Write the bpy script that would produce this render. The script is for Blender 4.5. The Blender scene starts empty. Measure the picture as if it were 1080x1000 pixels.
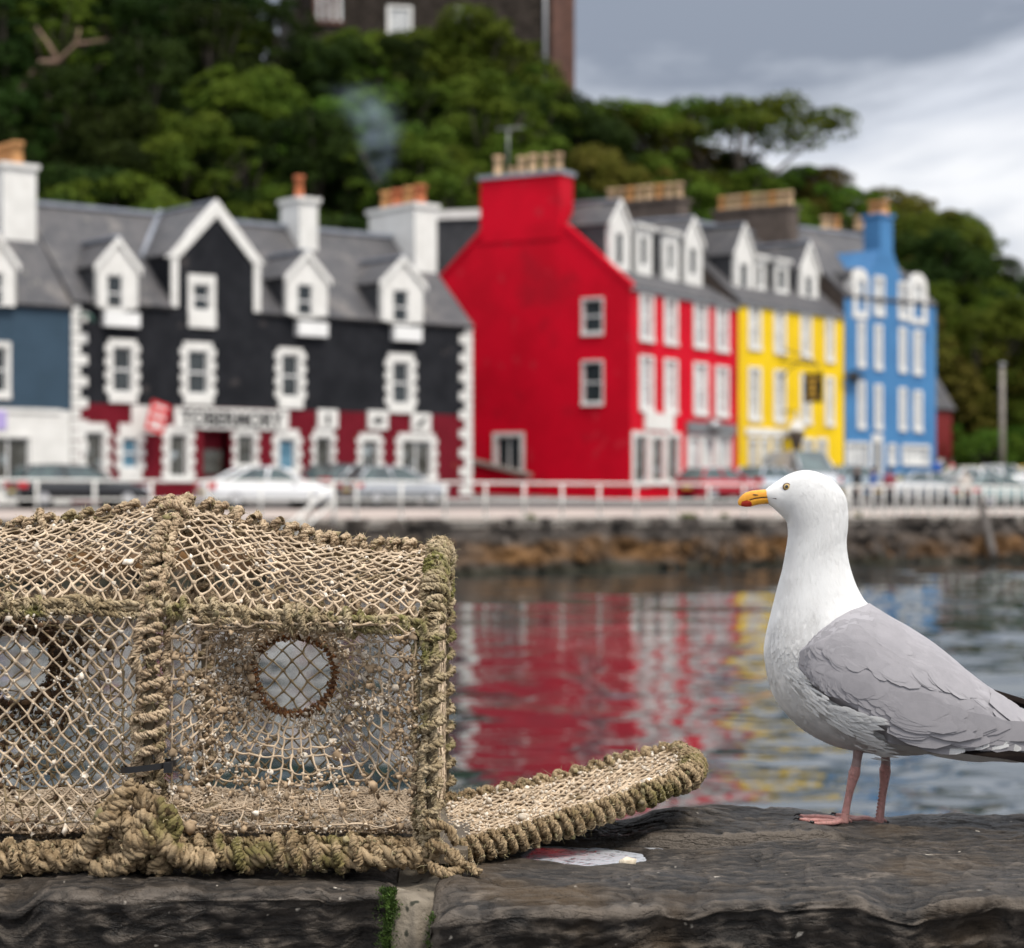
import bpy, bmesh, math, random
import numpy as np
from mathutils import Vector, Matrix
from mathutils.geometry import tessellate_polygon
R = math.radians
rng = random.Random(11)
nr = np.random.RandomState(5)
sc = bpy.context.scene
COL = sc.collection
# ------------------------------------------------------------------ camera model
F, CX, HY, EYE = 2250.0, 540.0, 530.0, 2.3
def at(px, py, d):
    return Vector(((px - CX) / F * d, d, EYE - (py - HY) / F * d))
cam_d = bpy.data.cameras.new('camera'); cam = bpy.data.objects.new('camera', cam_d); COL.objects.link(cam)
cam.location = (0, 0, EYE); cam.rotation_euler = (R(90), 0, 0)
cam_d.sensor_fit = 'HORIZONTAL'; cam_d.sensor_width = 36; cam_d.lens = 36 * F / 1080
cam_d.shift_y = 30 / 1080; cam_d.clip_start = .05; cam_d.clip_end = 3000
cam_d.dof.use_dof = True; cam_d.dof.focus_distance = 2.50
cam_d.dof.aperture_fstop = (cam_d.lens / 1000) / .0118
cam_d.dof.aperture_blades = 9
sc.camera = cam
sc.view_settings.view_transform = 'Standard'; sc.view_settings.look = 'None'
sc.view_settings.gamma = 1; sc.view_settings.exposure = 0.52
sc.render.engine = 'CYCLES'
sc.cycles.max_bounces = 7; sc.cycles.diffuse_bounces = 3; sc.cycles.glossy_bounces = 4
sc.cycles.transmission_bounces = 4; sc.cycles.caustics_reflective = False; sc.cycles.caustics_refractive = False
sc.cycles.use_denoising = True
# ------------------------------------------------------------------ properties, empties
def tag(o, label=None, cat=None, group=None, kind=None):
    if label: o['label'] = label
    if cat: o['category'] = cat
    if group: o['group'] = group
    if kind: o['kind'] = kind
    return o
def empty(name, loc, label=None, cat=None, group=None):
    o = bpy.data.objects.new(name, None); COL.objects.link(o); o.location = loc
    o.empty_display_size = .2
    return tag(o, label, cat, group)
def copy_tree(o, parent=None):
    c = o.copy(); COL.objects.link(c)
    if parent: c.parent = parent
    for ch in o.children: copy_tree(ch, c)
    return c
# ------------------------------------------------------------------ mesh building
class MB:
    def __init__(s): s.V = []; s.Fs = []; s.n = 0
    def add(s, vs, fs, m=0, smooth=False):
        vs = np.asarray(vs, dtype=np.float64).reshape(-1, 3)
        if isinstance(fs, np.ndarray): groups = [fs]
        else:
            d = {}
            for f in fs: d.setdefault(len(f), []).append(f)
            groups = [np.array(g, dtype=np.int64) for g in d.values()]
        for g in groups: s.Fs.append((g + s.n, m, smooth))
        s.V.append(vs); s.n += len(vs)
    def box(s, T, a, b, m=0):
        (x0, y0, z0), (x1, y1, z1) = a, b
        vs = [T(x, y, z) for x in (x0, x1) for y in (y0, y1) for z in (z0, z1)]
        s.add([tuple(v) for v in vs], [(0,1,3,2),(4,6,7,5),(0,4,5,1),(2,3,7,6),(0,2,6,4),(1,5,7,3)], m)
    def hexa(s, p, m=0):        # 8 points, bottom ring then top ring
        s.add([tuple(v) for v in p], [(3,2,1,0),(4,5,6,7),(0,1,5,4),(1,2,6,5),(2,3,7,6),(3,0,4,7)], m)
    def slab(s, c, th, m=0):    # quad with thickness downwards along its normal
        c = [Vector(p) for p in c]
        n = (c[1]-c[0]).cross(c[3]-c[0]).normalized()
        if n.z < 0: n = -n
        s.hexa([p - n*th for p in c] + c, m)
    def prism(s, T, poly, y0, y1, m=0):   # polygon in (u,z) extruded in v
        n = len(poly)
        vs = [T(u, y0, z) for u, z in poly] + [T(u, y1, z) for u, z in poly]
        fs = [tuple(range(n)), tuple(range(2*n-1, n-1, -1))] + [(i, i+n, (i+1) % n + n, (i+1) % n) for i in range(n)]
        s.add([tuple(v) for v in vs], fs, m)
    def tubes(s, P, r, sides=6, m=0, cap=True):   # batch of equal-length tubes P (T,n,3), r scalar or (n,) or (T,n)
        P = np.asarray(P, float)
        if P.ndim == 2: P = P[None]
        T, n, _ = P.shape
        r = np.broadcast_to(np.asarray(r, float), (T, n))
        t = np.gradient(P, axis=1); t /= np.linalg.norm(t, axis=2, keepdims=True) + 1e-12
        ref = np.where(np.abs(t[:, 0, 2:3]) < .9, np.array([[0, 0, 1.]]), np.array([[1., 0, 0]]))
        N = np.cross(t[:, 0], ref); N /= np.linalg.norm(N, axis=1, keepdims=True) + 1e-12
        Ns = [N]
        for i in range(1, n):
            N = N - t[:, i] * np.sum(N * t[:, i], axis=1, keepdims=True)
            N = N / (np.linalg.norm(N, axis=1, keepdims=True) + 1e-12); Ns.append(N)
        N = np.stack(Ns, 1); B = np.cross(t, N)
        a = np.arange(sides) * 2 * np.pi / sides
        V = P[:, :, None] + r[:, :, None, None] * (N[:, :, None] * np.cos(a)[:, None] + B[:, :, None] * np.sin(a)[:, None])
        idx = np.arange(T * n * sides).reshape(T, n, sides)
        q = np.stack([idx[:, :-1], np.roll(idx, -1, 2)[:, :-1], np.roll(idx, -1, 2)[:, 1:], idx[:, 1:]], -1).reshape(-1, 4)
        s.add(V.reshape(-1, 3), q, m, True)
        if cap:
            s.Fs.append((idx[:, 0, ::-1] + s.n - V.size // 3, m, True)); s.Fs.append((idx[:, -1] + s.n - V.size // 3, m, True))
        return N, B
    def grid(s, G, m=0, smooth=True, wrap=False, flip=False):
        G = np.asarray(G, float); a, b, _ = G.shape
        idx = np.arange(a * b).reshape(a, b)
        if wrap: j = np.roll(idx, -1, 1); q = np.stack([idx[:-1], j[:-1], j[1:], idx[1:]], -1)
        else: q = np.stack([idx[:-1, :-1], idx[:-1, 1:], idx[1:, 1:], idx[1:, :-1]], -1)
        q = q.reshape(-1, 4)
        if flip: q = q[:, ::-1]
        s.add(G.reshape(-1, 3), q, m, smooth)
    def lathe(s, c, prof, sides=14, m=0, smooth=True):   # prof: (r, z) up a vertical axis at c
        a = np.arange(sides) * 2 * np.pi / sides
        G = np.array([[(c[0] + r*np.cos(t), c[1] + r*np.sin(t), c[2] + z) for t in a] for r, z in prof])
        s.grid(G, m, smooth, wrap=True)
    def blobs(s, C, rad, m=0, rough=.35, seed=1):   # many small irregular lumps
        rr = np.random.RandomState(seed)
        bm = bmesh.new(); bmesh.ops.create_icosphere(bm, subdivisions=1, radius=1)
        bv = np.array([v.co[:] for v in bm.verts]); bf = np.array([[v.index for v in f.verts] for f in bm.faces]); bm.free()
        C = np.asarray(C, float); n = len(C); k = len(bv)
        rad = np.broadcast_to(np.asarray(rad, float), (n,))
        sc3 = rr.uniform(.55, 1.25, (n, 1, 3))
        V = C[:, None] + bv[None] * rad[:, None, None] * sc3 * (1 + rough * rr.uniform(-1, 1, (n, k, 1)))
        f = (bf[None] + (np.arange(n) * k)[:, None, None]).reshape(-1, 3)
        s.add(V.reshape(-1, 3), f, m, True)
    def build(s, name, mats, parent=None, origin=None):
        if not isinstance(mats, (list, tuple)): mats = [mats]
        if parent is not None and origin is None:
            p = parent; origin = Vector((0, 0, 0))
            while p: origin = origin + p.location; p = p.parent
        origin = Vector(origin) if origin is not None else Vector((0, 0, 0))
        V = np.concatenate(s.V) if s.V else np.zeros((0, 3))
        V = V - np.array(origin[:])
        me = bpy.data.meshes.new(name)
        me.vertices.add(len(V)); me.vertices.foreach_set('co', V.ravel().astype(np.float32))
        loops = np.concatenate([f.ravel() for f, _, _ in s.Fs]).astype(np.int32)
        tot = np.concatenate([np.full(len(f), f.shape[1]) for f, _, _ in s.Fs]).astype(np.int32)
        st = np.concatenate([[0], np.cumsum(tot)[:-1]]).astype(np.int32)
        me.loops.add(len(loops)); me.loops.foreach_set('vertex_index', loops)
        me.polygons.add(len(tot)); me.polygons.foreach_set('loop_start', st)
        try: me.polygons.foreach_set('loop_total', tot)
        except Exception: pass
        me.polygons.foreach_set('material_index', np.concatenate([np.full(len(f), m) for f, m, _ in s.Fs]).astype(np.int32))
        me.polygons.foreach_set('use_smooth', np.concatenate([np.full(len(f), sm) for f, _, sm in s.Fs]).astype(bool))
        me.update(calc_edges=True); me.validate()
        for m in mats: me.materials.append(m)
        o = bpy.data.objects.new(name, me); COL.objects.link(o)
        if parent is not None: o.parent = parent
        else: o.location = origin
        return o
def recalc(o):
    bm = bmesh.new(); bm.from_mesh(o.data); bmesh.ops.remove_doubles(bm, verts=bm.verts, dist=1e-4); bmesh.ops.recalc_face_normals(bm, faces=bm.faces); bm.to_mesh(o.data); bm.free(); return o
# ------------------------------------------------------------------ numpy noise
def _h(i, j, k, seed):
    n = (i * 374761393 + j * 668265263 + k * 2147483647 + seed * 974634777) & 0xFFFFFFFF
    n = ((n ^ (n >> 13)) * 1274126177) & 0xFFFFFFFF
    n = ((n ^ (n >> 16)) * 2246822519) & 0xFFFFFFFF
    return ((n ^ (n >> 15)) & 0xFFFFFF) / 8388607.5 - 1
def vnoise(P, seed=0):
    P = np.asarray(P, float); i = np.floor(P).astype(np.int64); f = P - i; f = f*f*f*(f*(f*6-15)+10)
    r = 0
    for a in (0, 1):
        for b in (0, 1):
            for c in (0, 1):
                w = (f[..., 0] if a else 1-f[..., 0]) * (f[..., 1] if b else 1-f[..., 1]) * (f[..., 2] if c else 1-f[..., 2])
                r = r + w * _h(i[..., 0]+a, i[..., 1]+b, i[..., 2]+c, seed)
    return r
def fbm(P, oct=4, seed=0, gain=.5):
    P = np.asarray(P, float); r = 0; a = 1
    for o in range(oct): r = r + a * vnoise(P * 2**o + o*17.3, seed+o); a *= gain
    return r
def sst(a, b, x):
    t = np.clip((x-a)/(b-a), 0, 1); return t*t*(3-2*t)
# ------------------------------------------------------------------ materials
def mat(name, c1, c2=None, scale=5, rough=.7, bump=0, bscale=40, c3=None, s3=1.5, t3=.55, spec=.4, det=5, stretch=None, lo=.35, hi=.65, metal=0, island=0, objrand=0, c4=None, s4=60, t4=.7, bdist=.01, sheen=0):
    m = bpy.data.materials.new(name); m.use_nodes = True; nt = m.node_tree; N = nt.nodes; L = nt.links
    b = N['Principled BSDF']; b.inputs['Roughness'].default_value = rough
    b.inputs['Specular IOR Level'].default_value = spec; b.inputs['Metallic'].default_value = metal
    if sheen: b.inputs['Sheen Weight'].default_value = sheen
    tc = N.new('ShaderNodeTexCoord'); vec = tc.outputs['Object']
    if stretch:
        mp = N.new('ShaderNodeMapping'); mp.inputs['Scale'].default_value = stretch; L.new(vec, mp.inputs[0]); vec = mp.outputs[0]
    def nz(s, d=det):
        t = N.new('ShaderNodeTexNoise'); t.inputs['Scale'].default_value = s; t.inputs['Detail'].default_value = d
        t.inputs['Roughness'].default_value = .62; L.new(vec, t.inputs['Vector']); return t.outputs['Fac']
    def mix(fac, a, bc):
        x = N.new('ShaderNodeMix'); x.data_type = 'RGBA'
        L.new(fac, x.inputs[0])
        if isinstance(a, tuple): x.inputs[6].default_value = (*a, 1)
        else: L.new(a, x.inputs[6])
        x.inputs[7].default_value = (*bc, 1); return x.outputs[2]
    def ramp(o, lo, hi):
        r = N.new('ShaderNodeMapRange'); r.interpolation_type = 'SMOOTHSTEP'; L.new(o, r.inputs[0]); r.inputs[1].default_value = lo; r.inputs[2].default_value = hi; return r.outputs[0]
    c = c1
    if c2: c = mix(ramp(nz(scale), lo, hi), c1, c2)
    if c3: c = mix(ramp(nz(s3, 4), t3, t3+.12), c, c3)
    if c4: c = mix(ramp(nz(s4, 2), t4, t4+.05), c, c4)
    if island or objrand:
        hs = N.new('ShaderNodeHueSaturation')
        if isinstance(c, tuple): hs.inputs['Color'].default_value = (*c, 1)
        else: L.new(c, hs.inputs['Color'])
        if island: src = N.new('ShaderNodeNewGeometry').outputs['Random Per Island']; k = island
        else: src = N.new('ShaderNodeObjectInfo').outputs['Random']; k = objrand
        r = N.new('ShaderNodeMapRange'); L.new(src, r.inputs[0]); r.inputs[3].default_value = 1-k; r.inputs[4].default_value = 1+k
        val = r.outputs[0]
        if island and objrand:
            oi = N.new('ShaderNodeObjectInfo').outputs['Random']; r2 = N.new('ShaderNodeMapRange'); L.new(oi, r2.inputs[0]); r2.inputs[3].default_value = 1-objrand; r2.inputs[4].default_value = 1+objrand
            mu = N.new('ShaderNodeMath'); mu.operation = 'MULTIPLY'; L.new(val, mu.inputs[0]); L.new(r2.outputs[0], mu.inputs[1]); val = mu.outputs[0]
            r3 = N.new('ShaderNodeMapRange'); L.new(oi, r3.inputs[0]); r3.inputs[3].default_value = .47; r3.inputs[4].default_value = .52; L.new(r3.outputs[0], hs.inputs['Hue'])
        L.new(val, hs.inputs['Value']); c = hs.outputs[0]
    if isinstance(c, tuple): b.inputs['Base Color'].default_value = (*c, 1)
    else: L.new(c, b.inputs['Base Color'])
    if bump:
        bp = N.new('ShaderNodeBump'); bp.inputs['Strength'].default_value = bump; bp.inputs['Distance'].default_value = bdist
        L.new(nz(bscale, 6), bp.inputs['Height']); L.new(bp.outputs[0], b.inputs['Normal'])
    return m
def glass(name, c, rough=.06):
    return mat(name, c, tuple(x*2.2 for x in c), 1.3, rough, spec=.6)
M = {}
M['white'] = mat('white_paint', (.74,.73,.70), (.66,.65,.62), 2, .6, bump=.15, bscale=30, c3=(.6,.58,.54), s3=.8, t3=.62)
M['trim'] = mat('white_gloss_paint', (.8,.8,.79), (.74,.74,.73), 3, .4)
M['black'] = mat('black_render', (.012,.013,.016), (.02,.021,.025), 1.2, .8, bump=.25, bscale=20, c4=(.05,.045,.045), s4=.9, t4=.66, spec=.1)
M['maroon'] = mat('maroon_render', (.125,.004,.011), (.15,.006,.015), 1.5, .65, bump=.2, bscale=20, c4=(.2,.05,.025), s4=1.3, t4=.7, spec=.15)
M['navy'] = mat('navy_render', (.022,.05,.08), (.028,.06,.095), 1.2, .7, bump=.2, bscale=20)
M['red'] = mat('scarlet_render', (.62,.003,.020), (.50,.003,.016), .45, .6, bump=.25, bscale=14, c3=(.42,.006,.018), s3=.3, t3=.56, spec=.08, c4=(.52,.015,.03), s4=1.1, t4=.64)
M['yellow'] = mat('yellow_render', (.82,.56,.012), (.72,.48,.015), .5, .6, bump=.2, bscale=14, c3=(.66,.46,.03), s3=.4, t3=.58, spec=.1)
M['blue'] = mat('blue_render', (.055,.20,.42), (.045,.165,.36), .5, .6, bump=.2, bscale=14, c3=(.04,.14,.31), s3=.4, t3=.58)
M['slate'] = mat('slate', (.043,.043,.048), (.075,.071,.074), 1.6, .6, bump=.4, bscale=9, c3=(.12,.11,.105), s3=.9, t3=.57, det=8, c4=(.19,.18,.15), s4=4, t4=.66)
M['slate_dark'] = mat('slate_cheek', (.03,.032,.036), (.05,.05,.055), 2, .6, bump=.4, bscale=9)
M['lead'] = mat('lead_flashing', (.2,.225,.265), (.29,.31,.36), 2, .45)
M['brownstone'] = mat('brown_stone', (.07,.052,.042), (.11,.085,.07), 2.2, .85, bump=.5, bscale=6)
M['hotel'] = mat('whinstone', (.020,.016,.013), (.040,.032,.027), 1.2, .85, bump=.5, bscale=4, c4=(.07,.055,.043), s4=3, t4=.62, spec=.1)
M['sandstone'] = mat('red_sandstone', (.085,.042,.032), (.13,.062,.045), 2, .8)
M['pot_buff'] = mat('buff_clay', (.46,.33,.20), (.38,.25,.145), 3, .8, objrand=.25)
M['pot_red'] = mat('terracotta_clay', (.42,.13,.05), (.34,.1,.04), 3, .8)
M['pot_orange'] = mat('orange_clay', (.50,.26,.10), (.40,.19,.07), 3, .8)
M['glass'] = glass('window_glass', (.018,.022,.024))
M['glass_pale'] = mat('window_pale_blind', (.60,.61,.6), (.40,.41,.42), 1.1, .12, spec=.6, lo=.45, hi=.6)
M['interior'] = mat('shop_display', (.03,.028,.02), (.1,.1,.09), 2.5, .2, c4=(.3,.34,.36), s4=2.2, t4=.6, spec=.6)
M['interior_blue'] = mat('shop_poster_glass', (.03,.1,.16), (.15,.3,.4), 2.5, .2, spec=.6)
M['metal'] = mat('grey_metal', (.25,.26,.27), (.3,.3,.31), 4, .4, metal=.6)
M['dark'] = mat('dark_iron', (.02,.02,.022), None, rough=.5)
M['gold'] = mat('gold_paint', (.6,.38,.06), None, rough=.35)
M['rail'] = mat('white_railing_paint', (.74,.73,.7), (.62,.6,.56), 3, .5, c4=(.3,.17,.09), s4=9, t4=.72)
M['asphalt'] = mat('asphalt', (.085,.082,.08), (.12,.112,.106), 1.1, .9, bump=.3, bscale=60)
M['pavement'] = mat('pink_granite_paving', (.38,.315,.28), (.31,.26,.235), .8, .85, bump=.2, bscale=30, c4=(.25,.2,.19), s4=1.7, t4=.66)
M['kerb'] = mat('concrete_cope', (.3,.27,.24), (.2,.18,.16), 1.4, .85, bump=.4, bscale=20)
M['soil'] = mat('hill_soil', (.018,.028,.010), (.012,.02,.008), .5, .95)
# ------------------------------------------------------------------ sky and light
SUN_EL, SUN_AZ = R(57), R(140)      # azimuth clockwise from +Y: the sun is behind the camera, to its right, above the cloud
w = bpy.data.worlds.new('World'); sc.world = w; w.use_nodes = True
nt = w.node_tree; N = nt.nodes; L = nt.links; N.clear()
out = N.new('ShaderNodeOutputWorld'); bg = N.new('ShaderNodeBackground'); bg2 = N.new('ShaderNodeBackground'); ms = N.new('ShaderNodeMixShader')
sky = N.new('ShaderNodeTexSky'); sky.sky_type = 'NISHITA'; sky.sun_disc = False; sky.sun_elevation = SUN_EL; sky.sun_rotation = SUN_AZ; sky.air_density = 1; sky.dust_density = 2
L.new(sky.outputs[0], bg.inputs[0]); bg.inputs[1].default_value = .09
tc = N.new('ShaderNodeTexCoord'); sep = N.new('ShaderNodeSeparateXYZ'); L.new(tc.outputs['Generated'], sep.inputs[0])
def math_(op, a, b=None, clamp=False):
    x = N.new('ShaderNodeMath'); x.operation = op; x.use_clamp = clamp
    for i, v in enumerate((a, b)):
        if v is None: continue
        if isinstance(v, (int, float)): x.inputs[i].default_value = v
        else: L.new(v, x.inputs[i])
    return x.outputs[0]
zc = math_('MAXIMUM', sep.outputs[2], 0.0)
den = math_('ADD', zc, .10)
cx = math_('DIVIDE', sep.outputs[0], den); cy = math_('DIVIDE', sep.outputs[1], den)
cmb = N.new('ShaderNodeCombineXYZ'); L.new(cx, cmb.inputs[0]); L.new(cy, cmb.inputs[1]); cmb.inputs[2].default_value = CLOUD_OFF = 3.7
n1 = N.new('ShaderNodeTexNoise'); n1.inputs['Scale'].default_value = .62; n1.inputs['Detail'].default_value = 8; n1.inputs['Roughness'].default_value = .58; n1.inputs['Distortion'].default_value = .5
L.new(cmb.outputs[0], n1.inputs['Vector'])
# a darker bank of cloud high over the hill, brighter cloud below it
n0 = N.new('ShaderNodeTexNoise'); n0.inputs['Scale'].default_value = .35; n0.inputs['Detail'].default_value = 3; L.new(cmb.outputs[0], n0.inputs['Vector'])
cyw = math_('ADD', cy, math_('MULTIPLY', math_('SUBTRACT', n0.outputs['Fac'], .5), 2.2))
def win(o, a, b, c, d):
    x = N.new('ShaderNodeMapRange'); x.interpolation_type = 'SMOOTHSTEP'; L.new(o, x.inputs[0]); x.inputs[1].default_value = a; x.inputs[2].default_value = b
    y = N.new('ShaderNodeMapRange'); y.interpolation_type = 'SMOOTHSTEP'; L.new(o, y.inputs[0]); y.inputs[1].default_value = c; y.inputs[2].default_value = d
    return math_('SUBTRACT', x.outputs[0], y.outputs[0])
dk = math_('MULTIPLY', win(cyw, 1.9, 2.6, 2.9, 4.1), -.12); bt = math_('MULTIPLY', win(cyw, 3.2, 4.4, 4.8, 6.2), .08); d2 = math_('MULTIPLY', win(cyw, 5.0, 5.8, 8., 9.), -.04)
cf = math_('ADD', n1.outputs['Fac'], math_('ADD', dk, math_('ADD', math_('ADD', bt, d2), math_('MULTIPLY', win(cyw, -1.2, .2, 1.5, 2.3), .07))))
rp = N.new('ShaderNodeValToRGB'); L.new(cf, rp.inputs[0])
e = rp.color_ramp.elements
e[0].position = .36; e[0].color = (.20, .225, .275, 1); e[1].position = .60; e[1].color = (.74, .745, .765, 1)
k = e.new(.47); k.color = (.50, .525, .58, 1)
# an overcast sky is about three times as bright overhead as at the horizon
br = math_('ADD', math_('MULTIPLY', zc, 1.35), .76)
sc_ = N.new('ShaderNodeVectorMath'); sc_.operation = 'SCALE'; L.new(rp.outputs[0], sc_.inputs[0]); L.new(br, sc_.inputs['Scale'])
L.new(sc_.outputs[0], bg2.inputs[0]); bg2.inputs[1].default_value = 1.0
ms.inputs[0].default_value = .93
L.new(bg.outputs[0], ms.inputs[1]); L.new(bg2.outputs[0], ms.inputs[2]); L.new(ms.outputs[0], out.inputs[0])
sd = bpy.data.lights.new('sun', 'SUN'); so = bpy.data.objects.new('sun', sd); COL.objects.link(so)
sd.energy = 2.2; sd.angle = R(14); sd.color = (1, .93, .83)
d = Vector((math.sin(SUN_AZ)*math.cos(SUN_EL), math.cos(SUN_AZ)*math.cos(SUN_EL), math.sin(SUN_EL)))
so.rotation_euler = d.to_track_quat('Z', 'Y').to_euler(); so.location = (20, -20, 60)
# ------------------------------------------------------------------ ground
QP = np.array([-700, -150, 0, 300, 480, 660, 880, 1080, 1300, 1900.]); QD = np.array([46, 57, 60, 64, 68, 73, 79, 84, 90, 106.])
def qd(px): return np.interp(px, QP, QD)
HP = np.array([-700, 0, 500, 680, 800, 1000, 1300, 1900.]); HD = np.array([86, 92, 103, 112, 121, 124, 124, 130.])
def hd(px): return np.interp(px, HP, HD)
SP = np.array([-700, -300, 0, 200, 300, 400, 520, 600, 700, 830, 880, 950, 1000, 1080, 1200, 1500, 1900.])
SY = np.array([-120, -120, -110, -90, -20, 0, 40, 95, 135, 165, 180, 200, 235, 300, 360, 420, 450.])
def hilltop(px): return EYE + (HY - np.interp(px, SP, SY)) * 155 / F - 10.0
def gz(px, d):
    s = np.maximum(d - qd(px), 0)
    z = 1.8 + .042 * np.minimum(s, 26)
    h0 = hd(px); t = np.clip((d - h0) / (155 - h0), 0, 1)
    top = np.maximum(hilltop(px), 4.5)
    return z + (top - z) * (t**.85) * (t > 0)
def gxy(x, y): return float(gz(CX + F * x / y, y))
def gpt(px, d, dz=0.): return Vector(((px - CX) / F * d, d, float(gz(px, d)) + dz))
pxs = np.arange(-700, 1901, 20.)
def strip(name, s0, s1, n, m, dz, base=lambda p: qd(p)):
    mb = MB(); rows = []
    for i in range(n + 1):
        d = base(pxs) + s0 + (s1 - s0) * i / n
        rows.append(np.stack([(pxs - CX) / F * d, d, gz(pxs, d) + dz], 1))
    mb.grid(rows, flip=False); o = mb.build(name, m); tag(o, kind='structure'); return o
strip('road', -.2, 60, 40, M['asphalt'], -.11)
strip('pavement', .35, 6.2, 8, M['pavement'], 0)
mb = MB()
def edge(s, dz): d = qd(pxs) + s; return np.stack([(pxs - CX)/F*d, d, gz(pxs, d) + dz], 1)
mb.grid([edge(6.2, 0), edge(6.32, 0.004), edge(6.36, -.13)]); o = mb.build('kerb', M['kerb']); tag(o, kind='structure')
def hillmesh():
    mb = MB(); rows = []
    P = np.arange(-900, 2101, 25.)
    for t in np.concatenate([np.linspace(-.06, 1, 30), [1.3, 2, 3.5, 6]]):
        d = hd(P) + t * (155 - hd(P))
        z = gz(P, d) - .02 - (t < 0) * .5
        rows.append(np.stack([(P - CX)/F*d, d, z + (t > 0) * .4 * vnoise(np.stack([(P-CX)/F*d*.2, d*.2, P*0], 1))], 1))
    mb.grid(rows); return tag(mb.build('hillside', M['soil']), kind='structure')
hillmesh()
# ------------------------------------------------------------------ water
def water():
    r = np.random.RandomState(3)
    d = [2.75]
    while d[-1] < 13: d.append(d[-1] * 1.03)
    while d[-1] < 92: d.append(d[-1] + max(.03, .38 * d[-1]**2 / (EYE * F)))
    while d[-1] < 130: d.append(d[-1] * 1.1)
    d = np.array(d)
    P = np.concatenate([-np.geomspace(150, 1800, 40)[::-1], np.arange(-120, 1200, 2.2), np.geomspace(1230, 3000, 40)])
    D, PX = np.meshgrid(d, P, indexing='ij')
    X = (PX - CX) / F * D; Y = D; Z = np.zeros_like(X)
    for i in range(46):
        lam = np.exp(r.uniform(np.log(.35), np.log(4.5)))
        th = r.normal(0, .5) + .2       # crests lie mostly across the view
        k = 2*np.pi/lam; slope = .0135 * (lam / .8)**-.12 * r.uniform(.5, 1.2)
        # steeper patches and calm lanes
        Z += slope / k * np.sin(k * (np.sin(th)*X + np.cos(th)*Y) + r.uniform(0, 6.28))
    lane = .75 + .45 * vnoise(np.stack([X*.12, Y*.22, X*0], -1), 9)
    Z *= lane * np.interp(D, [13, 20, 30, 45, 70], [1.3, 1.15, .8, .62, .55]) * np.interp(PX, [730, 880], [1., 2.5])
    mb = MB(); mb.grid(np.stack([X, Y, Z], -1))
    m = bpy.data.materials.new('sea_water'); m.use_nodes = True; nt = m.node_tree; b = nt.nodes['Principled BSDF']
    b.inputs['Base Color'].default_value = (.012, .022, .026, 1); b.inputs['Roughness'].default_value = .02; b.inputs['IOR'].default_value = 2.1
    tcn = nt.nodes.new('ShaderNodeTexCoord'); nz = nt.nodes.new('ShaderNodeTexNoise'); nz.inputs['Scale'].default_value = 9; nz.inputs['Detail'].default_value = 3
    bp = nt.nodes.new('ShaderNodeBump'); bp.inputs['Strength'].default_value = .03; bp.inputs['Distance'].default_value = .03
    nt.links.new(tcn.outputs['Object'], nz.inputs['Vector']); nt.links.new(nz.outputs[0], bp.inputs['Height']); nt.links.new(bp.outputs[0], b.inputs['Normal'])
    return tag(mb.build('water', m), kind='structure')
water()
# ------------------------------------------------------------------ quay wall
def quaywall_mat():
    m = mat('quay_stone', (.026, .021, .018), (.075, .062, .053), .9, .85, bump=.8, bscale=3.5, c4=(.15, .125, .105), s4=2.2, t4=.62, bdist=.1)
    nt = m.node_tree; N = nt.nodes; L = nt.links; b = N['Principled BSDF']
    src = b.inputs['Base Color'].links[0].from_socket
    tc = N.new('ShaderNodeTexCoord'); sp = N.new('ShaderNodeSeparateXYZ'); L.new(tc.outputs['Object'], sp.inputs[0])
    nz = N.new('ShaderNodeTexNoise'); nz.inputs['Scale'].default_value = .55; nz.inputs['Detail'].default_value = 6; L.new(tc.outputs['Object'], nz.inputs['Vector'])
    def mth(op, a, b_):
        x = N.new('ShaderNodeMath'); x.operation = op
        for i, v in enumerate((a, b_)):
            if isinstance(v, (int, float)): x.inputs[i].default_value = v
            else: L.new(v, x.inputs[i])
        return x.outputs[0]
    def mr(o, a, b_, c=0, d=1):
        x = N.new('ShaderNodeMapRange'); x.interpolation_type = 'SMOOTHSTEP'; L.new(o, x.inputs[0])
        for i, v in enumerate((a, b_, c, d)): x.inputs[i+1].default_value = v
        return x.outputs[0]
    z = mth('ADD', sp.outputs[2], mth('MULTIPLY', mth('SUBTRACT', nz.outputs[0], .5), .9))
    band = mth('MULTIPLY', mr(z, .2, .5), mr(z, .85, 1.2, 1, 0))
    nz2 = N.new('ShaderNodeTexNoise'); nz2.inputs['Scale'].default_value = .25; nz2.inputs['Detail'].default_value = 4; L.new(tc.outputs['Object'], nz2.inputs['Vector'])
    band = mth('MULTIPLY', band, mr(nz2.outputs[0], .38, .60, .05, .9))
    def mix(f, a, c):
        x = N.new('ShaderNodeMix'); x.data_type = 'RGBA'; L.new(f, x.inputs[0]); L.new(a, x.inputs[6]); x.inputs[7].default_value = (*c, 1); return x.outputs[2]
    c = mix(band, src, (.17, .082, .024))
    low = mr(z, .05, .4, .9, 0); c = mix(low, c, (.022, .02, .008))
    L.new(c, b.inputs['Base Color']); return m
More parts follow.
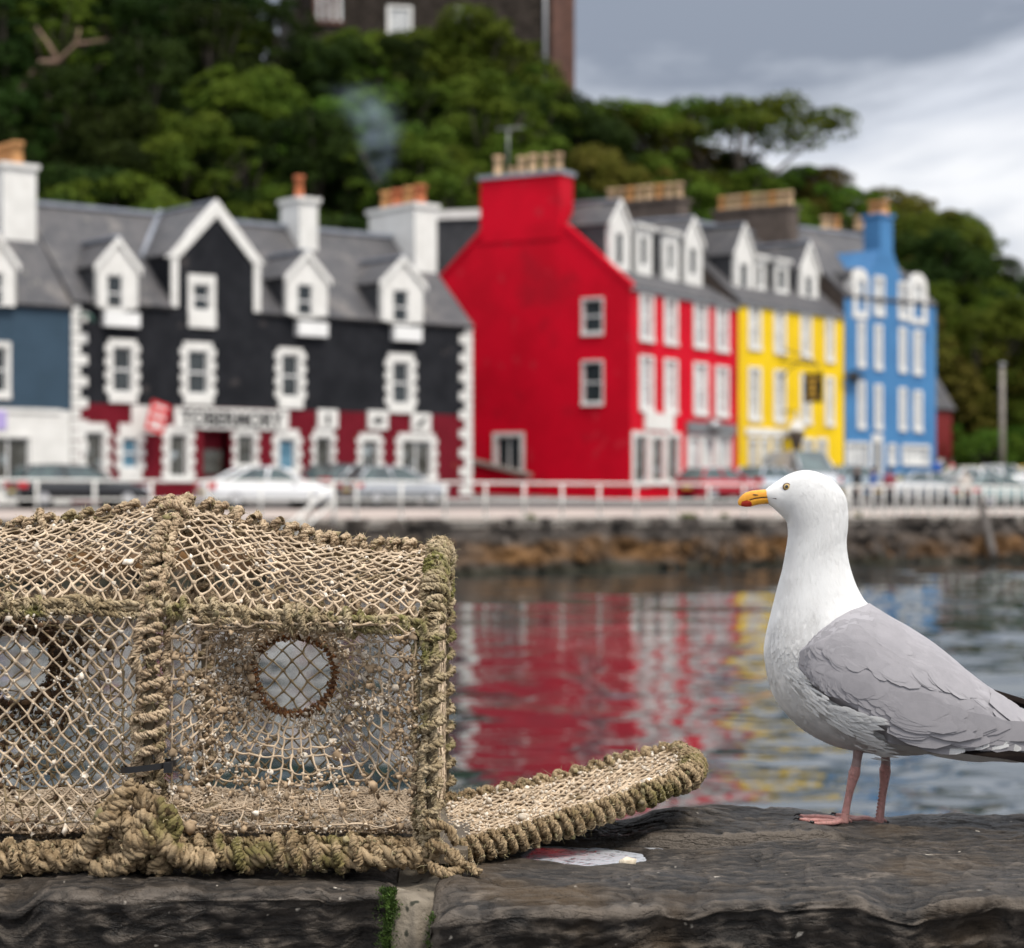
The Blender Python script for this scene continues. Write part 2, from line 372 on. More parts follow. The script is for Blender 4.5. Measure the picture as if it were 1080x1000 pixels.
def quaywall():
    P = np.arange(-700, 1901, 3.); zs = np.linspace(1.79, -1.2, 34)
    d = qd(P); X = (P - CX)/F*d
    G = np.zeros((len(zs), len(P), 3))
    for i, z in enumerate(zs):
        G[i, :, 0] = X; G[i, :, 1] = d - (1.8 - z) * .12; G[i, :, 2] = z
    # rough boulder masonry: cellular bulges
    q = G.copy(); q[..., 2] *= 1.6
    n = fbm(q * np.array([1.1, 1.1, 1.1]), 4, 21)
    stones = np.abs(vnoise(q * 1.7, 40)) 
    G[..., 1] -= .2 * n + .17 * np.minimum(stones, .35) / .35
    mb = MB(); mb.grid(G)
    o = tag(mb.build('quay_wall', quaywall_mat()), 'dark rubble stone quay wall with a rusty orange weed band above the water', 'quay wall')
    mb = MB(); e0 = edge(-.12, -.30); e1 = edge(-.14, -.02); e2 = edge(.05, .006); e3 = edge(.40, .006)
    mb.grid([e0, e1, e2, e3]); mb.build('coping', M['kerb'], o)
quaywall()
# clumps of wrack hanging on the quay
mb = MB(); C = []; 
for i in range(1100):
    px = rng.uniform(250, 1250); dd = float(qd(px)); z = rng.gauss(.55, .2)
    if vnoise(np.array([[px*.02, 0, 0]]), 5)[0] + rng.uniform(-.5, .5) < -.1: continue
    C.append(((px-CX)/F*dd, dd - .28 - (1.8-z)*.12 + rng.uniform(-.04, .1), z))
mb.blobs(C, nr.uniform(.03, .11, len(C)), 0, .5, 3)
tag(mb.build('seaweed', mat('bladder_wrack', (.15,.07,.02), (.06,.034,.012), .8, .7, island=.4)), 'orange brown seaweed clinging along the foot of the quay wall', 'seaweed', kind='stuff')
# ------------------------------------------------------------------ trees
M['bark'] = mat('bark', (.05,.04,.03), (.08,.065,.05), 3, .9, bump=.5, bscale=8)
def leafmat(name, a, b):
    m = mat(name, a, b, .35, .8, island=.5, objrand=.25, spec=.06)
    nt = m.node_tree; bs = nt.nodes['Principled BSDF']; o = nt.nodes['Material Output']
    tr = nt.nodes.new('ShaderNodeBsdfTranslucent'); mx = nt.nodes.new('ShaderNodeMixShader'); mx.inputs[0].default_value = .22
    nt.links.new(bs.inputs['Base Color'].links[0].from_socket, tr.inputs[0])
    nt.links.new(bs.outputs[0], mx.inputs[1]); nt.links.new(tr.outputs[0], mx.inputs[2]); nt.links.new(mx.outputs[0], o.inputs[0]); return m
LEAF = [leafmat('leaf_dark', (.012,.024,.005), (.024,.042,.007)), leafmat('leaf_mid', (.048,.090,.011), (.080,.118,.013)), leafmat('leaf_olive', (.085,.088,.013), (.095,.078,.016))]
def leaves(mb, centers, radii, per, size, seed):
    r = np.random.RandomState(seed)
    for c, rad in zip(centers, radii):
        n = int(per * (np.mean(rad)**2))
        u = r.normal(size=(n, 3)); u /= np.linalg.norm(u, axis=1, keepdims=True)
        u[:, 2] = np.where(u[:, 2] < -.35, -u[:, 2], u[:, 2])
        rr = r.uniform(.55, 1.06, (n, 1))**.6
        p = np.array(c) + u * rr * np.array(rad) 
        p += .18 * np.mean(rad) * fbm(p * .9, 2, seed)[:, None] * u
        nm = u + r.normal(0, .55, (n, 3)) + np.array([0, 0, .35]); nm /= np.linalg.norm(nm, axis=1, keepdims=True)
        t = np.cross(nm, r.normal(size=(n, 3))); t /= np.linalg.norm(t, axis=1, keepdims=True) + 1e-9
        b = np.cross(nm, t); s = r.uniform(.6, 1.25, (n, 1)) * size
        V = np.stack([p - t*s, p + b*s*.55 + nm*s*.1, p + t*s, p - b*s*.55 + nm*s*.1], 1)
        mb.add(V.reshape(-1, 3), np.arange(n*4).reshape(n, 4), 0, False)
def tree_proto(kind, seed):
    r = random.Random(seed)
    H = {'broad': 10, 'tall': 12, 'round': 8, 'bush': 4.2, 'spread': 9}[kind]
    W = {'broad': 3.9, 'tall': 3.1, 'round': 3.6, 'bush': 2.5, 'spread': 4.0}[kind]
    cs, rs = [], []
    limbs = []
    if kind == 'spread':
        for i in range(15):
            a = i * 2.4; q = math.sqrt((i + .6) / 15) * W
            cs.append((q*math.cos(a), q*math.sin(a), H*.86 - .22*q + r.uniform(-.6, .5))); rs.append((r.uniform(.9, 1.5), r.uniform(.9, 1.5), r.uniform(.4, .75)))
    else:
        n = {'broad': 24, 'tall': 24, 'round': 20, 'bush': 10}[kind]
        for i in range(n):
            f = (i + .5) / n; z = H * (.22 + .72 * f) if kind != 'bush' else H * (.25 + .55*f)
            env = W * math.sin(math.pi * (.16 + .74 * f))**.75
            a = i * 2.4 + r.uniform(-.5, .5); q = env * r.uniform(.35, .95)
            cs.append((q*math.cos(a), q*math.sin(a), z)); k = r.uniform(.8, 1.55) * W / 3.6
            rs.append((k*1.1, k*1.1, k*.8))
        for i in range(n):   # ragged outlying sprays
            f = r.uniform(.15, 1.02); a = r.uniform(0, 6.28); q = W*math.sin(math.pi*(.14+.74*min(f, 1)))**.75*r.uniform(1.0, 1.22); cs.append((q*math.cos(a), q*math.sin(a), H*(.22+.74*f))); k = r.uniform(.28, .55)*W/3.6; rs.append((k*1.2, k*1.2, k*.7))
    mb = MB(); leaves(mb, cs, rs, 300 if kind == 'spread' else 520, .135 if kind != 'bush' else .12, seed)
    tr = MB()
    p = np.array([(0, 0, -.6), (.1, .05, H*.25), (.0, .15, H*.55), (.1, .1, H*.8)]); tr.tubes(p, [.34, .28, .18, .06], 8)
    for c in cs[::2]:
        z0 = min(c[2]*.6, H*.6); q = np.array([(0.05, .1, z0), (c[0]*.5, c[1]*.5, z0 + (c[2]-z0)*.45), c]); tr.tubes(q, [.12, .08, .03], 5)
    return mb, tr, H
PROTO = {}
def proto(kind, leaf, seed):
    mb, tr, H = tree_proto(kind, seed)
    root = empty('tree', (0, 0, 0))
    mb.build('crown', LEAF[leaf], root); tr.build('trunk', M['bark'], root)
    PROTO.setdefault((kind, leaf), []).append(root); root['_used'] = 0
for kd, lf, sd_ in (('broad',0,1),('broad',0,2),('broad',1,3),('broad',1,8),('tall',0,4),('tall',1,9),('round',2,5),('round',1,6),('bush',1,7),('bush',0,12),('spread',1,10),('broad',2,13)): proto(kd, lf, sd_)
LC = {0: 'dark green', 1: 'mid green', 2: 'olive yellow'}
KW = {'broad': 'broad tree', 'tall': 'tall narrow tree', 'round': 'round tree', 'bush': 'low bush', 'spread': 'flat topped tree'}
def plant(kind, leaf, px, d, scale=1, where='on the wooded hillside', group='trees on the wooded hillside', top=None, label=None):
    lst = PROTO[(kind, leaf)]; src = lst[rng.randrange(len(lst))]
    if src['_used'] == 0: o = src; src['_used'] = 1
    else: o = copy_tree(src); o['_used'] = 1
    H = {'broad': 10, 'tall': 12, 'round': 8, 'bush': 4.2, 'spread': 9}[kind]
    g = gpt(px, d, -.15)
    if top is not None:
        zt = EYE + (HY - top)*d/F; scale = max(.55, min(1.75, (zt - g.z) / (H*(.88 if kind == 'spread' else 1.0))))
    o.location = g; o.scale = (scale*rng.uniform(.92, 1.1),)*2 + (scale,); o.rotation_euler = (0, 0, rng.uniform(0, 6.28))
    o.name = 'bush' if kind == 'bush' else 'tree'
    tag(o, label or f'{LC[leaf]} {KW[kind]} {where}', 'bush' if kind == 'bush' else 'tree', group); return o
def region(px):
    for lim, s in ((75, 'behind the navy house'), (300, 'behind the black house'), (470, 'behind the black house chimneys'), (610, 'behind the red gable'), (770, 'behind the red dormers'), (900, 'behind the yellow house'), (1000, 'behind the blue house')):
        if px < lim: return s
    return 'right of the blue house'
rows = [(0.04, 34), (.25, 46), (.48, 46), (.72, 46), (.95, 44)]
RN = ['low on the slope', 'on the lower slope', 'half way up', 'on the upper slope', 'on the skyline']
for ri, (t, step) in enumerate(rows):
    px = -190 + rng.uniform(0, step)
    while px < 1290:
        p = px + rng.uniform(-.3, .3)*step; px += step
        d = float(hd(p) + (t + rng.uniform(-.05, .05)) * (155 - hd(p)))
        if ri == 4 and 315 < p < 600: d = min(d, 149)
        x = p/1080 + rng.uniform(-.25, .25)
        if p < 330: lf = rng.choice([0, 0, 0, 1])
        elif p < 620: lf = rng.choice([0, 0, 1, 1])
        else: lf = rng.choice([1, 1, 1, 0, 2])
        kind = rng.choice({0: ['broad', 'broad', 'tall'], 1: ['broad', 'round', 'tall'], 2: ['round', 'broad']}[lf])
        sc_t = rng.uniform(.85, 1.12); 
        if ri == 4:
            top = float(np.interp(p, SP, SY)) + rng.uniform(-14, 22)
            if 300 < p < 600: top = float(np.interp(p, [300, 330, 360, 400, 450, 500, 545, 600], [95, 70, 26, 22, 50, 22, 62, 112])) + rng.uniform(-4, 10)
        else: top = None
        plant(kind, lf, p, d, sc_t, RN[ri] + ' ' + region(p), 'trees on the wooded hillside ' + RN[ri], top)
# the open-crowned trees on the skyline and low growth by the street
plant('spread', 1, 778, 150, top=90, where='standing clear on the skyline above the yellow house', label='tall flat topped tree standing clear on the skyline above the yellow house chimney')
plant('spread', 1, 715, 152, top=112, label='smaller open crowned tree on the skyline left of the tallest one')
for p, d, s in ((1003, 119, .75), (1030, 117, .9), (1062, 118, .8), (1100, 118, 1.)): plant('bush', 1, p, d, s, 'at the roadside right of the blue house', 'bushes at the roadside')
for src in [r for l in PROTO.values() for r in l]:
    if src['_used'] == 0:
        for c in list(src.children): bpy.data.objects.remove(c)
        bpy.data.objects.remove(src)
for o in bpy.data.objects:
    if '_used' in o: del o['_used']
# a dead pale branch sticking out of the wood
def deadbranch():
    o_ = at(62, 66, 112); mb = MB()
    def br(pts, r): mb.tubes(np.array([at(x, y, 112 + dd)[:] for x, y, dd in pts]), r, 6)
    br([(20, 100, 3), (44, 66, 0), (62, 66, 0), (80, 47, -.5), (112, 42, -.5)], [.22, .2, .17, .12, .05])
    br([(62, 66, 0), (52, 48, .3), (38, 28, .6)], [.14, .1, .04]); br([(80, 47, -.5), (84, 30, 0)], [.09, .04]); br([(44, 68, 0), (58, 80, 0), (64, 76, -.2)], [.1, .07, .04])
    o = mb.build('dead_branch', mat('bare_wood', (.2,.13,.09), (.14,.09,.06), 3, .9), origin=o_); tag(o, 'bare forked dead branch against the dark wood at upper left', 'branch')
deadbranch()
# ------------------------------------------------------------------ buildings
class Fac:      # a wall plane seen from outside: u to the right, v inwards, z up
    def __init__(s, P0, P1):
        s.P = np.array(P0, float); q = np.array(P1, float) - s.P; s.L = float(np.hypot(*q)); s.dir = q / s.L; s.inn = np.array([-s.dir[1], s.dir[0]])
    def uz(s, px, py, v=0.):
        k = (px - CX) / F; P = s.P + s.inn * v
        u = (k*P[1] - P[0]) / (s.dir[0] - k*s.dir[1]); d = P[1] + u*s.dir[1]
        return u, EYE - (py - HY)/F*d
    def W(s, u, v, z):
        p = s.P + s.dir*u + s.inn*v; return Vector((p[0], p[1], z))
    def rect(s, r, v=0.):   # pixel rect -> u0,z0,u1,z1
        xm, ym = (r[0]+r[2])/2, (r[1]+r[3])/2
        return s.uz(r[0], ym, v)[0], s.uz(xm, r[3], v)[1], s.uz(r[2], ym, v)[0], s.uz(xm, r[1], v)[1]
def facpx(x0, d0, x1, d1): return Fac(((x0-CX)/F*d0, d0), ((x1-CX)/F*d1, d1))
def wall(mb, fac, outline, holes, m=0, v=0., depth=.2):
    loops = [[Vector((u, z, 0)) for u, z in outline]] + [[Vector((u, z, 0)) for u, z in h] for h in holes]
    flat = [p for l in loops for p in l]
    tris = tessellate_polygon(loops)
    vs = [fac.W(p.x, v, p.y) for p in flat]
    fs = []
    for t in tris:
        a, b, c = (flat[i] for i in t)
        fs.append(t if (b-a).cross(c-a).z > 0 else t[::-1])
    mb.add([tuple(p) for p in vs], fs, m)
    for h in holes:
        n = len(h)
        vs = [tuple(fac.W(u, v, z)) for u, z in h] + [tuple(fac.W(u, v+depth, z)) for u, z in h]
        mb.add(vs, [(i, (i+1) % n, (i+1) % n + n, i+n) for i in range(n)], m)
def rc(u0, z0, u1, z1): return [(u0, z0), (u1, z0), (u1, z1), (u0, z1)]
def frame_boxes(mb, T, u0, z0, u1, z1, bw, v0, v1, m=0, bottom=True, bb=None, bt=None):
    bb = bw if bb is None else bb; bt = bw if bt is None else bt
    mb.box(T, (u0-bw, v0, z0), (u0, v1, z1), m); mb.box(T, (u1, v0, z0), (u1+bw, v1, z1), m)
    mb.box(T, (u0-bw, v0, z1), (u1+bw, v1, z1+bt), m)
    if bottom: mb.box(T, (u0-bw, v0-.05, z0-bb), (u1+bw, v1, z0), m)
def window(fac, root, r, sur=None, quoin=False, pane='glass', bars=1, uprights=0, bottom=True, v=0., label=None, name='window', sash=.05, m='white'):
    """opening at pixel rect r, painted margin out to pixel rect sur; returns the hole"""
    u0, z0, u1, z1 = fac.rect(r, v) if not isinstance(r, dict) else r['r']
    T = lambda a, b, c: fac.W(a, b + v, c)
    mb = MB()
    if sur:
        s0, y0, s1, y1 = fac.rect(sur, v) if not isinstance(sur, float) else (u0-sur, z0-sur, u1+sur, z1+sur)
        bw = max(.06, min(u0 - s0, s1 - u1) - (.09 if quoin else 0))
        frame_boxes(mb, T, u0, z0, u1, z1, bw, -.045, .02, 0, bottom, max(.05, z0-y0), max(.05, y1-z1))
        if quoin:
            n = max(3, int(round((z1 - z0 + .3)/.46))); h = (z1 - z0 + .3)/n
            for i in range(n):
                if i % 2 == 0 or True:
                    za = z0 - .12 + i*h + h*.16; zb = za + h*.66
                    for a, b in ((u0-bw-.15, u0-bw), (u1+bw, u1+bw+.15)):
                        mb.prism(T, [(a+.05, za), (b, za), (b, zb), (a+.05, zb), (a, zb-.07), (a, za+.07)] if b == u0-bw else [(a, za), (b-.05, za), (b, za+.07), (b, zb-.07), (b-.05, zb), (a, zb)], -.043, .015)
    else:
        frame_boxes(mb, T, u0, z0, u1, z1, .05, -.03, .02)
    o = mb.build(name, M[m], root); tag(o, label)
    mb = MB(); frame_boxes(mb, T, u0+sash, z0+sash, u1-sash, z1-sash, sash-.002, .05, .10)
    for i in range(bars):
        zc_ = z0 + (z1-z0)*(i+1)/(bars+1); mb.box(T, (u0+sash, .045, zc_-.035), (u1-sash, .095, zc_+.035))
    for i in range(uprights):
        uc = u0 + (u1-u0)*(i+1)/(uprights+1); mb.box(T, (uc-.03, .048, z0+sash), (uc+.03, .098, z1-sash))
    mb.build('sash', M['trim'], o)
    mb = MB(); mb.box(T, (u0, .085, z0), (u1, .15, z1)); mb.build('pane', M[pane], o)
    return rc(u0, z0, u1, z1)
def chimney(T, root, a, b, z0, z1, m, pots, name='chimney', potm='pot_buff', cope=None, poth=.75, potr=.17, along='u', tall=None):
    """stack box from (u,v) a to b; pots = fractions along it"""
    mb = MB(); mb.box(T, (a[0], a[1], z0), (b[0], b[1], z1))
    ch = mb.build(name, M[m], root)
    mb = MB(); mb.box(T, (a[0]-.1, a[1]-.1, z1-.02), (b[0]+.1, b[1]+.1, z1+.16)); mb.build('cope', M[cope or m], ch)
    for i, f in enumerate(pots):
        uc = a[0] + (b[0]-a[0])*(f if along == 'u' else .5); vc = a[1] + (b[1]-a[1])*(f if along == 'v' else .5)
        c = T(uc, vc, z1+.1); mb = MB(); h = poth * (tall[i] if tall else 1)
        mb.lathe(c, [(potr*1.15, 0), (potr*1.15, .1), (potr*.95, .14), (potr*.85, h*.8), (potr*1.12, h*.84), (potr*1.12, h), (potr*.7, h), (potr*.65, h-.3)], 10)
        mb.build('pot', M[potm if isinstance(potm, str) else potm[i % len(potm)]], ch)
    return ch
def dormer(fac, root, px0, px1, ysh, ypk, ybase, win, depth, v=-.03, roofm='slate', cheek='slate_dark', flat=False, sill=None, bars=1, front='white', over=.12):
    """gabled dormer whose front stands at depth v behind the wall plane"""
    u0, z0 = fac.uz(px0, ybase, v)[0], fac.uz((px0+px1)/2, ybase, v)[1]; u1 = fac.uz(px1, ybase, v)[0]
    zs = fac.uz((px0+px1)/2, ysh, v)[1]; zp = fac.uz((px0+px1)/2, ypk, v)[1]; uc = (u0+u1)/2
    T = lambda a, b, c: fac.W(a, b + v, c)
    wu0, wz0, wu1, wz1 = fac.rect(win, v); hole = rc(wu0, wz0, wu1, wz1)
    mb = MB(); out = [(u0, z0), (u1, z0), (u1, zs)] + ([] if flat else [(uc, zp)]) + [(u0, zs)]
    wall(mb, fac, out, [hole], 0, v, .16)
    mb.box(T, (u0, .17, z0), (u0+.08, depth, zs), 1); mb.box(T, (u1-.08, .17, z0), (u1, depth, zs), 1)
    mb.box(T, (u0, .0, z0), (u0+.06, .17, zs), 0); mb.box(T, (u1-.06, .0, z0), (u1, .17, zs), 0)
    dm = mb.build('dormer', [M[front], M[cheek]], root)
    mb = MB()
    if flat:
        mb.box(T, (u0-over, -.15, zs), (u1+over, depth, zs+.16), 0)
        mb.build('dormer_roof', M['white' if flat == 'white' else roofm], dm)
    else:
        e = .12
        sl = (zp-zs)/(uc-u0)
        for ua, ub in ((u0-e, uc), (u1+e, uc)):
            mb.slab([T(ua, -.02, zs-e*sl+.1), T(ub, -.02, zp+.1), T(ub, depth, zp+.1), T(ua, depth, zs-e*sl+.1)], .1, 0)
        mb.box(T, (uc-.16, -.03, zp+.04), (uc+.16, depth, zp+.15), 1)
        for ua, ub in ((u0-e, uc), (u1+e, uc)):    # white bargeboards
            mb.hexa([T(ua, -.1, zs-e*sl-.14), T(ub, -.1, zp-.14), T(ub, -.03, zp-.14), T(ua, -.03, zs-e*sl-.14), T(ua, -.1, zs-e*sl+.12), T(ub, -.1, zp+.12), T(ub, -.03, zp+.12), T(ua, -.03, zs-e*sl+.12)], 2)
        mb.build('dormer_roof', [M[roofm], M['lead'], M[front]], dm)
    mb = MB(); frame_boxes(mb, T, wu0+.045, wz0+.045, wu1-.045, wz1-.045, .043, .05, .1)
    for i in range(bars): zc_ = wz0 + (wz1-wz0)*(i+1)/(bars+1); mb.box(T, (wu0+.045, .046, zc_-.03), (wu1-.045, .096, zc_+.03))
    if sill:
        s0, sz0, s1, sz1 = fac.rect(sill, 0); mb.box(fac.W, (s0, -.28, sz0), (s1, .02, sz1))
    mb.build('sash', M['trim'], dm)
    mb = MB(); mb.box(T, (wu0, .11, wz0), (wu1, .16, wz1)); mb.build('pane', M['glass'], dm)
    return dm
def text_mesh(txt, h, m, T, name, root, ext=.03, width=None):
    cu = bpy.data.curves.new(name, 'FONT'); cu.body = txt; cu.size = 1; cu.extrude = .02; cu.align_x = 'CENTER'; cu.align_y = 'CENTER'; cu.offset = .028
    o = bpy.data.objects.new(name, cu); COL.objects.link(o); bpy.context.view_layer.update()
    me = bpy.data.meshes.new_from_object(o.evaluated_get(bpy.context.evaluated_depsgraph_get()))
    bpy.data.objects.remove(o); bpy.data.curves.remove(cu)
    vs = np.array([v.co[:] for v in me.vertices]); lo, hi = vs.min(0), vs.max(0); k = h / (hi[1]-lo[1]); c = (lo+hi)/2
    kx = k if not width else width/(hi[0]-lo[0])
    mb = MB(); mb.add([tuple(T((v[0]-c[0])*kx, -v[2]*1., (v[1]-c[1])*k)) for v in vs], [tuple(p.vertices) for p in me.polygons]); bpy.data.meshes.remove(me)
    return mb.build(name, m, root)
def sign(fac, root, r, txt=None, m='white', ink='dark', v=-.1, motif=False, h=.6, name='sign_board'):
    u0, z0, u1, z1 = fac.rect(r); mb = MB(); mb.box(fac.W, (u0, v, z0), (u1, -.002, z1)); o = mb.build(name, M[m], root)
    uc, zc_ = (u0+u1)/2, (z0+z1)/2
    T = lambda a, b, c: fac.W(uc+a, v-.012+b, zc_+c)
    if txt: text_mesh(txt, (z1-z0)*h, M[ink], T, 'lettering', o, width=(u1-u0)*.9)
    if motif:
        a, b = (u1-u0)*.3, (z1-z0)*.3; mb = MB()
        if motif == 1: pts = [(-a, -b*.4), (-a*.3, -b*.7), (a*.6, -b*.5), (a, .1*b), (a*.5, .2*b), (a*.3, b*.8), (-.1*a, b*.4), (-a*.7, b*.1)]
        elif motif == 2: pts = [(-a, -b), (-a*.4, -b*.9), (a*.9, b*.6), (a*.8, b), (a*.2, b*.7), (-a*.8, -b*.3)]
        else: pts = [(-a*.3, -b), (a*.3, -b), (a*.25, -.1*b), (a*.4, .5*b), (0, b), (-a*.4, .5*b), (-a*.25, -.1*b)]
        mb.prism(T, pts, -.012, .01); mb.build('emblem', M[ink], o)
    return o
def pitched(fac, root, u0, u1, D, ze, zr, m='slate', ov=.2, vr=None, name='roof', gap=None):
    vr = D/2 if vr is None else vr; mb = MB(); W = fac.W
    k = (zr-ze)/vr
    for a, b in (((u0, u1),) if not gap else ((u0, gap[0]), (gap[1], u1))): mb.slab([W(a, -ov, ze-ov*k+.12), W(b, -ov, ze-ov*k+.12), W(b, vr, zr+.12), W(a, vr, zr+.12)], .14, 0)
    if gap: mb.slab([W(gap[0], 1.6, ze+1.6*k+.12), W(gap[1], 1.6, ze+1.6*k+.12), W(gap[1], vr, zr+.12), W(gap[0], vr, zr+.12)], .14, 0)
    mb.slab([W(u0, D+ov, ze-ov*k+.12), W(u1, D+ov, ze-ov*k+.12), W(u1, vr, zr+.12), W(u0, vr, zr+.12)], .14, 0)
    mb.box(W, (u0, vr-.2, zr+.03), (u1, vr+.2, zr+.18), 1)
    return mb.build(name, [M[m], M['lead']], root)
def shell(mb, fac, u0, u1, D, zb, ze, zr=None, m=0, left=True, right=True, vr=None, ms=None):
    """left, right and back walls of a block"""
    vr = D/2 if vr is None else vr; W = fac.W
    for u, on in ((u0, left), (u1, right)):
        if on:
            pts = [W(u, 0, zb), W(u, D, zb), W(u, D, ze)] + ([W(u, vr, zr)] if zr else []) + [W(u, 0, ze)]
            pts = [tuple(p) for p in pts]
            mb.add(pts, [tuple(range(len(pts)))[::-1] if u == u0 else tuple(range(len(pts)))], m if ms is None or u == u1 else ms)
    mb.add([tuple(p) for p in (W(u0, D, zb), W(u1, D, zb), W(u1, D, ze), W(u0, D, ze))], [(3, 2, 1, 0)], m)
# ================================================================== the black house
BK = facpx(75, 75, 497, 86)
def black_house():
    f = BK; zb = 2.2; g = f.W(f.L/2, 0, gxy(*f.W(f.L/2, 0, 0)[:2]))
    root = empty('black_house', g, 'black two storey house with white gable edging over a dark red ground floor', 'house')
    ze = f.uz(300, 330)[1]; zr = f.uz(270, 231, 4.0)[1] - .30; D = 8.0; zmid = 5.8
    up, lo = [], []
    Q = dict(quoin=True)
    up.append(window(f, root, (119,366,139,414), (112,358,151,425), **Q)); up.append(window(f, root, (198,370,219,416), (191,361,231,427), **Q))
    up.append(window(f, root, (204,300,221,328), (198,290,230,346))); up.append(window(f, root, (297,374,315,419), (291,367,327,431), **Q))
    up.append(window(f, root, (414,382,431,426), (407,373,443,436), **Q))
    G = dict(quoin=True, bottom=True)
    lo.append(window(f, root, (90,456,109,506), (84,446,117,508), pane='interior', bars=0, **G))
    lo.append(window(f, root, (129,462,145,494), (123,447,160,505), pane='interior_blue', bars=1, **G))
    lo.append(window(f, root, (179,458,197,503), (172,449,207,506), pane='interior', bars=0, **G))
    lo.append(window(f, root, (250,459,268,491), (246,449,277,506), pane='interior', bars=0, **G))
    lo.append(window(f, root, (294,463,311,496), (288,453,323,508), pane='interior_blue', bars=0, **G))
    lo.append(window(f, root, (333,461,349,504), (329,452,358,508), pane='interior', bars=0, **G))
    lo.append(window(f, root, (382,465,398,501), (377,457,412,506), pane='interior', bars=0, **G))
    lo.append(window(f, root, (424,465,454,504), (418,457,467,507), pane='interior', bars=0, uprights=1, **G))
    u0, z0, u1, z1 = f.rect((214,455,243,508)); dr = rc(u0, 2.7, u1, z1); lo.append(dr)
    # gable
    ua, ub = f.uz(180, 300)[0], f.uz(274, 300)[0]; uc = f.uz(228, 215)[0]; zs = f.uz(180, 268)[1]; zp = f.uz(228, 216)[1]
    mb = MB()
    wall(mb, f, [(0, zmid), (f.L, zmid), (f.L, ze), (ub, ze), (ub, zs), (uc, zp), (ua, zs), (ua, ze), (0, ze)], up, 0)
    wall(mb, f, [(0, zb), (f.L, zb), (f.L, zmid), (0, zmid)], lo, 1)
    shell(mb, f, 0, f.L, D, zb, ze, zr, 0)
    W = f.W
    for u in (ua, ub): mb.add([tuple(p) for p in (W(u, 0, ze), W(u, 2.2, ze), W(u, 3.2, zs), W(u, 0, zs))], [(0,1,2,3)], 0)
    mb.build('wall', [M['black'], M['maroon']], root)
    mb = MB(); mb.box(W, (u0+.05, .5, 2.5), (u1-.05, .56, z1)); d_ = mb.build('door', M['maroon'], root)
    a0, b0, a1, b1 = f.rect((218,474,240,500)); mb = MB(); mb.box(W, (a0, .42, b0), (a1, .49, b1)); mb.build('poster_panel', M['interior'], d_)
    mb = MB(); mb.box(W, (u0-.2, 0.3, z1-.02), (u1+.2, .6, z1+.2)); mb.build('lintel', M['maroon'], d_)
    pitched(f, root, 0, f.L, D, ze, zr, gap=(ua, ub))
    # gable roof reaching back to the ridge
    mb = MB(); k = (zp-zs)/(uc-ua)
    for us in (ua-.1, ub+.1):
        z_ = zs - .1*k
        mb.slab([W(us, .02, z_+.12), W(uc, .02, zp+.12), W(uc, 5.0, zp+.12), W(us, 3.6, z_+.12)], .12, 0)
    mb.box(W, (uc-.12, .05, zp+.08), (uc+.12, 4.2, zp+.18), 1)
    kr = (zr-ze)/4.0
    for us, s_ in ((ua, 1), (ub, -1)):   # leaded valleys
        zv = zs - .1*k + .12; mb.tubes(np.array([W(us-s_*.1, (zv-ze)/kr, zv+.06), W(uc, (zp+.12-ze)/kr, zp+.2)]), .1, 6, 1)
    mb.build('gable_roof', [M['slate'], M['lead']], root)
    mb = MB(); wd = .36
    for us in (ua, ub):
        s = 1 if us == ua else -1
        mb.prism(W, [(us, ze-.05), (us+s*wd*.8, ze-.05), (us+s*wd*.8, zs-.1), (us, zs-.1)] if s > 0 else [(us-wd*.8, ze-.05), (us, ze-.05), (us, zs-.1), (us-wd*.8, zs-.1)], -.06, .03)
        pts = [(us-s*.18, zs-.12), (us+s*wd*.9, zs-.1), (uc, zp-.42), (uc, zp+.2)]
        mb.prism(W, pts if s > 0 else pts[::-1], -.09, .14); mb.build('gable_skew', M['white'], root); mb = MB()
    # corner quoins
    mb = MB()
    for u, s in ((0, 1), (f.L, -1)):
        z = 2.6; i = 0
        while z < ze - .25:
            wq = .62 if i % 2 == 0 else .34
            mb.box(W, ((u, -.05, z) if s > 0 else (u-wq, -.05, z)), ((u+wq, .02, z+.34) if s > 0 else (u+.03, .02, z+.34))); z += .38; i += 1
        mb.build('corner_quoins', M['white'], root); mb = MB()
    for px0, px1, ysh, ypk, yb, win, sill in ((102,146,281,253,322,(113,290,130,329),(107,330,144,345)), (302,346,293,267,330,(314,300,330,336),(311,340,342,355)), (402,447,299,273,337,(415,306,431,342),(412,345,441,360))):
        dormer(f, root, px0, px1, ysh, ypk, yb+2, win, 3.0, sill=sill, v=-.26)
    # chimneys: a small one on the ridge and a long one on the right gable
    uu = f.uz(318, 240, 3.4)[0]
    chimney(W, root, (uu-.42, 2.9), (uu+.45, 4.3), zr-1.9, f.uz(318,214,3.4)[1], 'white', [.5], potm='pot_red', cope='white', poth=1.0, potr=.2)
    chimney(W, root, (f.L-1.15, 2.3), (f.L-.02, 5.6), zr-1.9, f.uz(410,222,4)[1], 'white', [.12, .34, .62, .85], potm=('pot_red', 'pot_orange'), cope='white', poth=.85, potr=.26, along='v')
    # shop signs
    sb = sign(f, root, (183,431,303,453), 'TOBERMORY', h=.74)
    sign(f, root, (334,432,355,452), motif=3, name='small_sign'); sign(f, root, (387,433,408,453), motif=1, name='small_sign'); sign(f, root, (433,436,453,456), motif=2, name='small_sign')
    u, z = f.uz(150, 440); mb = MB(); mb.box(W, (u-.45, -.06, z-.6), (u+.6, -.002, z+.42)); mb.build('sign_board', M['white'], root)
    u, z = f.uz(106, 330)[0], f.uz(86, 334)[1]
    mb = MB(); mb.tubes(np.array([W(.35, -.02, z), W(.35, -.25, z+.05), W(.5, -.45, z), W(.62, -.5, z-.22)]), .07, 6); mb.build('wall_lantern', mat('verdigris_lamp', (.02,.08,.06), None, rough=.4), root)
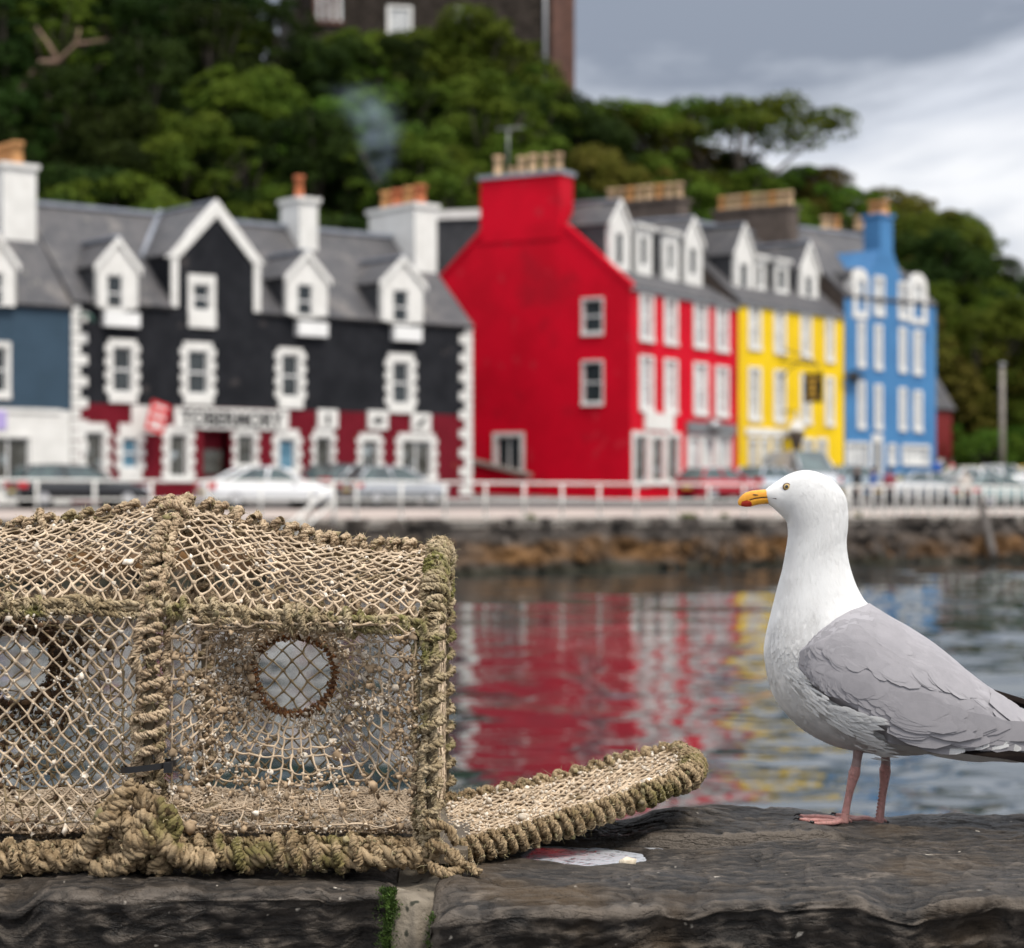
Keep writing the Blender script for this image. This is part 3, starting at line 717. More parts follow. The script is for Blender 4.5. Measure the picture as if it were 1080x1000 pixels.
    # white and red banner, hung slantwise on an iron arm over the pavement
    cx_, cz = f.uz(166, 440, -.8)
    b = empty('banner_sign', W(cx_, -.8, cz), 'tilted red and white hanging sign on the front of the black house', 'sign')
    T = lambda a, c_, e_: W(cx_ + a*math.cos(-.28) - e_*math.sin(-.28), -.8 + c_, cz + a*math.sin(-.28) + e_*math.cos(-.28))
    mb = MB(); mb.box(T, (-.36, -.03, -.55), (.36, .03, .55)); bd = mb.build('board', mat('sign_red', (.62,.02,.03), None, rough=.5), b)
    mb = MB()
    for z_, h_, w_ in ((.38, .1, .5), (.05, .12, .56), (-.3, .2, .5)): mb.box(T, (-w_/2, -.045, z_-h_/2), (w_/2, -.032, z_+h_/2))
    mb.build('white_stripes', M['white'], bd)
    mb = MB(); mb.tubes(np.array([W(cx_-.1, 0, cz+.62), W(cx_-.1, -.95, cz+.62)]), .025, 6); mb.build('bracket', M['dark'], b)
black_house()
# ================================================================== the dark blue house at the left edge
def navy_house():
    f = BK; W = f.W; uL = f.uz(-190, 400)[0]; zb = 2.0
    root = empty('dark_blue_house', W(-3, 0, 2.3), 'dark blue house with a white shop front and tall white chimney at left edge', 'house')
    ze = f.uz(30, 319)[1]; zr = f.uz(60, 210, 4.0)[1] - .30; D = 8.0; zm = f.uz(30, 432)[1]
    up = [window(f, root, (-12,366,7,414), (-18,360,11,421))]
    lo = [window(f, root, (-60,461,31,506), (-64,457,35,512), pane='interior', bars=0, uprights=3)]
    up.append(window(f, root, (-110,364,-90,412), (-116,358,-84,420)))
    mb = MB(); wall(mb, f, [(uL, zm), (-.02, zm), (-.02, ze), (uL, ze)], up, 0); wall(mb, f, [(uL, zb), (-.02, zb), (-.02, zm), (uL, zm)], lo, 1)
    shell(mb, f, uL, -.02, D, zb, ze, zr, 0); mb.build('wall', [M['navy'], M['white']], root)
    pitched(f, root, uL, -.01, D, ze, zr)
    dormer(f, root, -28, 17, 276, 246, 322, (-14,287,4,322), 3.0, v=-.26)
    uu = f.uz(16, 220, 3.4)[0]
    chimney(W, root, (uu-1.0, 2.3), (uu+.3, 4.6), zr-2.6, f.uz(16,182,3.4)[1], 'white', [.1, .36, .62, .88], potm='pot_orange', cope='white', poth=.85, potr=.24, along='v')
    u, z = f.uz(-4, 443); mb = MB(); mb.box(W, (u-1.6, -.07, z-.32), (u+.35, -.002, z+.32)); mb.build('sign_board', mat('lilac_board', (.4,.33,.62), None, rough=.5), root)
    mb = MB(); mb.box(W, (uL, -.05, zm-.12), (-.4, 0.02, zm+.04)); mb.build('band_course', M['white'], root)
navy_house()
# ================================================================== the red house
RF = facpx(665, 90, 778, 99.5)
RW = 10.5
RG = Fac(RF.W(0, RW, 0)[:2], RF.W(0, 0, 0)[:2])       # its gable wall
def gable_house_windows(f, root, rows, cols, sur=.2, pane='glass_pale', bars=1, uprights=0):
    hs = []
    for (yt0, yb0, yt1, yb1) in rows:         # top/bottom at the first and last column, in pixels
        for i, (x0, x1) in enumerate(cols):
            k = i/(len(cols)-1); hs.append(window(f, root, (x0+3.6, yt0+(yt1-yt0)*k+4, x1-4.2, yb0+(yb1-yb0)*k-5), (x0+1, yt0+(yt1-yt0)*k+1, x1-1.6, yb0+(yb1-yb0)*k-1), pane=pane, bars=bars, uprights=uprights))
    return hs
def red_house():
    f, g = RF, RG; W = f.W; zb = 2.3
    root = empty('red_house', W(f.L/2, 0, gxy(*W(f.L/2, 0, 0)[:2])), 'tall scarlet red house with a plain gable end and a red chimney', 'house')
    ze = f.uz(665, 302)[1]; zr = g.uz(552, 236)[1] + .2; D = RW
    up = gable_house_windows(f, root, [(309,362,322,373), (374,436,385,442)], [(673,691), (699,716), (730,748), (753,770)])
    for r, s in (((669,460,682,510),(666,455,685,513)), ((688,462,699,508),(686,457,701,512)), ((704,461,715,507),(702,456,718,512))): up.append(window(f, root, r, s, pane='interior', bars=0))
    for r, s in (((727,463,738,500),(724,459,741,504)), ((743,463,752,500),(741,459,755,504)), ((757,463,769,500),(755,459,772,504))): up.append(window(f, root, r, s, pane='glass_pale', bars=0))
    mb = MB(); wall(mb, f, [(0, zb), (f.L, zb), (f.L, ze), (0, ze)], up, 0)
    hs = []
    for r in ((615,316,635,351), (615,382,635,425)): hs.append(window(g, root, r, (r[0]-1.5, r[1]-2, r[2]+1.5, r[3]+3), bars=1))
    hs.append(window(g, root, (524,460,549,500), (520,456,553,505), bars=0, uprights=1, pane='glass'))
    # gable: wallhead chimney shoulders
    ul, ur = g.uz(508, 242)[0], g.uz(597, 242)[0]; zt = g.uz(552, 242)[1]
    k = (zt-ze)/(RW-ur)
    wall(mb, g, [(0, zb), (RW, zb), (RW, ze), (ur, zt), (ul, zt), (0, zt - k*ul)], hs, 0)
    shell(mb, f, 0, f.L, D, zb, ze, None, 0, left=False)
    mb.build('wall', M['red'], root)
    pitched(f, root, .1, f.L, D, ze, zr, ov=.15)
    mb = MB()   # skew stones along the gable edges
    for pts in ([(RW+.12, ze-.12), (RW+.1, ze+.12), (ur, zt+.12), (ur, zt-.1)], [(0, zt-k*ul-.1), (ul, zt-.1), (ul, zt+.12), (0, zt-k*ul+.1)]): mb = MB(); mb.prism(g.W, pts, -.07, .25); mb.build('gable_skew', M['red'], root)
    zc_ = g.uz(552, 186)[1]
    a0, a1 = g.uz(507, 210)[0], g.uz(591, 210)[0]
    chimney(g.W, root, (a0, -.04), (a1, 1.15), zt-.5, zc_, 'red', [.14, .32, .44, .58, .74, .9], potm='pot_buff', cope='lead', poth=.85, potr=.2, tall=[1.15, .5, 1, 1.05, 1, 1])
    mb = MB(); c = g.W(a0+1.1, .5, zc_); mb.tubes(np.array([c, c+Vector((0,0,2.3))]), .03, 5); mb.tubes(np.array([c+Vector((-.5,0,2.2)), c+Vector((.7,0,2.3))]), .025, 5)
    for q in (-.3, 0, .3, .6): mb.tubes(np.array([c+Vector((q,-.3,2.24)), c+Vector((q,.3,2.24))]), .02, 4)
    mb.build('aerial', M['metal'], root)
    V = 1.3
    dormer(f, root, 643, 665, 238, 213, 290, (650,246,658,280), 3.4, v=V, bars=0)
    dormer(f, root, 671, 688, 241, 236, 291, (676,250,683,280), 1.8, v=V, bars=0, flat='white')
    dormer(f, root, 700, 716, 247, 242, 297, (705,257,711,285), 1.8, v=V, bars=0, flat='white')
    dormer(f, root, 722, 741, 255, 231, 301, (728,262,735,290), 3.4, v=V, bars=0)
    sign(f, root, (679,436,709,454), name='sign_board')
    s2 = sign(f, root, (723,446,773,458), m='metal', name='sign_board', v=-.16)
    u, z = f.uz(748, 450); mb = MB(); mb.lathe(f.W(u, -.2, z-.35), [(.02, 0), (.3, .1), (.42, .35), (.3, .6), (.02, .7)], 10); mb.build('emblem', M['metal'], s2)
    mb = MB(); mb.box(W, (0, -.12, ze-.16), (f.L, .0, ze-.02)); mb.build('gutter', M['metal'], root)
red_house()
def ramp_wall():   # low ramp wall against the red gable
    g = RG; a = g.uz(497, 490, -1.2)[0]; b = g.uz(556, 505, -1.2)[0]; z1 = g.uz(497, 487, -1.2)[1]; z2 = g.uz(556, 503, -1.2)[1]
    root = empty('ramp_wall', g.W((a+b)/2, -1.2, 2.5), 'low sloping red wall with grey coping at the foot of the red gable', 'wall')
    mb = MB(); mb.prism(g.W, [(a-1.5, 2.2), (b, 2.2), (b, z2), (a-1.5, z1+.3)], -1.3, -1.05); mb.build('wall', M['red'], root)
    mb = MB(); mb.prism(g.W, [(a-1.5, z1+.3), (b+.1, z2), (b+.1, z2+.16), (a-1.5, z1+.46)], -1.4, -.95); mb.build('coping', M['kerb'], root)
ramp_wall()
# ================================================================== the yellow house
YF = facpx(778.6, 99.6, 890, 107.6)
def yellow_house():
    f = YF; W = f.W; zb = 2.4; D = 10.
    root = empty('yellow_house', W(f.L/2, 0, gxy(*W(f.L/2, 0, 0)[:2])), 'bright yellow house with white sash windows and steep slate dormers', 'house')
    ze = f.uz(780, 318)[1]; zr = f.uz(790, 247, 5.)[1]
    hs = gable_house_windows(f, root, [(319,371,335,384), (386,446,396,451)], [(788,804), (815,830), (843,857), (869,881)])
    for x0, x1 in ((789,799), (801,811), (814,824), (846,858), (861,872)): hs.append(window(f, root, (x0+1.5,466,x1-1.5,496), (x0,462,x1,500), bars=0, pane='glass_pale'))
    mb = MB(); wall(mb, f, [(0, zb), (f.L, zb), (f.L, ze), (0, ze)], hs, 0); shell(mb, f, 0, f.L, D, zb, ze, zr, 0, vr=5., ms=1); mb.build('wall', [M['yellow'], M['brownstone']], root)
    pitched(f, root, 0, f.L, D, ze, zr, ov=.15)
    dormer(f, root, 775, 795, 268, 238, 312, (781,278,789,304), 3.6, v=.8, bars=0)
    dormer(f, root, 797, 808, 273, 268, 309, (800,280,805,303), 1.6, v=.8, bars=0, flat='white')
    dormer(f, root, 818, 832, 277, 270, 314, (821,284,829,306), 1.6, v=.8, bars=0, flat='white')
    dormer(f, root, 844, 863, 284, 257, 322, (850,292,857,314), 3.6, v=.8, bars=0)
    mb = MB(); mb.box(W, (0, -.12, ze-.16), (f.L, 0, ze-.02)); mb.build('gutter', M['metal'], root)
    sb = sign(f, root, (786,452,834,460), name='shop_fascia', m='white')
    # hanging inn sign on a wrought bracket, a thing of its own
    u, z = f.uz(824, 384); b = empty('hanging_sign', W(u, -.6, z), 'black and gold hanging sign on an iron bracket on the yellow house', 'sign')
    mb = MB(); e = 2.0
    mb.tubes(np.array([W(u, 0, z+.2), W(u, -e, z-.15)]), .05, 6); mb.tubes(np.array([W(u, 0, z+.75), W(u, -e*.6, z+.35), W(u, -e, z-.1)]), .035, 6); mb.tubes(np.array([W(u, 0, z-.7), W(u, -.5, z-.2), W(u, -1, z)]), .035, 6)
    mb.build('bracket', M['dark'], b)
    mb = MB(); mb.prism(W, [(u-.04, z-.5), (u+.04, z-.5), (u+.04, z-1.9), (u-.04, z-1.9)], -e-.25, -e+.75)
    bd = mb.build('board', mat('black_sign_paint', (.012,.012,.01), None, rough=.3), b)
    mb = MB()
    for q in (-1, 1):
        uu = u + q*.05; w_ = .012*q
        for (v0, v1, za, zb_) in ((-.05, .55, -.72, -.86), (-.02, .5, -1.56, -1.68)): mb.box(lambda a, bb, c: W(a, bb-e, z+c), (min(uu,uu+w_), v0, zb_), (max(uu,uu+w_), v1, za))
        mb.box(lambda a, bb, c: W(a, bb-e, z+c), (min(uu,uu+w_), .14, -1.45), (max(uu,uu+w_), .38, -.98))
    mb.build('gilt_device', M['gold'], bd)
    mb = MB()
    for q in (-.15, .6): mb.tubes(np.array([W(u, -e+q, z-.2), W(u, -e+q, z-.52)]), .02, 5)
    mb.build('chain', M['dark'], b)
    u, z = f.uz(838, 462, -.6); b = empty('wall_lamp', W(u, -.3, z), 'bulky brown lantern with a white top low on the yellow front', 'lamp')
    mb = MB(); mb.lathe(W(u, -.7, z-.75), [(.05, 0), (.16, .1), (.3, .6), (.42, 1.0), (.38, 1.05), (.06, 1.1)], 8, smooth=False); mb.build('lantern_body', M['brownstone'], b)
    mb = MB(); mb.lathe(W(u, -.7, z+.36), [(.42, 0), (.3, .3), (.12, .5), (.05, .9), (.0, .95)], 8, smooth=False); mb.build('lantern_top', M['white'], b)
    mb = MB(); mb.tubes(np.array([W(u, 0, z+1.3), W(u, -.7, z+1.3), W(u, -.7, z+1.0)]), .04, 6); mb.build('bracket', M['dark'], b)
yellow_house()
# ================================================================== the blue house
BF = facpx(890.6, 107.8, 987, 113)
def blue_house():
    f = BF; W = f.W; zb = 2.5; D = 9.
    root = empty('blue_house', W(f.L/2, 0, gxy(*W(f.L/2, 0, 0)[:2])), 'tall blue house with arched dormers and a blue chimney over its middle gable', 'house')
    ze = f.uz(890, 312)[1]; zr = f.uz(880, 247, 4.5)[1]
    cols = [(903,914), (921,932), (946.5,957.5), (962,974)]
    hs = gable_house_windows(f, root, [(338,389,347,397), (401,454,411,457)], cols, bars=1)
    for r in ((892,466,917,499), (936,468,945,491), (951,469,980,491)): hs.append(window(f, root, (r[0]+2, r[1]+3, r[2]-2, r[3]-2), r, bars=0, uprights=3 if r[2]-r[0] > 15 else 0, pane='glass_pale'))
    hs.append(window(f, root, (922,466,928,501), (919.5,458,931,503), bars=0, pane='interior', name='door_case', bottom=False))
    # middle gable carried up to the chimney
    um = f.uz(935, 300)[0]; ua, ub = um - 1.95, um + 1.75; zc_ = f.uz(935, 264)[1]
    hs += [window(f, root, (923.5,295,930.5,330), (921.5,291,932.5,334), bars=1, pane='glass_pale'), window(f, root, (949,301,955.5,334), (947,297,957.5,338), bars=1, pane='glass_pale')]
    zsh = f.uz(935, 300)[1]
    def ogee(u0, u1, n=6, side=1):
        return [(u0 + (u1-u0)*(i/n)**1.0, zsh + (zc_-zsh)*(i/n)**1.35) for i in range(n+1)]
    out = [(0, zb), (f.L, zb), (f.L, ze), (ub, ze)] + ogee(ub, um+.5) + ogee(ua, um-.55)[::-1] + [(ua, ze), (0, ze)]
    # half dormers at either side pierce the wallhead
    mb = MB(); wall(mb, f, out, hs, 0); shell(mb, f, 0, f.L, D, zb, ze, zr, 0, vr=4.5, ms=1)
    for pts in (ogee(ub, um+.5), ogee(ua, um-.55)):
        pts = [(pts[0][0], ze)] + pts
        for (u0, z0), (u1, z1) in zip(pts[:-1], pts[1:]): mb.add([tuple(W(u0, 0, z0)), tuple(W(u1, 0, z1)), tuple(W(u1, 3.4, z1)), tuple(W(u0, 3.4, z0))], [(0,1,2,3)], 0)
    mb.build('wall', [M['blue'], M['brownstone']], root)
    pitched(f, root, 0, f.L, D, ze, zr, ov=.12)
    chimney(W, root, (um-.55, -.02), (um+.5, 1.05), zc_-.5, f.uz(935, 229)[1], 'blue', [.2, .75], potm='pot_orange', poth=.75, potr=.3, along='v')
    for (px0, px1, yk, yb, win) in ((899,915,283,336,(904,296,912,330)), (959,977,288,342,(963.5,301,972.5,337))):
        u0 = f.uz(px0, 310)[0]; u1 = f.uz(px1, 310)[0]; z0 = f.uz((px0+px1)/2, yb)[1]; z1 = f.uz((px0+px1)/2, yk)[1]; r_ = (u1-u0)/2; zs = z1 - r_
        arc = [(u0+r_ + r_*math.cos(a), zs + r_*math.sin(a)) for a in np.linspace(0, math.pi, 9)]
        wu = f.rect(win); mb = MB(); wall(mb, f, [(u0, z0), (u1, z0)] + arc, [rc(*wu)], 0, -.06, .2)
        n = len(arc)
        for i in range(n-1): mb.add([tuple(W(arc[i][0], -.06, arc[i][1])), tuple(W(arc[i+1][0], -.06, arc[i+1][1])), tuple(W(arc[i+1][0], .12, arc[i+1][1])), tuple(W(arc[i][0], .12, arc[i][1]))], [(0,1,2,3)], 0)
        for u in (u0, u1): mb.add([tuple(W(u, -.06, z0)), tuple(W(u, .5, z0)), tuple(W(u, .5, zs)), tuple(W(u, -.06, zs))], [(0,1,2,3)], 0)
        dm = mb.build('dormer', M['white'], root)
        mb = MB(); G = np.array([[W(a*1., v_, c + .05) for a, c in arc] for v_ in (.12, 2.6)]); mb.grid(G, smooth=True)
        for u in (u0, u1): mb.add([tuple(W(u, .5, ze-.4)), tuple(W(u, 2.6, ze-.4)), tuple(W(u, 2.6, zs)), tuple(W(u, .5, zs))], [(0,1,2,3)], 0)
        mb.build('dormer_roof', M['slate'], dm)
        mb = MB(); mb.box(W, (wu[0], .06, wu[1]), (wu[2], .1, wu[3])); mb.build('pane', M['glass_pale'], dm)
        mb = MB(); frame_boxes(mb, W, wu[0]+.05, wu[1]+.05, wu[2]-.05, wu[3]-.05, .05, .0, .055); zc2 = (wu[1]+wu[3])/2; mb.box(W, (wu[0], 0, zc2-.03), (wu[2], .05, zc2+.03)); mb.build('sash', M['trim'], dm)
    u, z = f.uz(897, 398); mb = MB(); mb.tubes(np.array([W(u-.9, -.4, z), W(u+.5, -.4, z)]), .12, 6); mb.box(W, (u-.1, -.42, z-.3), (u+.1, 0, z+.3)); mb.build('wall_bracket', M['dark'], root)
blue_house()
# ================================================================== party-wall stacks and roofs standing behind the front row
def stack(px0, px1, y0, y1, d, L_, npots, label, m='brownstone', poth=.8, potm=('pot_buff', 'pot_buff', 'pot_orange'), base=6.0, dirv=(-.83, .55), wd=1.1, potr=.2):
    c = at((px0+px1)/2, y0, d); ang = np.array(dirv)/np.hypot(*dirv); nrm = np.array([-ang[1], ang[0]])
    T = lambda u, v, z: Vector((c.x + ang[0]*u + nrm[0]*v, c.y + ang[1]*u + nrm[1]*v, z))
    root = empty('chimney_stack', (c.x, c.y, base), label, 'chimney', None)
    chimney(T, root, (-L_/2, -wd/2), (L_/2, wd/2), base, c.z, m, [(i+.5)/npots for i in range(npots)], potm=potm, poth=poth, potr=potr, name='stack')
    return root
stack(642, 718, 216, 240, 102.5, 4.3, 8, 'long brown stone chimney stack with a row of pots between the red and yellow houses', base=8)
stack(757, 836, 223, 258, 110.5, 4.4, 9, 'broad brown stone chimney stack with many pots between the yellow and blue houses', base=7)
stack(866, 886, 245, 260, 122, 1.2, 3, 'small distant chimney with orange pots just left of the blue chimney, left of the pair', base=8, dirv=(1, .3), wd=.9)
stack(901, 918, 245, 260, 124, 1.0, 3, 'small distant chimney with orange pots just left of the blue chimney, right of the pair', base=8, dirv=(1, .3), wd=.9)
def rear_wing():
    f = facpx(453, 98.5, 545, 97.5); W = f.W; zt = f.uz(480, 229)[1]; zb = 3
    root = empty('slated_wing', W(f.L/2, 0, zb), 'slate hung rear wing with a white fascia showing left of the red gable', 'building')
    mb = MB(); wall(mb, f, [(0, zb), (f.L, zb), (f.L, zt), (0, zt)], [], 0); shell(mb, f, 0, f.L, 5, zb, zt, None, 0); mb.build('wall', M['slate_dark'], root)
    mb = MB(); mb.box(W, (-.1, -.14, zt-.1), (f.L, 5.1, zt+.32)); mb.build('fascia', M['white'], root)
    mb = MB(); mb.box(W, (-.1, -.12, zb), (.3, .2, zt-.102)); mb.build('corner_board', M['white'], root)
rear_wing()
# red shed with grey roof right of the blue house
def shed():
    f = facpx(983, 117, 1004, 118.5); W = f.W; ze = f.uz(990, 428)[1]; zr = f.uz(990, 382, 1.5)[1]
    root = empty('red_shed', W(f.L/2, 0, 3), 'small dark red shed with a steep grey roof right of the blue house', 'shed')
    mb = MB(); wall(mb, f, [(0, 2.5), (f.L, 2.5), (f.L, ze), (0, ze)], [], 0); shell(mb, f, 0, f.L, 3.4, 2.5, ze, zr, 0); mb.build('wall', mat('red_oxide_boards', (.2,.015,.015), (.15,.012,.012), 3, .7), root)
    pitched(f, root, -.15, f.L+.15, 3.4, ze, zr)
    mb = MB(); mb.box(W, (f.L*.3, -.04, 2.8), (f.L*.6, -.002, 4.7)); mb.build('door', M['white'], root)
shed()
# ================================================================== the hotel on the hill
def hotel():
    f = facpx(312, 158, 592, 162); W = f.W; zt = f.uz(450, -150)[1]; zb = f.uz(450, 260)[1]; D = 14
    root = empty('stone_hotel', W(f.L/2, 0, zb), 'dark stone building with red sandstone corners above the trees on the hilltop', 'hotel')
    hs = []
    wins = [(411,9,432,42), (483,11,500,34), (411,-72,432,-38), (483,-70,500,-38), (545,-72,560,-38), (411,90,432,124), (483,90,500,124)]
    for r in wins: hs.append(window(f, root, r, (r[0]-3, r[1]-3, r[2]+3, r[3]+4), m='sandstone' if r[1] < 0 or r[1] > 60 else 'white', bars=1, uprights=1, pane='glass_pale'))
    mb = MB(); wall(mb, f, [(0, zb), (f.L, zb), (f.L, zt), (0, zt)], hs, 0); shell(mb, f, 0, f.L, D, zb, zt, None, 0); mb.build('wall', M['hotel'], root)
    mb = MB(); mb.box(W, (-.3, -.35, zt), (f.L+.3, D+.3, zt+.5)); mb.build('cornice', M['sandstone'], root)
    # canted bay at the left with red stone mullions, corner pier and drainpipe at the right
    u0, u1 = f.uz(316, 0)[0], f.uz(372, 0)[0]; um = (u1-u0)
    mb = MB(); bay = [(u0, 0), (u0+.9, -1.3), (u1-.9, -1.3), (u1, 0)]
    for (a, b) in zip(bay[:-1], bay[1:]): mb.add([tuple(W(a[0], a[1], zb)), tuple(W(b[0], b[1], zb)), tuple(W(b[0], b[1], zt-2)), tuple(W(a[0], a[1], zt-2))], [(0,1,2,3)], 0)
    mb.add([tuple(W(a[0], a[1], zt-2)) for a in bay], [(0,1,2,3)], 0)
    b_ = mb.build('bay', M['hotel'], root)
    for (y0, y1) in ((-70,-36), (-6,26), (60,94), (120,150)):
        mb = MB(); gb = MB(); z1, z0 = f.uz(340, y0)[1], f.uz(340, y1)[1]
        for i in range(4):
            ua = u0+.9 + (u1-u0-1.8)*i/4; ub = ua + (u1-u0-1.8)/4
            gb.box(W, (ua+.22, -1.36, z0), (ub-.06, -1.31, z1)); mb.box(W, (ua-.02, -1.5, z0-.3), (ua+.2, -1.31, z1+.3))
        mb.box(W, (u0+.8, -1.45, z1), (u1-.8, -1.31, z1+.25)); mb.box(W, (u0+.8, -1.48, z0-.25), (u1-.8, -1.31, z0)); mb.build('mullions', M['sandstone'], b_); gb.build('pane', M['glass_pale'], b_)
    mb = MB(); mb.box(W, (f.L-.75, -.12, zb), (f.L+.12, .9, zt), 0); z = zb
    mb.build('corner_pier', M['sandstone'], root)
    mb = MB(); mb.tubes(np.array([W(f.L-1.3, -.2, zb), W(f.L-1.3, -.2, zt)]), .14, 8); mb.build('drainpipe', M['metal'], root)
    # wing set back at the right
    mb = MB(); mb.box(W, (f.L+.13, 1.5, zb), (f.L+1.4, D-1, zt+1.0)); mb.build('side_wing', M['sandstone'], root)
hotel()
# ------------------------------------------------------------------ railings on the quay
def qp(px, off=.18, dz=0.): d = float(qd(px)) + off; return Vector(((px-CX)/F*d, d, 1.806 + dz))
def resample(pts, step):
    pts = np.array([tuple(p) for p in pts]); s = np.concatenate([[0], np.cumsum(np.linalg.norm(np.diff(pts, axis=0), axis=1))])
    n = max(2, int(round(s[-1]/step)) + 1); t = np.linspace(0, s[-1], n); return np.stack([np.interp(t, s, pts[:, i]) for i in range(3)], 1)
def railing(pxa, pxb, step, label, balusters=False):
    line = resample([qp(p) for p in np.linspace(pxa, pxb, 60)], step); o = line[len(line)//2]
    root = empty('railing', o, label, 'railing')
    for h, r in (((1.12, .045), (.58, .032)) if not balusters else ((1.1, .05), (.22, .03))):
        mb = MB(); mb.tubes(line + np.array([0, 0, h]), r, 8); mb.build('rail', M['rail'], root)
    for p in line:
        mb = MB(); q = np.array([p, p + np.array([0, 0, 1.1])]); mb.tubes(q, .045 if not balusters else .05, 8)
        mb.lathe(p, [(.0, 0), (.11, 0), (.11, .03), (.06, .05)], 8); mb.build('post' if not balusters else 'baluster', M['rail'], root)
    return root
railing(-140, 893, 1.72, 'long white two rail railing along the quay before the black and red houses')
railing(896, 1180, .56, 'white railing of close upright bars on the quay before the blue house', True)
def stair_rail():
    p0, p1, p2 = qp(352, -.15), qp(318, -.4, -.9), qp(285, -.6, -1.7)
    root = empty('step_handrail', p1, 'white sloping handrail of the steps going down from the quay', 'handrail')
    up = Vector((0, 0, 1.05)); mb = MB()
    mb.tubes(np.array([p0+up, p1+up, p2+up]), .045, 8); mb.tubes(np.array([p0+up*.5, p1+up*.5, p2+up*.5]), .035, 8); mb.build('rail', M['rail'], root)
    for p in (p0, p1, p2): mb = MB(); mb.tubes(np.array([p - Vector((0,0,.4)), p+up]), .05, 8); mb.build('post', M['rail'], root)
    root = empty('quay_steps', p1, 'dark stone steps cut down the face of the quay under the white handrail', 'steps')
    mb = MB(); n = 10
    for i in range(n):
        a = qp(356 - i*8, 0); zt = 1.8 - i*.2; mb.box(lambda x, y, z: Vector((x, y, z)), (a.x-.32, a.y-.95, -.6), (a.x+.0, a.y+.1-.0, zt-.22))
    mb.build('steps', M['brownstone'], root)
stair_rail()
# ------------------------------------------------------------------ vehicles
def carpaint(name, c, rough=.25, metal=.0):
    m = mat(name, c, None, rough=rough, metal=metal, spec=.5); m.node_tree.nodes['Principled BSDF'].inputs['Coat Weight'].default_value = .6; return m
M['tyre'] = mat('tyre_rubber', (.015,.015,.016), None, rough=.8)
M['rim'] = mat('alloy_rim', (.5,.5,.52), None, rough=.35, metal=.7)
M['carglass'] = mat('car_glass', (.03,.045,.05), (.08,.12,.12), .9, .05, spec=.8)
M['taillight'] = mat('tail_lamp_red', (.55,.02,.03), None, rough=.2); M['headlight'] = mat('head_lamp', (.6,.62,.65), None, rough=.1)
M['plate_y'] = mat('number_plate_yellow', (.7,.5,.05), None, rough=.4)
SHAPES = {  # (L,W,H), lower top line (x,z), glass base x0,x1 ; roof x0,x1 ; belt z
 'saloon': ((4.6,1.78,1.44), [(0,.62),(.03,.9),(.3,.98),(.95,.98),(3.2,.93),(4.1,.80),(4.5,.68),(4.6,.45)], .62, 3.45, 1.5, 2.65, .93),
 'estate': ((4.5,1.74,1.46), [(0,.55),(.04,.9),(.2,.94),(3.1,.93),(4.0,.82),(4.4,.68),(4.5,.45)], .06, 3.25, .45, 2.4, .92),
 'hatch': ((3.9,1.68,1.46), [(0,.55),(.04,.88),(.2,.93),(2.8,.93),(3.5,.82),(3.8,.68),(3.9,.45)], .08, 3.0, .55, 2.05, .92),
 'van': ((4.9,1.95,2.15), [(0,.6),(.03,1.1),(.1,1.2),(4.0,1.15),(4.6,.98),(4.85,.8),(4.9,.5)], .04, 4.3, .12, 3.2, 1.15)}
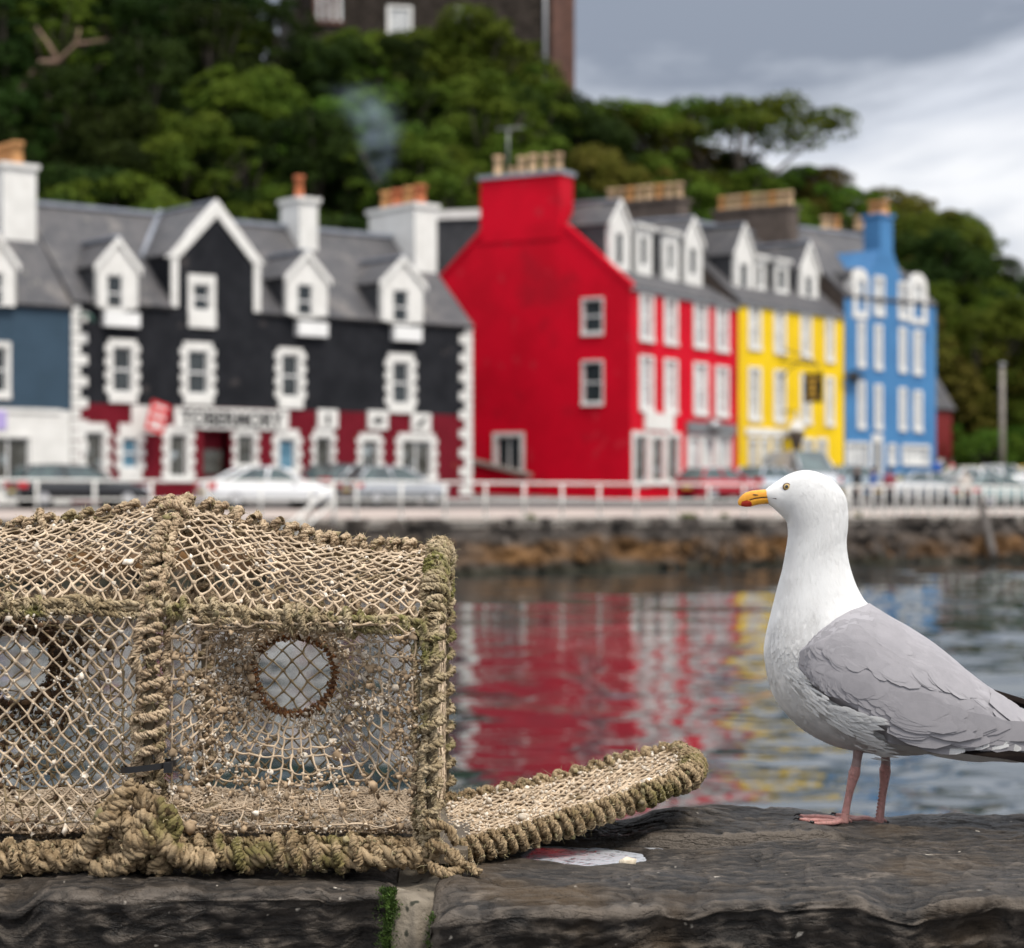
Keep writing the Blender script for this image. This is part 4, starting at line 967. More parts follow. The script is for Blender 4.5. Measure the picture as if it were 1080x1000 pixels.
def vehicle(shape, px, d, ang, paint, label, name='parked_car', cat='car', group='cars parked along the street', dark=False, roof=None, z=None, glass_from=0.):
    (Lc, Wc, H), top, gx0, gx1, rx0, rx1, bz = SHAPES[shape]; hw = Wc/2
    base = gpt(px, d, -.11) if z is None else Vector(((px-CX)/F*d, d, z)); root = empty(name, base, label, cat, group)
    ca, sa = math.cos(ang), math.sin(ang)
    T = lambda x, y, z: Vector((base.x + ca*(x-Lc/2) - sa*y, base.y + sa*(x-Lc/2) + ca*y, base.z + z))
    xs = sorted(set([0, .03, .12, .3, .5, .7, .95, 1.3, 1.8, 2.4, 2.9, Lc-1.2, Lc-.9, Lc-.6, Lc-.35, Lc-.1, Lc]))
    tx, tz = zip(*top); rows = []
    for x in xs:
        zt = np.interp(x, tx, tz); e = min(x, Lc-x); wf = hw * (1 - .16*max(0, 1-e/.55)**2); zl = .24 + .1*max(0, 1-e/.3)
        sec = [(-wf*.9, zl), (-wf, zl+.12), (-wf*1.01, (zl+zt)/2), (-wf*.97, zt-.1), (-wf*.9, zt-.02), (-wf*.5, zt+.025), (0, zt+.03), (wf*.5, zt+.025), (wf*.9, zt-.02), (wf*.97, zt-.1), (wf*1.01, (zl+zt)/2), (wf, zl+.12), (wf*.9, zl)]
        rows.append([tuple(T(x, y, z)) for y, z in sec])
    mb = MB(); mb.grid(rows); n = len(rows[0])
    for row in (rows[0], rows[-1]): mb.add(row, [tuple(range(n))])
    mb.add([tuple(T(0.1, -hw*.85, .25)), tuple(T(Lc-.1, -hw*.85, .25)), tuple(T(Lc-.1, hw*.85, .25)), tuple(T(.1, hw*.85, .25))], [(0,3,2,1)])
    # roof and pillars
    ru = hw*.70; rb = hw*.9; rs = []
    for x in np.linspace(rx0, rx1, 6):
        k = .05*(abs(2*(x-rx0)/(rx1-rx0)-1))**2; rs.append([tuple(T(x, y, H - k - (.0 if abs(y) < ru*.8 else .05))) for y in (-ru*1.02, -ru*.75, 0, ru*.75, ru*1.02)])
    mb.grid(rs, 1 if roof else 0)
    for s in (-1, 1):
        for (xa, xb) in ((gx0, rx0), (gx1, rx1), ((gx0+gx1)*.5, (rx0+rx1)*.53)):
            mb.tubes(np.array([T(xa, s*rb, bz-.02), T(xb, s*(ru+.02), H-.06)]), .055, 6)
    if glass_from:      # panelled sides
        for s in (-1, 1): mb.add([tuple(T(gx0, s*(rb+.03), bz-.05)), tuple(T(glass_from, s*(rb+.03), bz-.05)), tuple(T(glass_from-.1, s*(ru+.03), H-.04)), tuple(T(rx0, s*(ru+.03), H-.04))], [(0,1,2,3)])
        mb.add([tuple(T(gx0-.01, -rb, bz-.05)), tuple(T(gx0-.01, rb, bz-.05)), tuple(T(rx0-.01, ru, H-.04)), tuple(T(rx0-.01, -ru, H-.04))], [(0,1,2,3)])
    mats = [paint] + ([roof] if roof else [])
    mb.build('body', mats, root)
    mb = MB(); b4 = [T(gx0, -rb, bz-.03), T(gx1, -rb, bz-.03), T(gx1, rb, bz-.03), T(gx0, rb, bz-.03)]; t4 = [T(rx0, -ru, H-.06), T(rx1, -ru, H-.06), T(rx1, ru, H-.06), T(rx0, ru, H-.06)]
    mb.hexa(b4 + t4); mb.build('windows', M['carglass'], root)
    r = .32 if shape != 'van' else .35
    for x in (.78 if shape != 'saloon' else .95, Lc-.82):
        for s in (-1, 1):
            cw = lambda rad, y: [tuple(T(x + rad*math.cos(a), y, r + rad*math.sin(a))) for a in np.linspace(0, 2*math.pi, 21)[:-1]]
            y0, y1 = s*(hw-.2), s*(hw+.012); mb = MB(); mb.grid([cw(r*.6, y1), cw(r, y1-s*.03), cw(r, y0)], smooth=True, wrap=True); mb.add(cw(r*1.13, s*(hw*1.01-.02)) , [tuple(range(20))])
            wh = mb.build('wheel', M['tyre'], root); mb = MB(); mb.add(cw(r*.62, y1+s*.003), [tuple(range(20))]); mb.build('rim', M['rim'], wh)
    for s in (-1, 1):
        mb = MB(); mb.box(T, (-.02, s*hw*.62-.16, .66), (.08, s*hw*.62+.2 if s > 0 else s*hw*.62+.16, .9)); mb.box(T, (-.01, s*hw*.9-.05, .66), (.25, s*hw*.9+.05, .88)); mb.build('tail_light', M['taillight'], root)
        mb = MB(); mb.box(T, (Lc-.25, s*hw*.68-.16, .56), (Lc-.03, s*hw*.68+.16, .72)); mb.build('headlight', M['headlight'], root)
    mb = MB(); mb.box(T, (-.03, -.26, .5), (-.005, .26, .62)); mb.build('number_plate', M['plate_y'], root)
    mb = MB()
    for s in (-1, 1): mb.box(T, (gx1-.45, s*(hw+.02)-.09, bz-.02), (gx1-.3, s*(hw+.02)+.09, bz+.12))
    mb.build('door_mirror', paint, root)
    return root
P_ = {k: carpaint(k+'_car_paint', c, metal=mt) for k, c, mt in (('black',(.012,.013,.016),.2), ('white',(.75,.76,.78),0), ('silver',(.42,.44,.47),.3), ('red',(.42,.012,.03),0), ('blue_grey',(.25,.31,.36),.2), ('pale_blue',(.42,.48,.55),.1), ('cream',(.7,.66,.56),0), ('dark',(.03,.03,.035),.2), ('green_grey',(.3,.38,.38),.2), ('mustard',(.75,.5,.03),0))}
A1 = math.atan2(11, 13.86); A2 = math.atan2(8.1, 6.2)
vehicle('estate', 82, 71.3, A1-.12, P_['black'], 'black estate car with a red tail lamp parked before the dark blue house')
vehicle('saloon', 280, 73.5, A1-.22, P_['white'], 'gleaming white saloon car parked in front of the black house sign')
vehicle('hatch', 415, 78.5, A1-.1, P_['silver'], 'silver grey hatchback parked at the right end of the black house')
vehicle('hatch', 372, 80.5, A1+.1, P_['dark'], 'dark car mostly hidden behind the silver hatchback')
vehicle('hatch', 758, 92, A1+.05, P_['red'], 'red car with a rounded white roof parked before the red house', roof=P_['white'])
vehicle('van', 846, 99.5, -1.3, P_['silver'], 'silver van seen head on in front of the yellow house', 'van', 'van', None, glass_from=3.2)
vehicle('hatch', 812, 96, A1+.2, P_['pale_blue'], 'pale blue grey car parked at the left end of the yellow house')
vehicle('saloon', 975, 94.5, .35, P_['silver'], 'silver saloon behind the close railing below the right end of the blue house')
vehicle('hatch', 1052, 92.5, .5, P_['green_grey'], 'grey green hatchback at the right edge behind the close railing')
vehicle('hatch', 1012, 104, 2.5, P_['cream'], 'cream coloured car parked beyond the silver saloon')
vehicle('hatch', 1040, 101, .2, P_['white'], 'white car parked between the cream car and the grey green hatchback')
vehicle('hatch', 1062, 110, .1, P_['white'], 'small white car standing below the pole at the roadside')
vehicle('hatch', 1096, 112.5, .3, P_['mustard'], 'mustard yellow car just showing at the right edge')
vehicle('saloon', 1120, 95, .4, P_['blue_grey'], 'blue grey saloon cut off by the right edge')
vehicle('hatch', 900, 101, .7, P_['blue_grey'], 'blue grey car behind the gull at the foot of the blue house')
# ------------------------------------------------------------------ people on the quay
SKIN = mat('skin', (.45,.27,.2), None, rough=.6); TROU = mat('dark_trousers', (.02,.02,.025), None, rough=.8)
def person(px, d, face, jacket, label, hair=(.06,.04,.03), h=1.72, stride=.15):
    g = gpt(px, d, -.0 if d < float(qd(px)) + 6.2 else -.11); k = h/1.75
    V = {'p': (0,0,.95), 's': (0,0,1.2), 'c': (0,.01,1.38), 'n': (0,0,1.5), 'h': (.02,0,1.6), 'ht': (.02,0,1.7),
         'hl': (0,.1,.9), 'kl': (stride*.6,.1,.5), 'al': (stride*.3,.1,.08), 'tl': (stride*.3+.15,.1,.04), 'hr': (0,-.1,.9), 'kr': (-stride*.2,-.1,.5), 'ar': (-stride,-.1,.09), 'tr': (-stride+.15,-.1,.04),
         'sl': (0,.2,1.4), 'el': (-.03,.26,1.12), 'wl': (.1,.24,.9), 'fl': (.13,.23,.8), 'sr': (0,-.2,1.4), 'er': (.0,-.26,1.12), 'wr': (.15,-.22,.93), 'fr': (.19,-.21,.84)}
    Rr = {'p':.15,'s':.15,'c':.16,'n':.06,'h':.095,'ht':.085,'hl':.1,'kl':.065,'al':.045,'tl':.04,'hr':.1,'kr':.065,'ar':.045,'tr':.04,'sl':.075,'el':.05,'wl':.035,'fl':.03,'sr':.075,'er':.05,'wr':.035,'fr':.03}
    E = ['p s','s c','c n','n h','h ht','p hl','hl kl','kl al','al tl','p hr','hr kr','kr ar','ar tr','c sl','sl el','el wl','wl fl','c sr','sr er','er wr','wr fr']
    names = list(V); me = bpy.data.meshes.new('person'); c_, s_ = math.cos(face), math.sin(face)
    me.from_pydata([(k*(c_*x - s_*y), k*(s_*x + c_*y), k*z) for x, y, z in V.values()], [tuple(names.index(q) for q in e.split()) for e in E], [])
    o = bpy.data.objects.new('person', me); COL.objects.link(o)
    md = o.modifiers.new('skin', 'SKIN'); sd_ = me.skin_vertices[0].data
    for i, nme in enumerate(names): sd_[i].radius = (Rr[nme]*k,)*2; sd_[i].use_root = (nme == 'p')
    sb = o.modifiers.new('sub', 'SUBSURF'); sb.levels = 1; sb.render_levels = 1
    bpy.context.view_layer.update(); m2 = bpy.data.meshes.new_from_object(o.evaluated_get(bpy.context.evaluated_depsgraph_get()))
    o.modifiers.clear(); o.data = m2; m2.materials.clear()
    for m in (SKIN, jacket, TROU): m2.materials.append(m)
    for p in m2.polygons:
        z = p.center.z/k; p.use_smooth = True; r_ = math.hypot(p.center.x, p.center.y)/k
        p.material_index = 0 if (z > 1.49 or (z < .89 and r_ > .16 and z > .7)) else (1 if z > .88 else 2)
    o.location = g; tag(o, label, 'person')
    mb = MB(); ctr = g + Vector((0, 0, 1.66*k)) + Vector((c_, s_, 0))*.0
    mb.lathe(ctr - Vector((0,0,.06)), [(.105*k, 0), (.115*k, .05), (.1*k, .11), (.05*k, .15), (0, .155)], 10); mb.build('hair', mat('hair', hair, None, rough=.7), o)
    return o
JB = mat('blue_jacket', (.015,.09,.38), (.01,.07,.3), 6, .7); JD = mat('black_jacket', (.02,.02,.022), None, rough=.8); JR = mat('dark_red_jacket', (.2,.03,.05), None, rough=.8); JW = mat('rose_top', (.6,.08,.12), None, rough=.8); JP = mat('pale_coat', (.55,.5,.45), None, rough=.8)
person(921, 84.5, 3.3, JB, 'person in a bright blue jacket standing at the close railing', stride=.2)
person(904, 85.5, .4, JD, 'person in black at the left end of the close railing')
person(938, 87.5, 1.8, JR, 'person in a dark red top beyond the railing next to the blue jacket')
person(988, 108, 2., JB, 'person in blue by the corner of the blue house', h=1.8)
person(1004, 108.5, 2.6, JW, 'person in a rose red top right of the blue house', h=1.7)
person(1018, 86.5, 1.2, JP, 'person in a pale coat leaning near the gangway', h=1.65)
# ------------------------------------------------------------------ pole, gangway, mooring post
def pole():
    g = gpt(1057, 114); zt = EYE + (HY-385)*114/F; o = empty('timber_pole', g, 'bare grey wooden pole standing against the trees at right', 'pole')
    mb = MB(); mb.tubes(np.array([g - Vector((0,0,.3)), (g.x, g.y, zt)]), [.16, .12], 12); mb.build('shaft', mat('grey_timber', (.28,.25,.22), (.2,.18,.16), 3, .8), o)
    mb = MB(); mb.lathe((g.x, g.y, zt), [(.2, 0), (.21, .05), (.12, .1), (0, .14)], 12); mb.build('cap', M['metal'], o)
pole()
def gangway():
    a = qp(1030, -.1, .2); p1 = at(1046, 575, 82.8); root = empty('mooring_post', p1, 'slanting grey mooring post leaning on the quay wall at right', 'post')
    mb = MB(); mb.tubes(np.array([at(1033, 523, 83.2), at(1046, 578, 82.0), at(1048, 588, 81.6)]), [.14, .16, .16], 10); mb.build('shaft', mat('weathered_timber', (.1,.088,.08), (.06,.052,.047), 3, .8), root)
gangway()
# low weeds sprouting from the coping
mb = MB()
for px in (720, 726, 731, 764, 905, 560):
    b = qp(px, -.1, -.05)
    for i in range(40):
        v = Vector((rng.uniform(-.2,.2), rng.uniform(-.15,.15), rng.uniform(.06,.22))); s = Vector((.02, 0, 0)); mb.add([tuple(b+v*.0+s*rng.uniform(-6,6)), tuple(b+s*rng.uniform(-6,6)), tuple(b+v)], [(0,1,2)])
tag(mb.build('weeds', mat('weed_leaf', (.12,.17,.02), (.18,.2,.03), 3, .7)), 'tufts of yellow green weeds sprouting from the quay edge', 'weeds', kind='stuff')
# ------------------------------------------------------------------ chimney smoke
def smoke():
    c0 = at(398, 196, 90); H = 4.4; mb = MB(); rows = []
    cen = lambda t: (-.55*t*t + .22*math.sin(3*t) - .55*t**3, 0.); rad = lambda t: .7 + 1.5*t
    for t in np.linspace(0, 1, 12):
        x, y = cen(t); rows.append([(c0.x+x+rad(t)*math.cos(a), c0.y+y+rad(t)*math.sin(a), c0.z+H*t) for a in np.linspace(0, 2*math.pi, 17)[:-1]])
    mb.grid(rows, wrap=True); mb.add(rows[0], [tuple(range(16))]); mb.add(rows[-1], [tuple(range(16))])
    m = bpy.data.materials.new('wood_smoke'); m.use_nodes = True; nt = m.node_tree; N = nt.nodes; L = nt.links; N.clear(); o = N.new('ShaderNodeOutputMaterial'); v = N.new('ShaderNodeVolumePrincipled')
    v.inputs['Color'].default_value = (.6, .74, .95, 1); v.inputs['Anisotropy'].default_value = .1
    tc = N.new('ShaderNodeTexCoord'); sp = N.new('ShaderNodeSeparateXYZ'); L.new(tc.outputs['Object'], sp.inputs[0])
    def mth(op, a, b=0.):
        x = N.new('ShaderNodeMath'); x.operation = op
        for i, q in enumerate((a, b)):
            if isinstance(q, (int, float)): x.inputs[i].default_value = q
            else: L.new(q, x.inputs[i])
        return x.outputs[0]
    t = mth('DIVIDE', sp.outputs[2], H); t2 = mth('MULTIPLY', t, t); t3 = mth('MULTIPLY', t2, t)
    cxn = mth('ADD', mth('ADD', mth('MULTIPLY', t2, -.55), mth('MULTIPLY', t3, -.55)), mth('MULTIPLY', mth('SINE', mth('MULTIPLY', t, 3.)), .22))
    dx = mth('SUBTRACT', sp.outputs[0], cxn); d = mth('SQRT', mth('ADD', mth('MULTIPLY', dx, dx), mth('MULTIPLY', sp.outputs[1], sp.outputs[1])))
    q = mth('MAXIMUM', mth('SUBTRACT', 1., mth('DIVIDE', d, mth('ADD', .7, mth('MULTIPLY', t, 1.5)))), 0.)
    fade = mth('MULTIPLY', mth('MULTIPLY', mth('MULTIPLY', q, q), mth('MINIMUM', mth('ADD', mth('MULTIPLY', t, 2.2), .12), 1.)), mth('MAXIMUM', mth('SUBTRACT', 1., t2), 0.))
    nz = N.new('ShaderNodeTexNoise'); nz.inputs['Scale'].default_value = 1.1; nz.inputs['Detail'].default_value = 4; L.new(tc.outputs['Object'], nz.inputs['Vector'])
    mr = N.new('ShaderNodeMapRange'); L.new(nz.outputs[0], mr.inputs[0]); mr.inputs[1].default_value = .4; mr.inputs[2].default_value = .65; mr.inputs[3].default_value = .05; mr.inputs[4].default_value = .8
    L.new(mth('MULTIPLY', fade, mr.outputs[0]), v.inputs['Density']); L.new(v.outputs[0], o.inputs['Volume'])
    tag(recalc(mb.build('smoke', m, origin=c0)), 'thin blue wood smoke drifting up from the right chimney of the black house', 'smoke', kind='stuff')
smoke()
# ================================================================== foreground wall of coping stones
def rockmat(name, a, b, pale, speck=.705):
    m = mat(name, a, b, 9, .78, bump=1., bscale=90, c3=pale, s3=14, t3=.60, c4=(.42,.38,.32), s4=48, t4=speck, det=9, bdist=.004, spec=.4)
    nt = m.node_tree; N = nt.nodes; L = nt.links; bs = N['Principled BSDF']; bp = [n for n in N if n.type == 'BUMP'][0]
    b2 = N.new('ShaderNodeBump'); b2.inputs['Strength'].default_value = 1.; b2.inputs['Distance'].default_value = .0022
    n2 = N.new('ShaderNodeTexNoise'); n2.inputs['Scale'].default_value = 320; n2.inputs['Detail'].default_value = 4
    tc = [n for n in N if n.type == 'TEX_COORD'][0]; L.new(tc.outputs['Object'], n2.inputs['Vector']); L.new(n2.outputs[0], b2.inputs['Height']); L.new(bp.outputs[0], b2.inputs['Normal']); L.new(b2.outputs[0], bs.inputs['Normal'])
    # fine slaty grain drawn out along the stone
    mp = N.new('ShaderNodeMapping'); mp.inputs['Scale'].default_value = (13, 105, 130); mp.inputs['Rotation'].default_value = (0, .06, .05); L.new(tc.outputs['Object'], mp.inputs[0])
    ng = N.new('ShaderNodeTexNoise'); ng.inputs['Scale'].default_value = 1.; ng.inputs['Detail'].default_value = 9; ng.inputs['Roughness'].default_value = .7; ng.inputs['Distortion'].default_value = .6; L.new(mp.outputs[0], ng.inputs['Vector'])
    bg_ = N.new('ShaderNodeBump'); bg_.inputs['Strength'].default_value = .9; bg_.inputs['Distance'].default_value = .004; L.new(ng.outputs[0], bg_.inputs['Height']); L.new(b2.outputs[0], bg_.inputs['Normal']); L.new(bg_.outputs[0], bs.inputs['Normal'])
    mg = N.new('ShaderNodeMapRange'); L.new(ng.outputs[0], mg.inputs[0]); mg.inputs[1].default_value = .36; mg.inputs[2].default_value = .64; mg.inputs[3].default_value = .22; mg.inputs[4].default_value = 1.95
    hv = N.new('ShaderNodeHueSaturation'); L.new(bs.inputs['Base Color'].links[0].from_socket, hv.inputs['Color']); L.new(mg.outputs[0], hv.inputs['Value']); L.new(hv.outputs[0], bs.inputs['Base Color'])
    vc = N.new('ShaderNodeMapping'); vc.inputs['Scale'].default_value = (7, 24, 30); L.new(tc.outputs['Object'], vc.inputs[0]); nw = N.new('ShaderNodeTexNoise'); nw.inputs['Scale'].default_value = 1.6; nw.inputs['Detail'].default_value = 5; L.new(vc.outputs[0], nw.inputs['Vector'])
    va = N.new('ShaderNodeVectorMath'); va.operation = 'MULTIPLY_ADD'; va.inputs[1].default_value = (1.6, 1.6, 1.6); L.new(nw.outputs['Color'], va.inputs[0]); L.new(vc.outputs[0], va.inputs[2])
    vo = N.new('ShaderNodeTexVoronoi'); vo.feature = 'DISTANCE_TO_EDGE'; vo.inputs['Scale'].default_value = 1.; L.new(va.outputs[0], vo.inputs['Vector'])
    cm = N.new('ShaderNodeMapRange'); L.new(vo.outputs['Distance'], cm.inputs[0]); cm.inputs[1].default_value = .0; cm.inputs[2].default_value = .035; cm.inputs[3].default_value = .35; cm.inputs[4].default_value = 1.
    hc = N.new('ShaderNodeHueSaturation'); L.new(hv.outputs[0], hc.inputs['Color']); L.new(cm.outputs[0], hc.inputs['Value']); L.new(hc.outputs[0], bs.inputs['Base Color'])
    bc = N.new('ShaderNodeBump'); bc.inputs['Strength'].default_value = .8; bc.inputs['Distance'].default_value = .003; L.new(cm.outputs[0], bc.inputs['Height']); L.new(bg_.outputs[0], bc.inputs['Normal']); L.new(bc.outputs[0], bs.inputs['Normal'])
    # ochre and rusty lichen stains
    src = bs.inputs['Base Color'].links[0].from_socket; n3 = N.new('ShaderNodeTexNoise'); n3.inputs['Scale'].default_value = 5; n3.inputs['Detail'].default_value = 6; L.new(tc.outputs['Object'], n3.inputs['Vector'])
    mr = N.new('ShaderNodeMapRange'); L.new(n3.outputs[0], mr.inputs[0]); mr.inputs[1].default_value = .53; mr.inputs[2].default_value = .75; mr.inputs[4].default_value = .75
    x = N.new('ShaderNodeMix'); x.data_type = 'RGBA'; L.new(mr.outputs[0], x.inputs[0]); L.new(src, x.inputs[6]); x.inputs[7].default_value = (.085, .05, .018, 1); L.new(x.outputs[2], bs.inputs['Base Color'])
    wa = N.new('ShaderNodeAttribute'); wa.attribute_name = 'worn'; wm = N.new('ShaderNodeMath'); wm.operation = 'MULTIPLY'; wm.inputs[1].default_value = .6; L.new(wa.outputs['Fac'], wm.inputs[0])
    xw = N.new('ShaderNodeMix'); xw.data_type = 'RGBA'; L.new(wm.outputs[0], xw.inputs[0]); L.new(x.outputs[2], xw.inputs[6]); xw.inputs[7].default_value = (*[q*1.5 for q in pale], 1); L.new(xw.outputs[2], bs.inputs['Base Color'])
    r2 = N.new('ShaderNodeMapRange'); L.new(n3.outputs[0], r2.inputs[0]); r2.inputs[1].default_value = .3; r2.inputs[2].default_value = .6; r2.inputs[3].default_value = .34; r2.inputs[4].default_value = .8; L.new(r2.outputs[0], bs.inputs['Roughness'])
    return m
ROCK = rockmat('wet_basalt', (.009,.007,.0055), (.033,.026,.020), (.10,.082,.065))
def disp(p, seed):
    q = p.copy(); c, s = math.cos(.22), math.sin(.22)
    q[..., 0], q[..., 2] = c*p[..., 0] + s*p[..., 2], (-s*p[..., 0] + c*p[..., 2]) * 2.4
    r1 = 1 - np.abs(fbm(q*7, 3, seed+30)); r2 = 1 - np.abs(fbm(q*19, 3, seed+50))
    strata = np.floor(q[..., 2]*26 + 1.6*fbm(p*5, 2, seed+60)); st = (q[..., 2]*26 + 1.6*fbm(p*5, 2, seed+60) - strata)
    def terr(a, n): a = a*n + .25*fbm(p*34, 3, seed+80); f = np.floor(a); return (f + sst(.0, .22, a-f))/n
    t1 = fbm(p*np.array([4.5, 7.5, 15.]) + q*2, 3, seed+77)
    return .0042*terr(t1, 2.2) + .0012*terr(fbm(p*np.array([14., 40., 60.]), 2, seed+78), 2.4) + .0045*fbm(q*5, 3, seed) + .0035*(r1-.7) + .0022*(r2-.7) + .0014*fbm(p*np.array([40, 110, 110.]), 4, seed+9) + .0022*np.minimum(0, vnoise(q*np.array([22, 22, 40.]), seed+90)+.25) + .0022*(sst(.0, .3, st) - .5)*(.5+.5*vnoise(p*6, seed+70))
def flatw(x, d): return sst(.7, 1.7, np.hypot((x-.075)/.085, (d-2.49)/.090))
def topfeat(x, d):
    r = np.hypot((x-.075)/.085, (d-2.50)/.080)
    wq = 1 - sst(.55, 1.05, r + .25*vnoise(np.stack([x*22, d*22, x*0], -1), 3)); h = -.0095*wq + .0028*fbm(np.stack([x*26, d*26, x*0], -1), 3, 71)*sst(1.9, 1.0, r)
    dl = 2.56 + .035*vnoise(np.stack([x*9, x*0, x*0], -1), 4) + .16*np.clip(x-.24, -.1, .2)
    wx = sst(.13, .19, x) * (1 - sst(.36, .44, x))
    h = h - .034*np.exp(-((d-dl)/.0085)**2)*wx*(.75+.4*vnoise(np.stack([x*14, d*0, x*0], -1), 14)) + .011*sst(dl-.004, dl+.006, d)*wx
    h = h + .012*np.exp(-((x-.215)/.05)**2 - ((d-2.70)/.05)**2)
    h = h - .02*sst(.10, -.05, x)*sst(2.55, 2.75, d)
    return h
def stone_height(x, d, z0=1.890, seed=1):
    x = np.atleast_1d(np.asarray(x, float)); d = np.atleast_1d(np.asarray(d, float))
    return z0 + disp(np.stack([x, d, x*0 + z0], -1), seed)*flatw(x, d) + topfeat(x, d)
def coping(name, xs, xl, xr, df, db, z0, seed, root, feat=True, rf=.02, label=None, zb=1.56, tilt=0., ft=0.):
    pth = []; nrm = []
    for z in np.linspace(zb, z0-.03, 14): pth.append((db, z)); nrm.append((1, 0))
    for a in np.linspace(0, math.pi/2, 8)[1:-1]: pth.append((db-.03+.03*math.cos(a), z0-.03+.03*math.sin(a))); nrm.append((math.cos(a), math.sin(a)))
    n = int((db-df)/.0025)
    for d in np.linspace(db-.03, df+rf, n): pth.append((d, z0 + tilt*(d-df))); nrm.append((0, 1))
    for a in np.linspace(math.pi/2, math.pi, 12)[1:-1]: pth.append((df+rf+rf*math.cos(a), z0-rf+rf*math.sin(a))); nrm.append((math.cos(a), math.sin(a)))
    for z in np.concatenate([np.linspace(z0-rf, z0-.12, 60), np.linspace(z0-.125, zb, 30)]): pth.append((df + ft*(z0-z), z)); nrm.append((-1, 0))
    pth = np.array(pth); nrm = np.array(nrm)
    X = np.repeat(np.asarray(xs)[:, None], len(pth), 1); D = np.repeat(pth[None, :, 0], len(xs), 0); Z = np.repeat(pth[None, :, 1], len(xs), 0)
    P = np.stack([X, D, Z], -1); dd = disp(P, seed)
    fw = np.clip(-nrm[None, :, 0], 0, 1); lo_ = np.clip((z0-Z)/.02, 0, 1); dd = dd + fw*(.020*fbm(np.stack([X*4.5, X*0, X*0+seed], -1), 2, 61) + .011*fbm(np.stack([X*17, X*0, Z*16+seed], -1), 3, 62) + .006*(1-np.abs(fbm(np.stack([X*13, X*0, Z*30], -1), 3, 63)))*lo_)
    X0 = X*0; zsh = -.015*np.clip(fbm(np.stack([X*7, X0, X0+seed], -1), 3, 64)+.1, 0, 1) - .006*np.clip(fbm(np.stack([X*32, X0, X0+seed], -1), 2, 66), -.3, 1); P[..., 2] += zsh*np.where(D > df+rf, np.exp(-((D-df-rf)/.035)**2), 1)*(nrm[None, :, 0] < .1)
    e = .03; q = np.clip(np.maximum(xl+e-X, X-(xr-e))/e, 0, 1); dd = dd - e*.8*(1-np.sqrt(np.maximum(0, 1-q*q)))
    if feat: up = np.clip(nrm[None, :, 1], 0, 1)**2; dd = dd*(1 - up*(1-flatw(X, D))) + topfeat(X, D)*up
    P[..., 1] += dd*nrm[None, :, 0]; P[..., 2] += dd*nrm[None, :, 1]
    c = np.array([0, (df+db)/2, z0-.15])
    def capcol(col, k): o = col.copy(); o[:, 1] = c[1] + (o[:, 1]-c[1])*k; o[:, 2] = c[2] + (o[:, 2]-c[2])*k; return o
    P = np.concatenate([[capcol(P[0], .02)], [capcol(P[0], .8)], P, [capcol(P[-1], .8)], [capcol(P[-1], .02)]])
    mb = MB(); mb.grid(P, flip=True); o = mb.build(name, ROCK, root); tag(o, label)
    S2 = P.copy(); k = 5
    for ax in (0, 1):
        acc = 0
        for q_ in range(-k, k+1):
            ii = np.clip(np.arange(P.shape[ax])+q_, 0, P.shape[ax]-1); acc = acc + np.take(S2, ii, axis=ax)
        S2 = acc/(2*k+1)
    nn = np.stack([np.zeros_like(X), np.broadcast_to(nrm[None, :, 0], X.shape), np.broadcast_to(nrm[None, :, 1], X.shape)], -1); nn = np.concatenate([nn[:1], nn[:1], nn, nn[-1:], nn[-1:]])
    worn = np.clip(((P-S2)*nn).sum(-1)/.0030, 0, 1); at_ = o.data.attributes.new('worn', 'FLOAT', 'POINT'); at_.data.foreach_set('value', worn.ravel().astype(np.float32)); return o
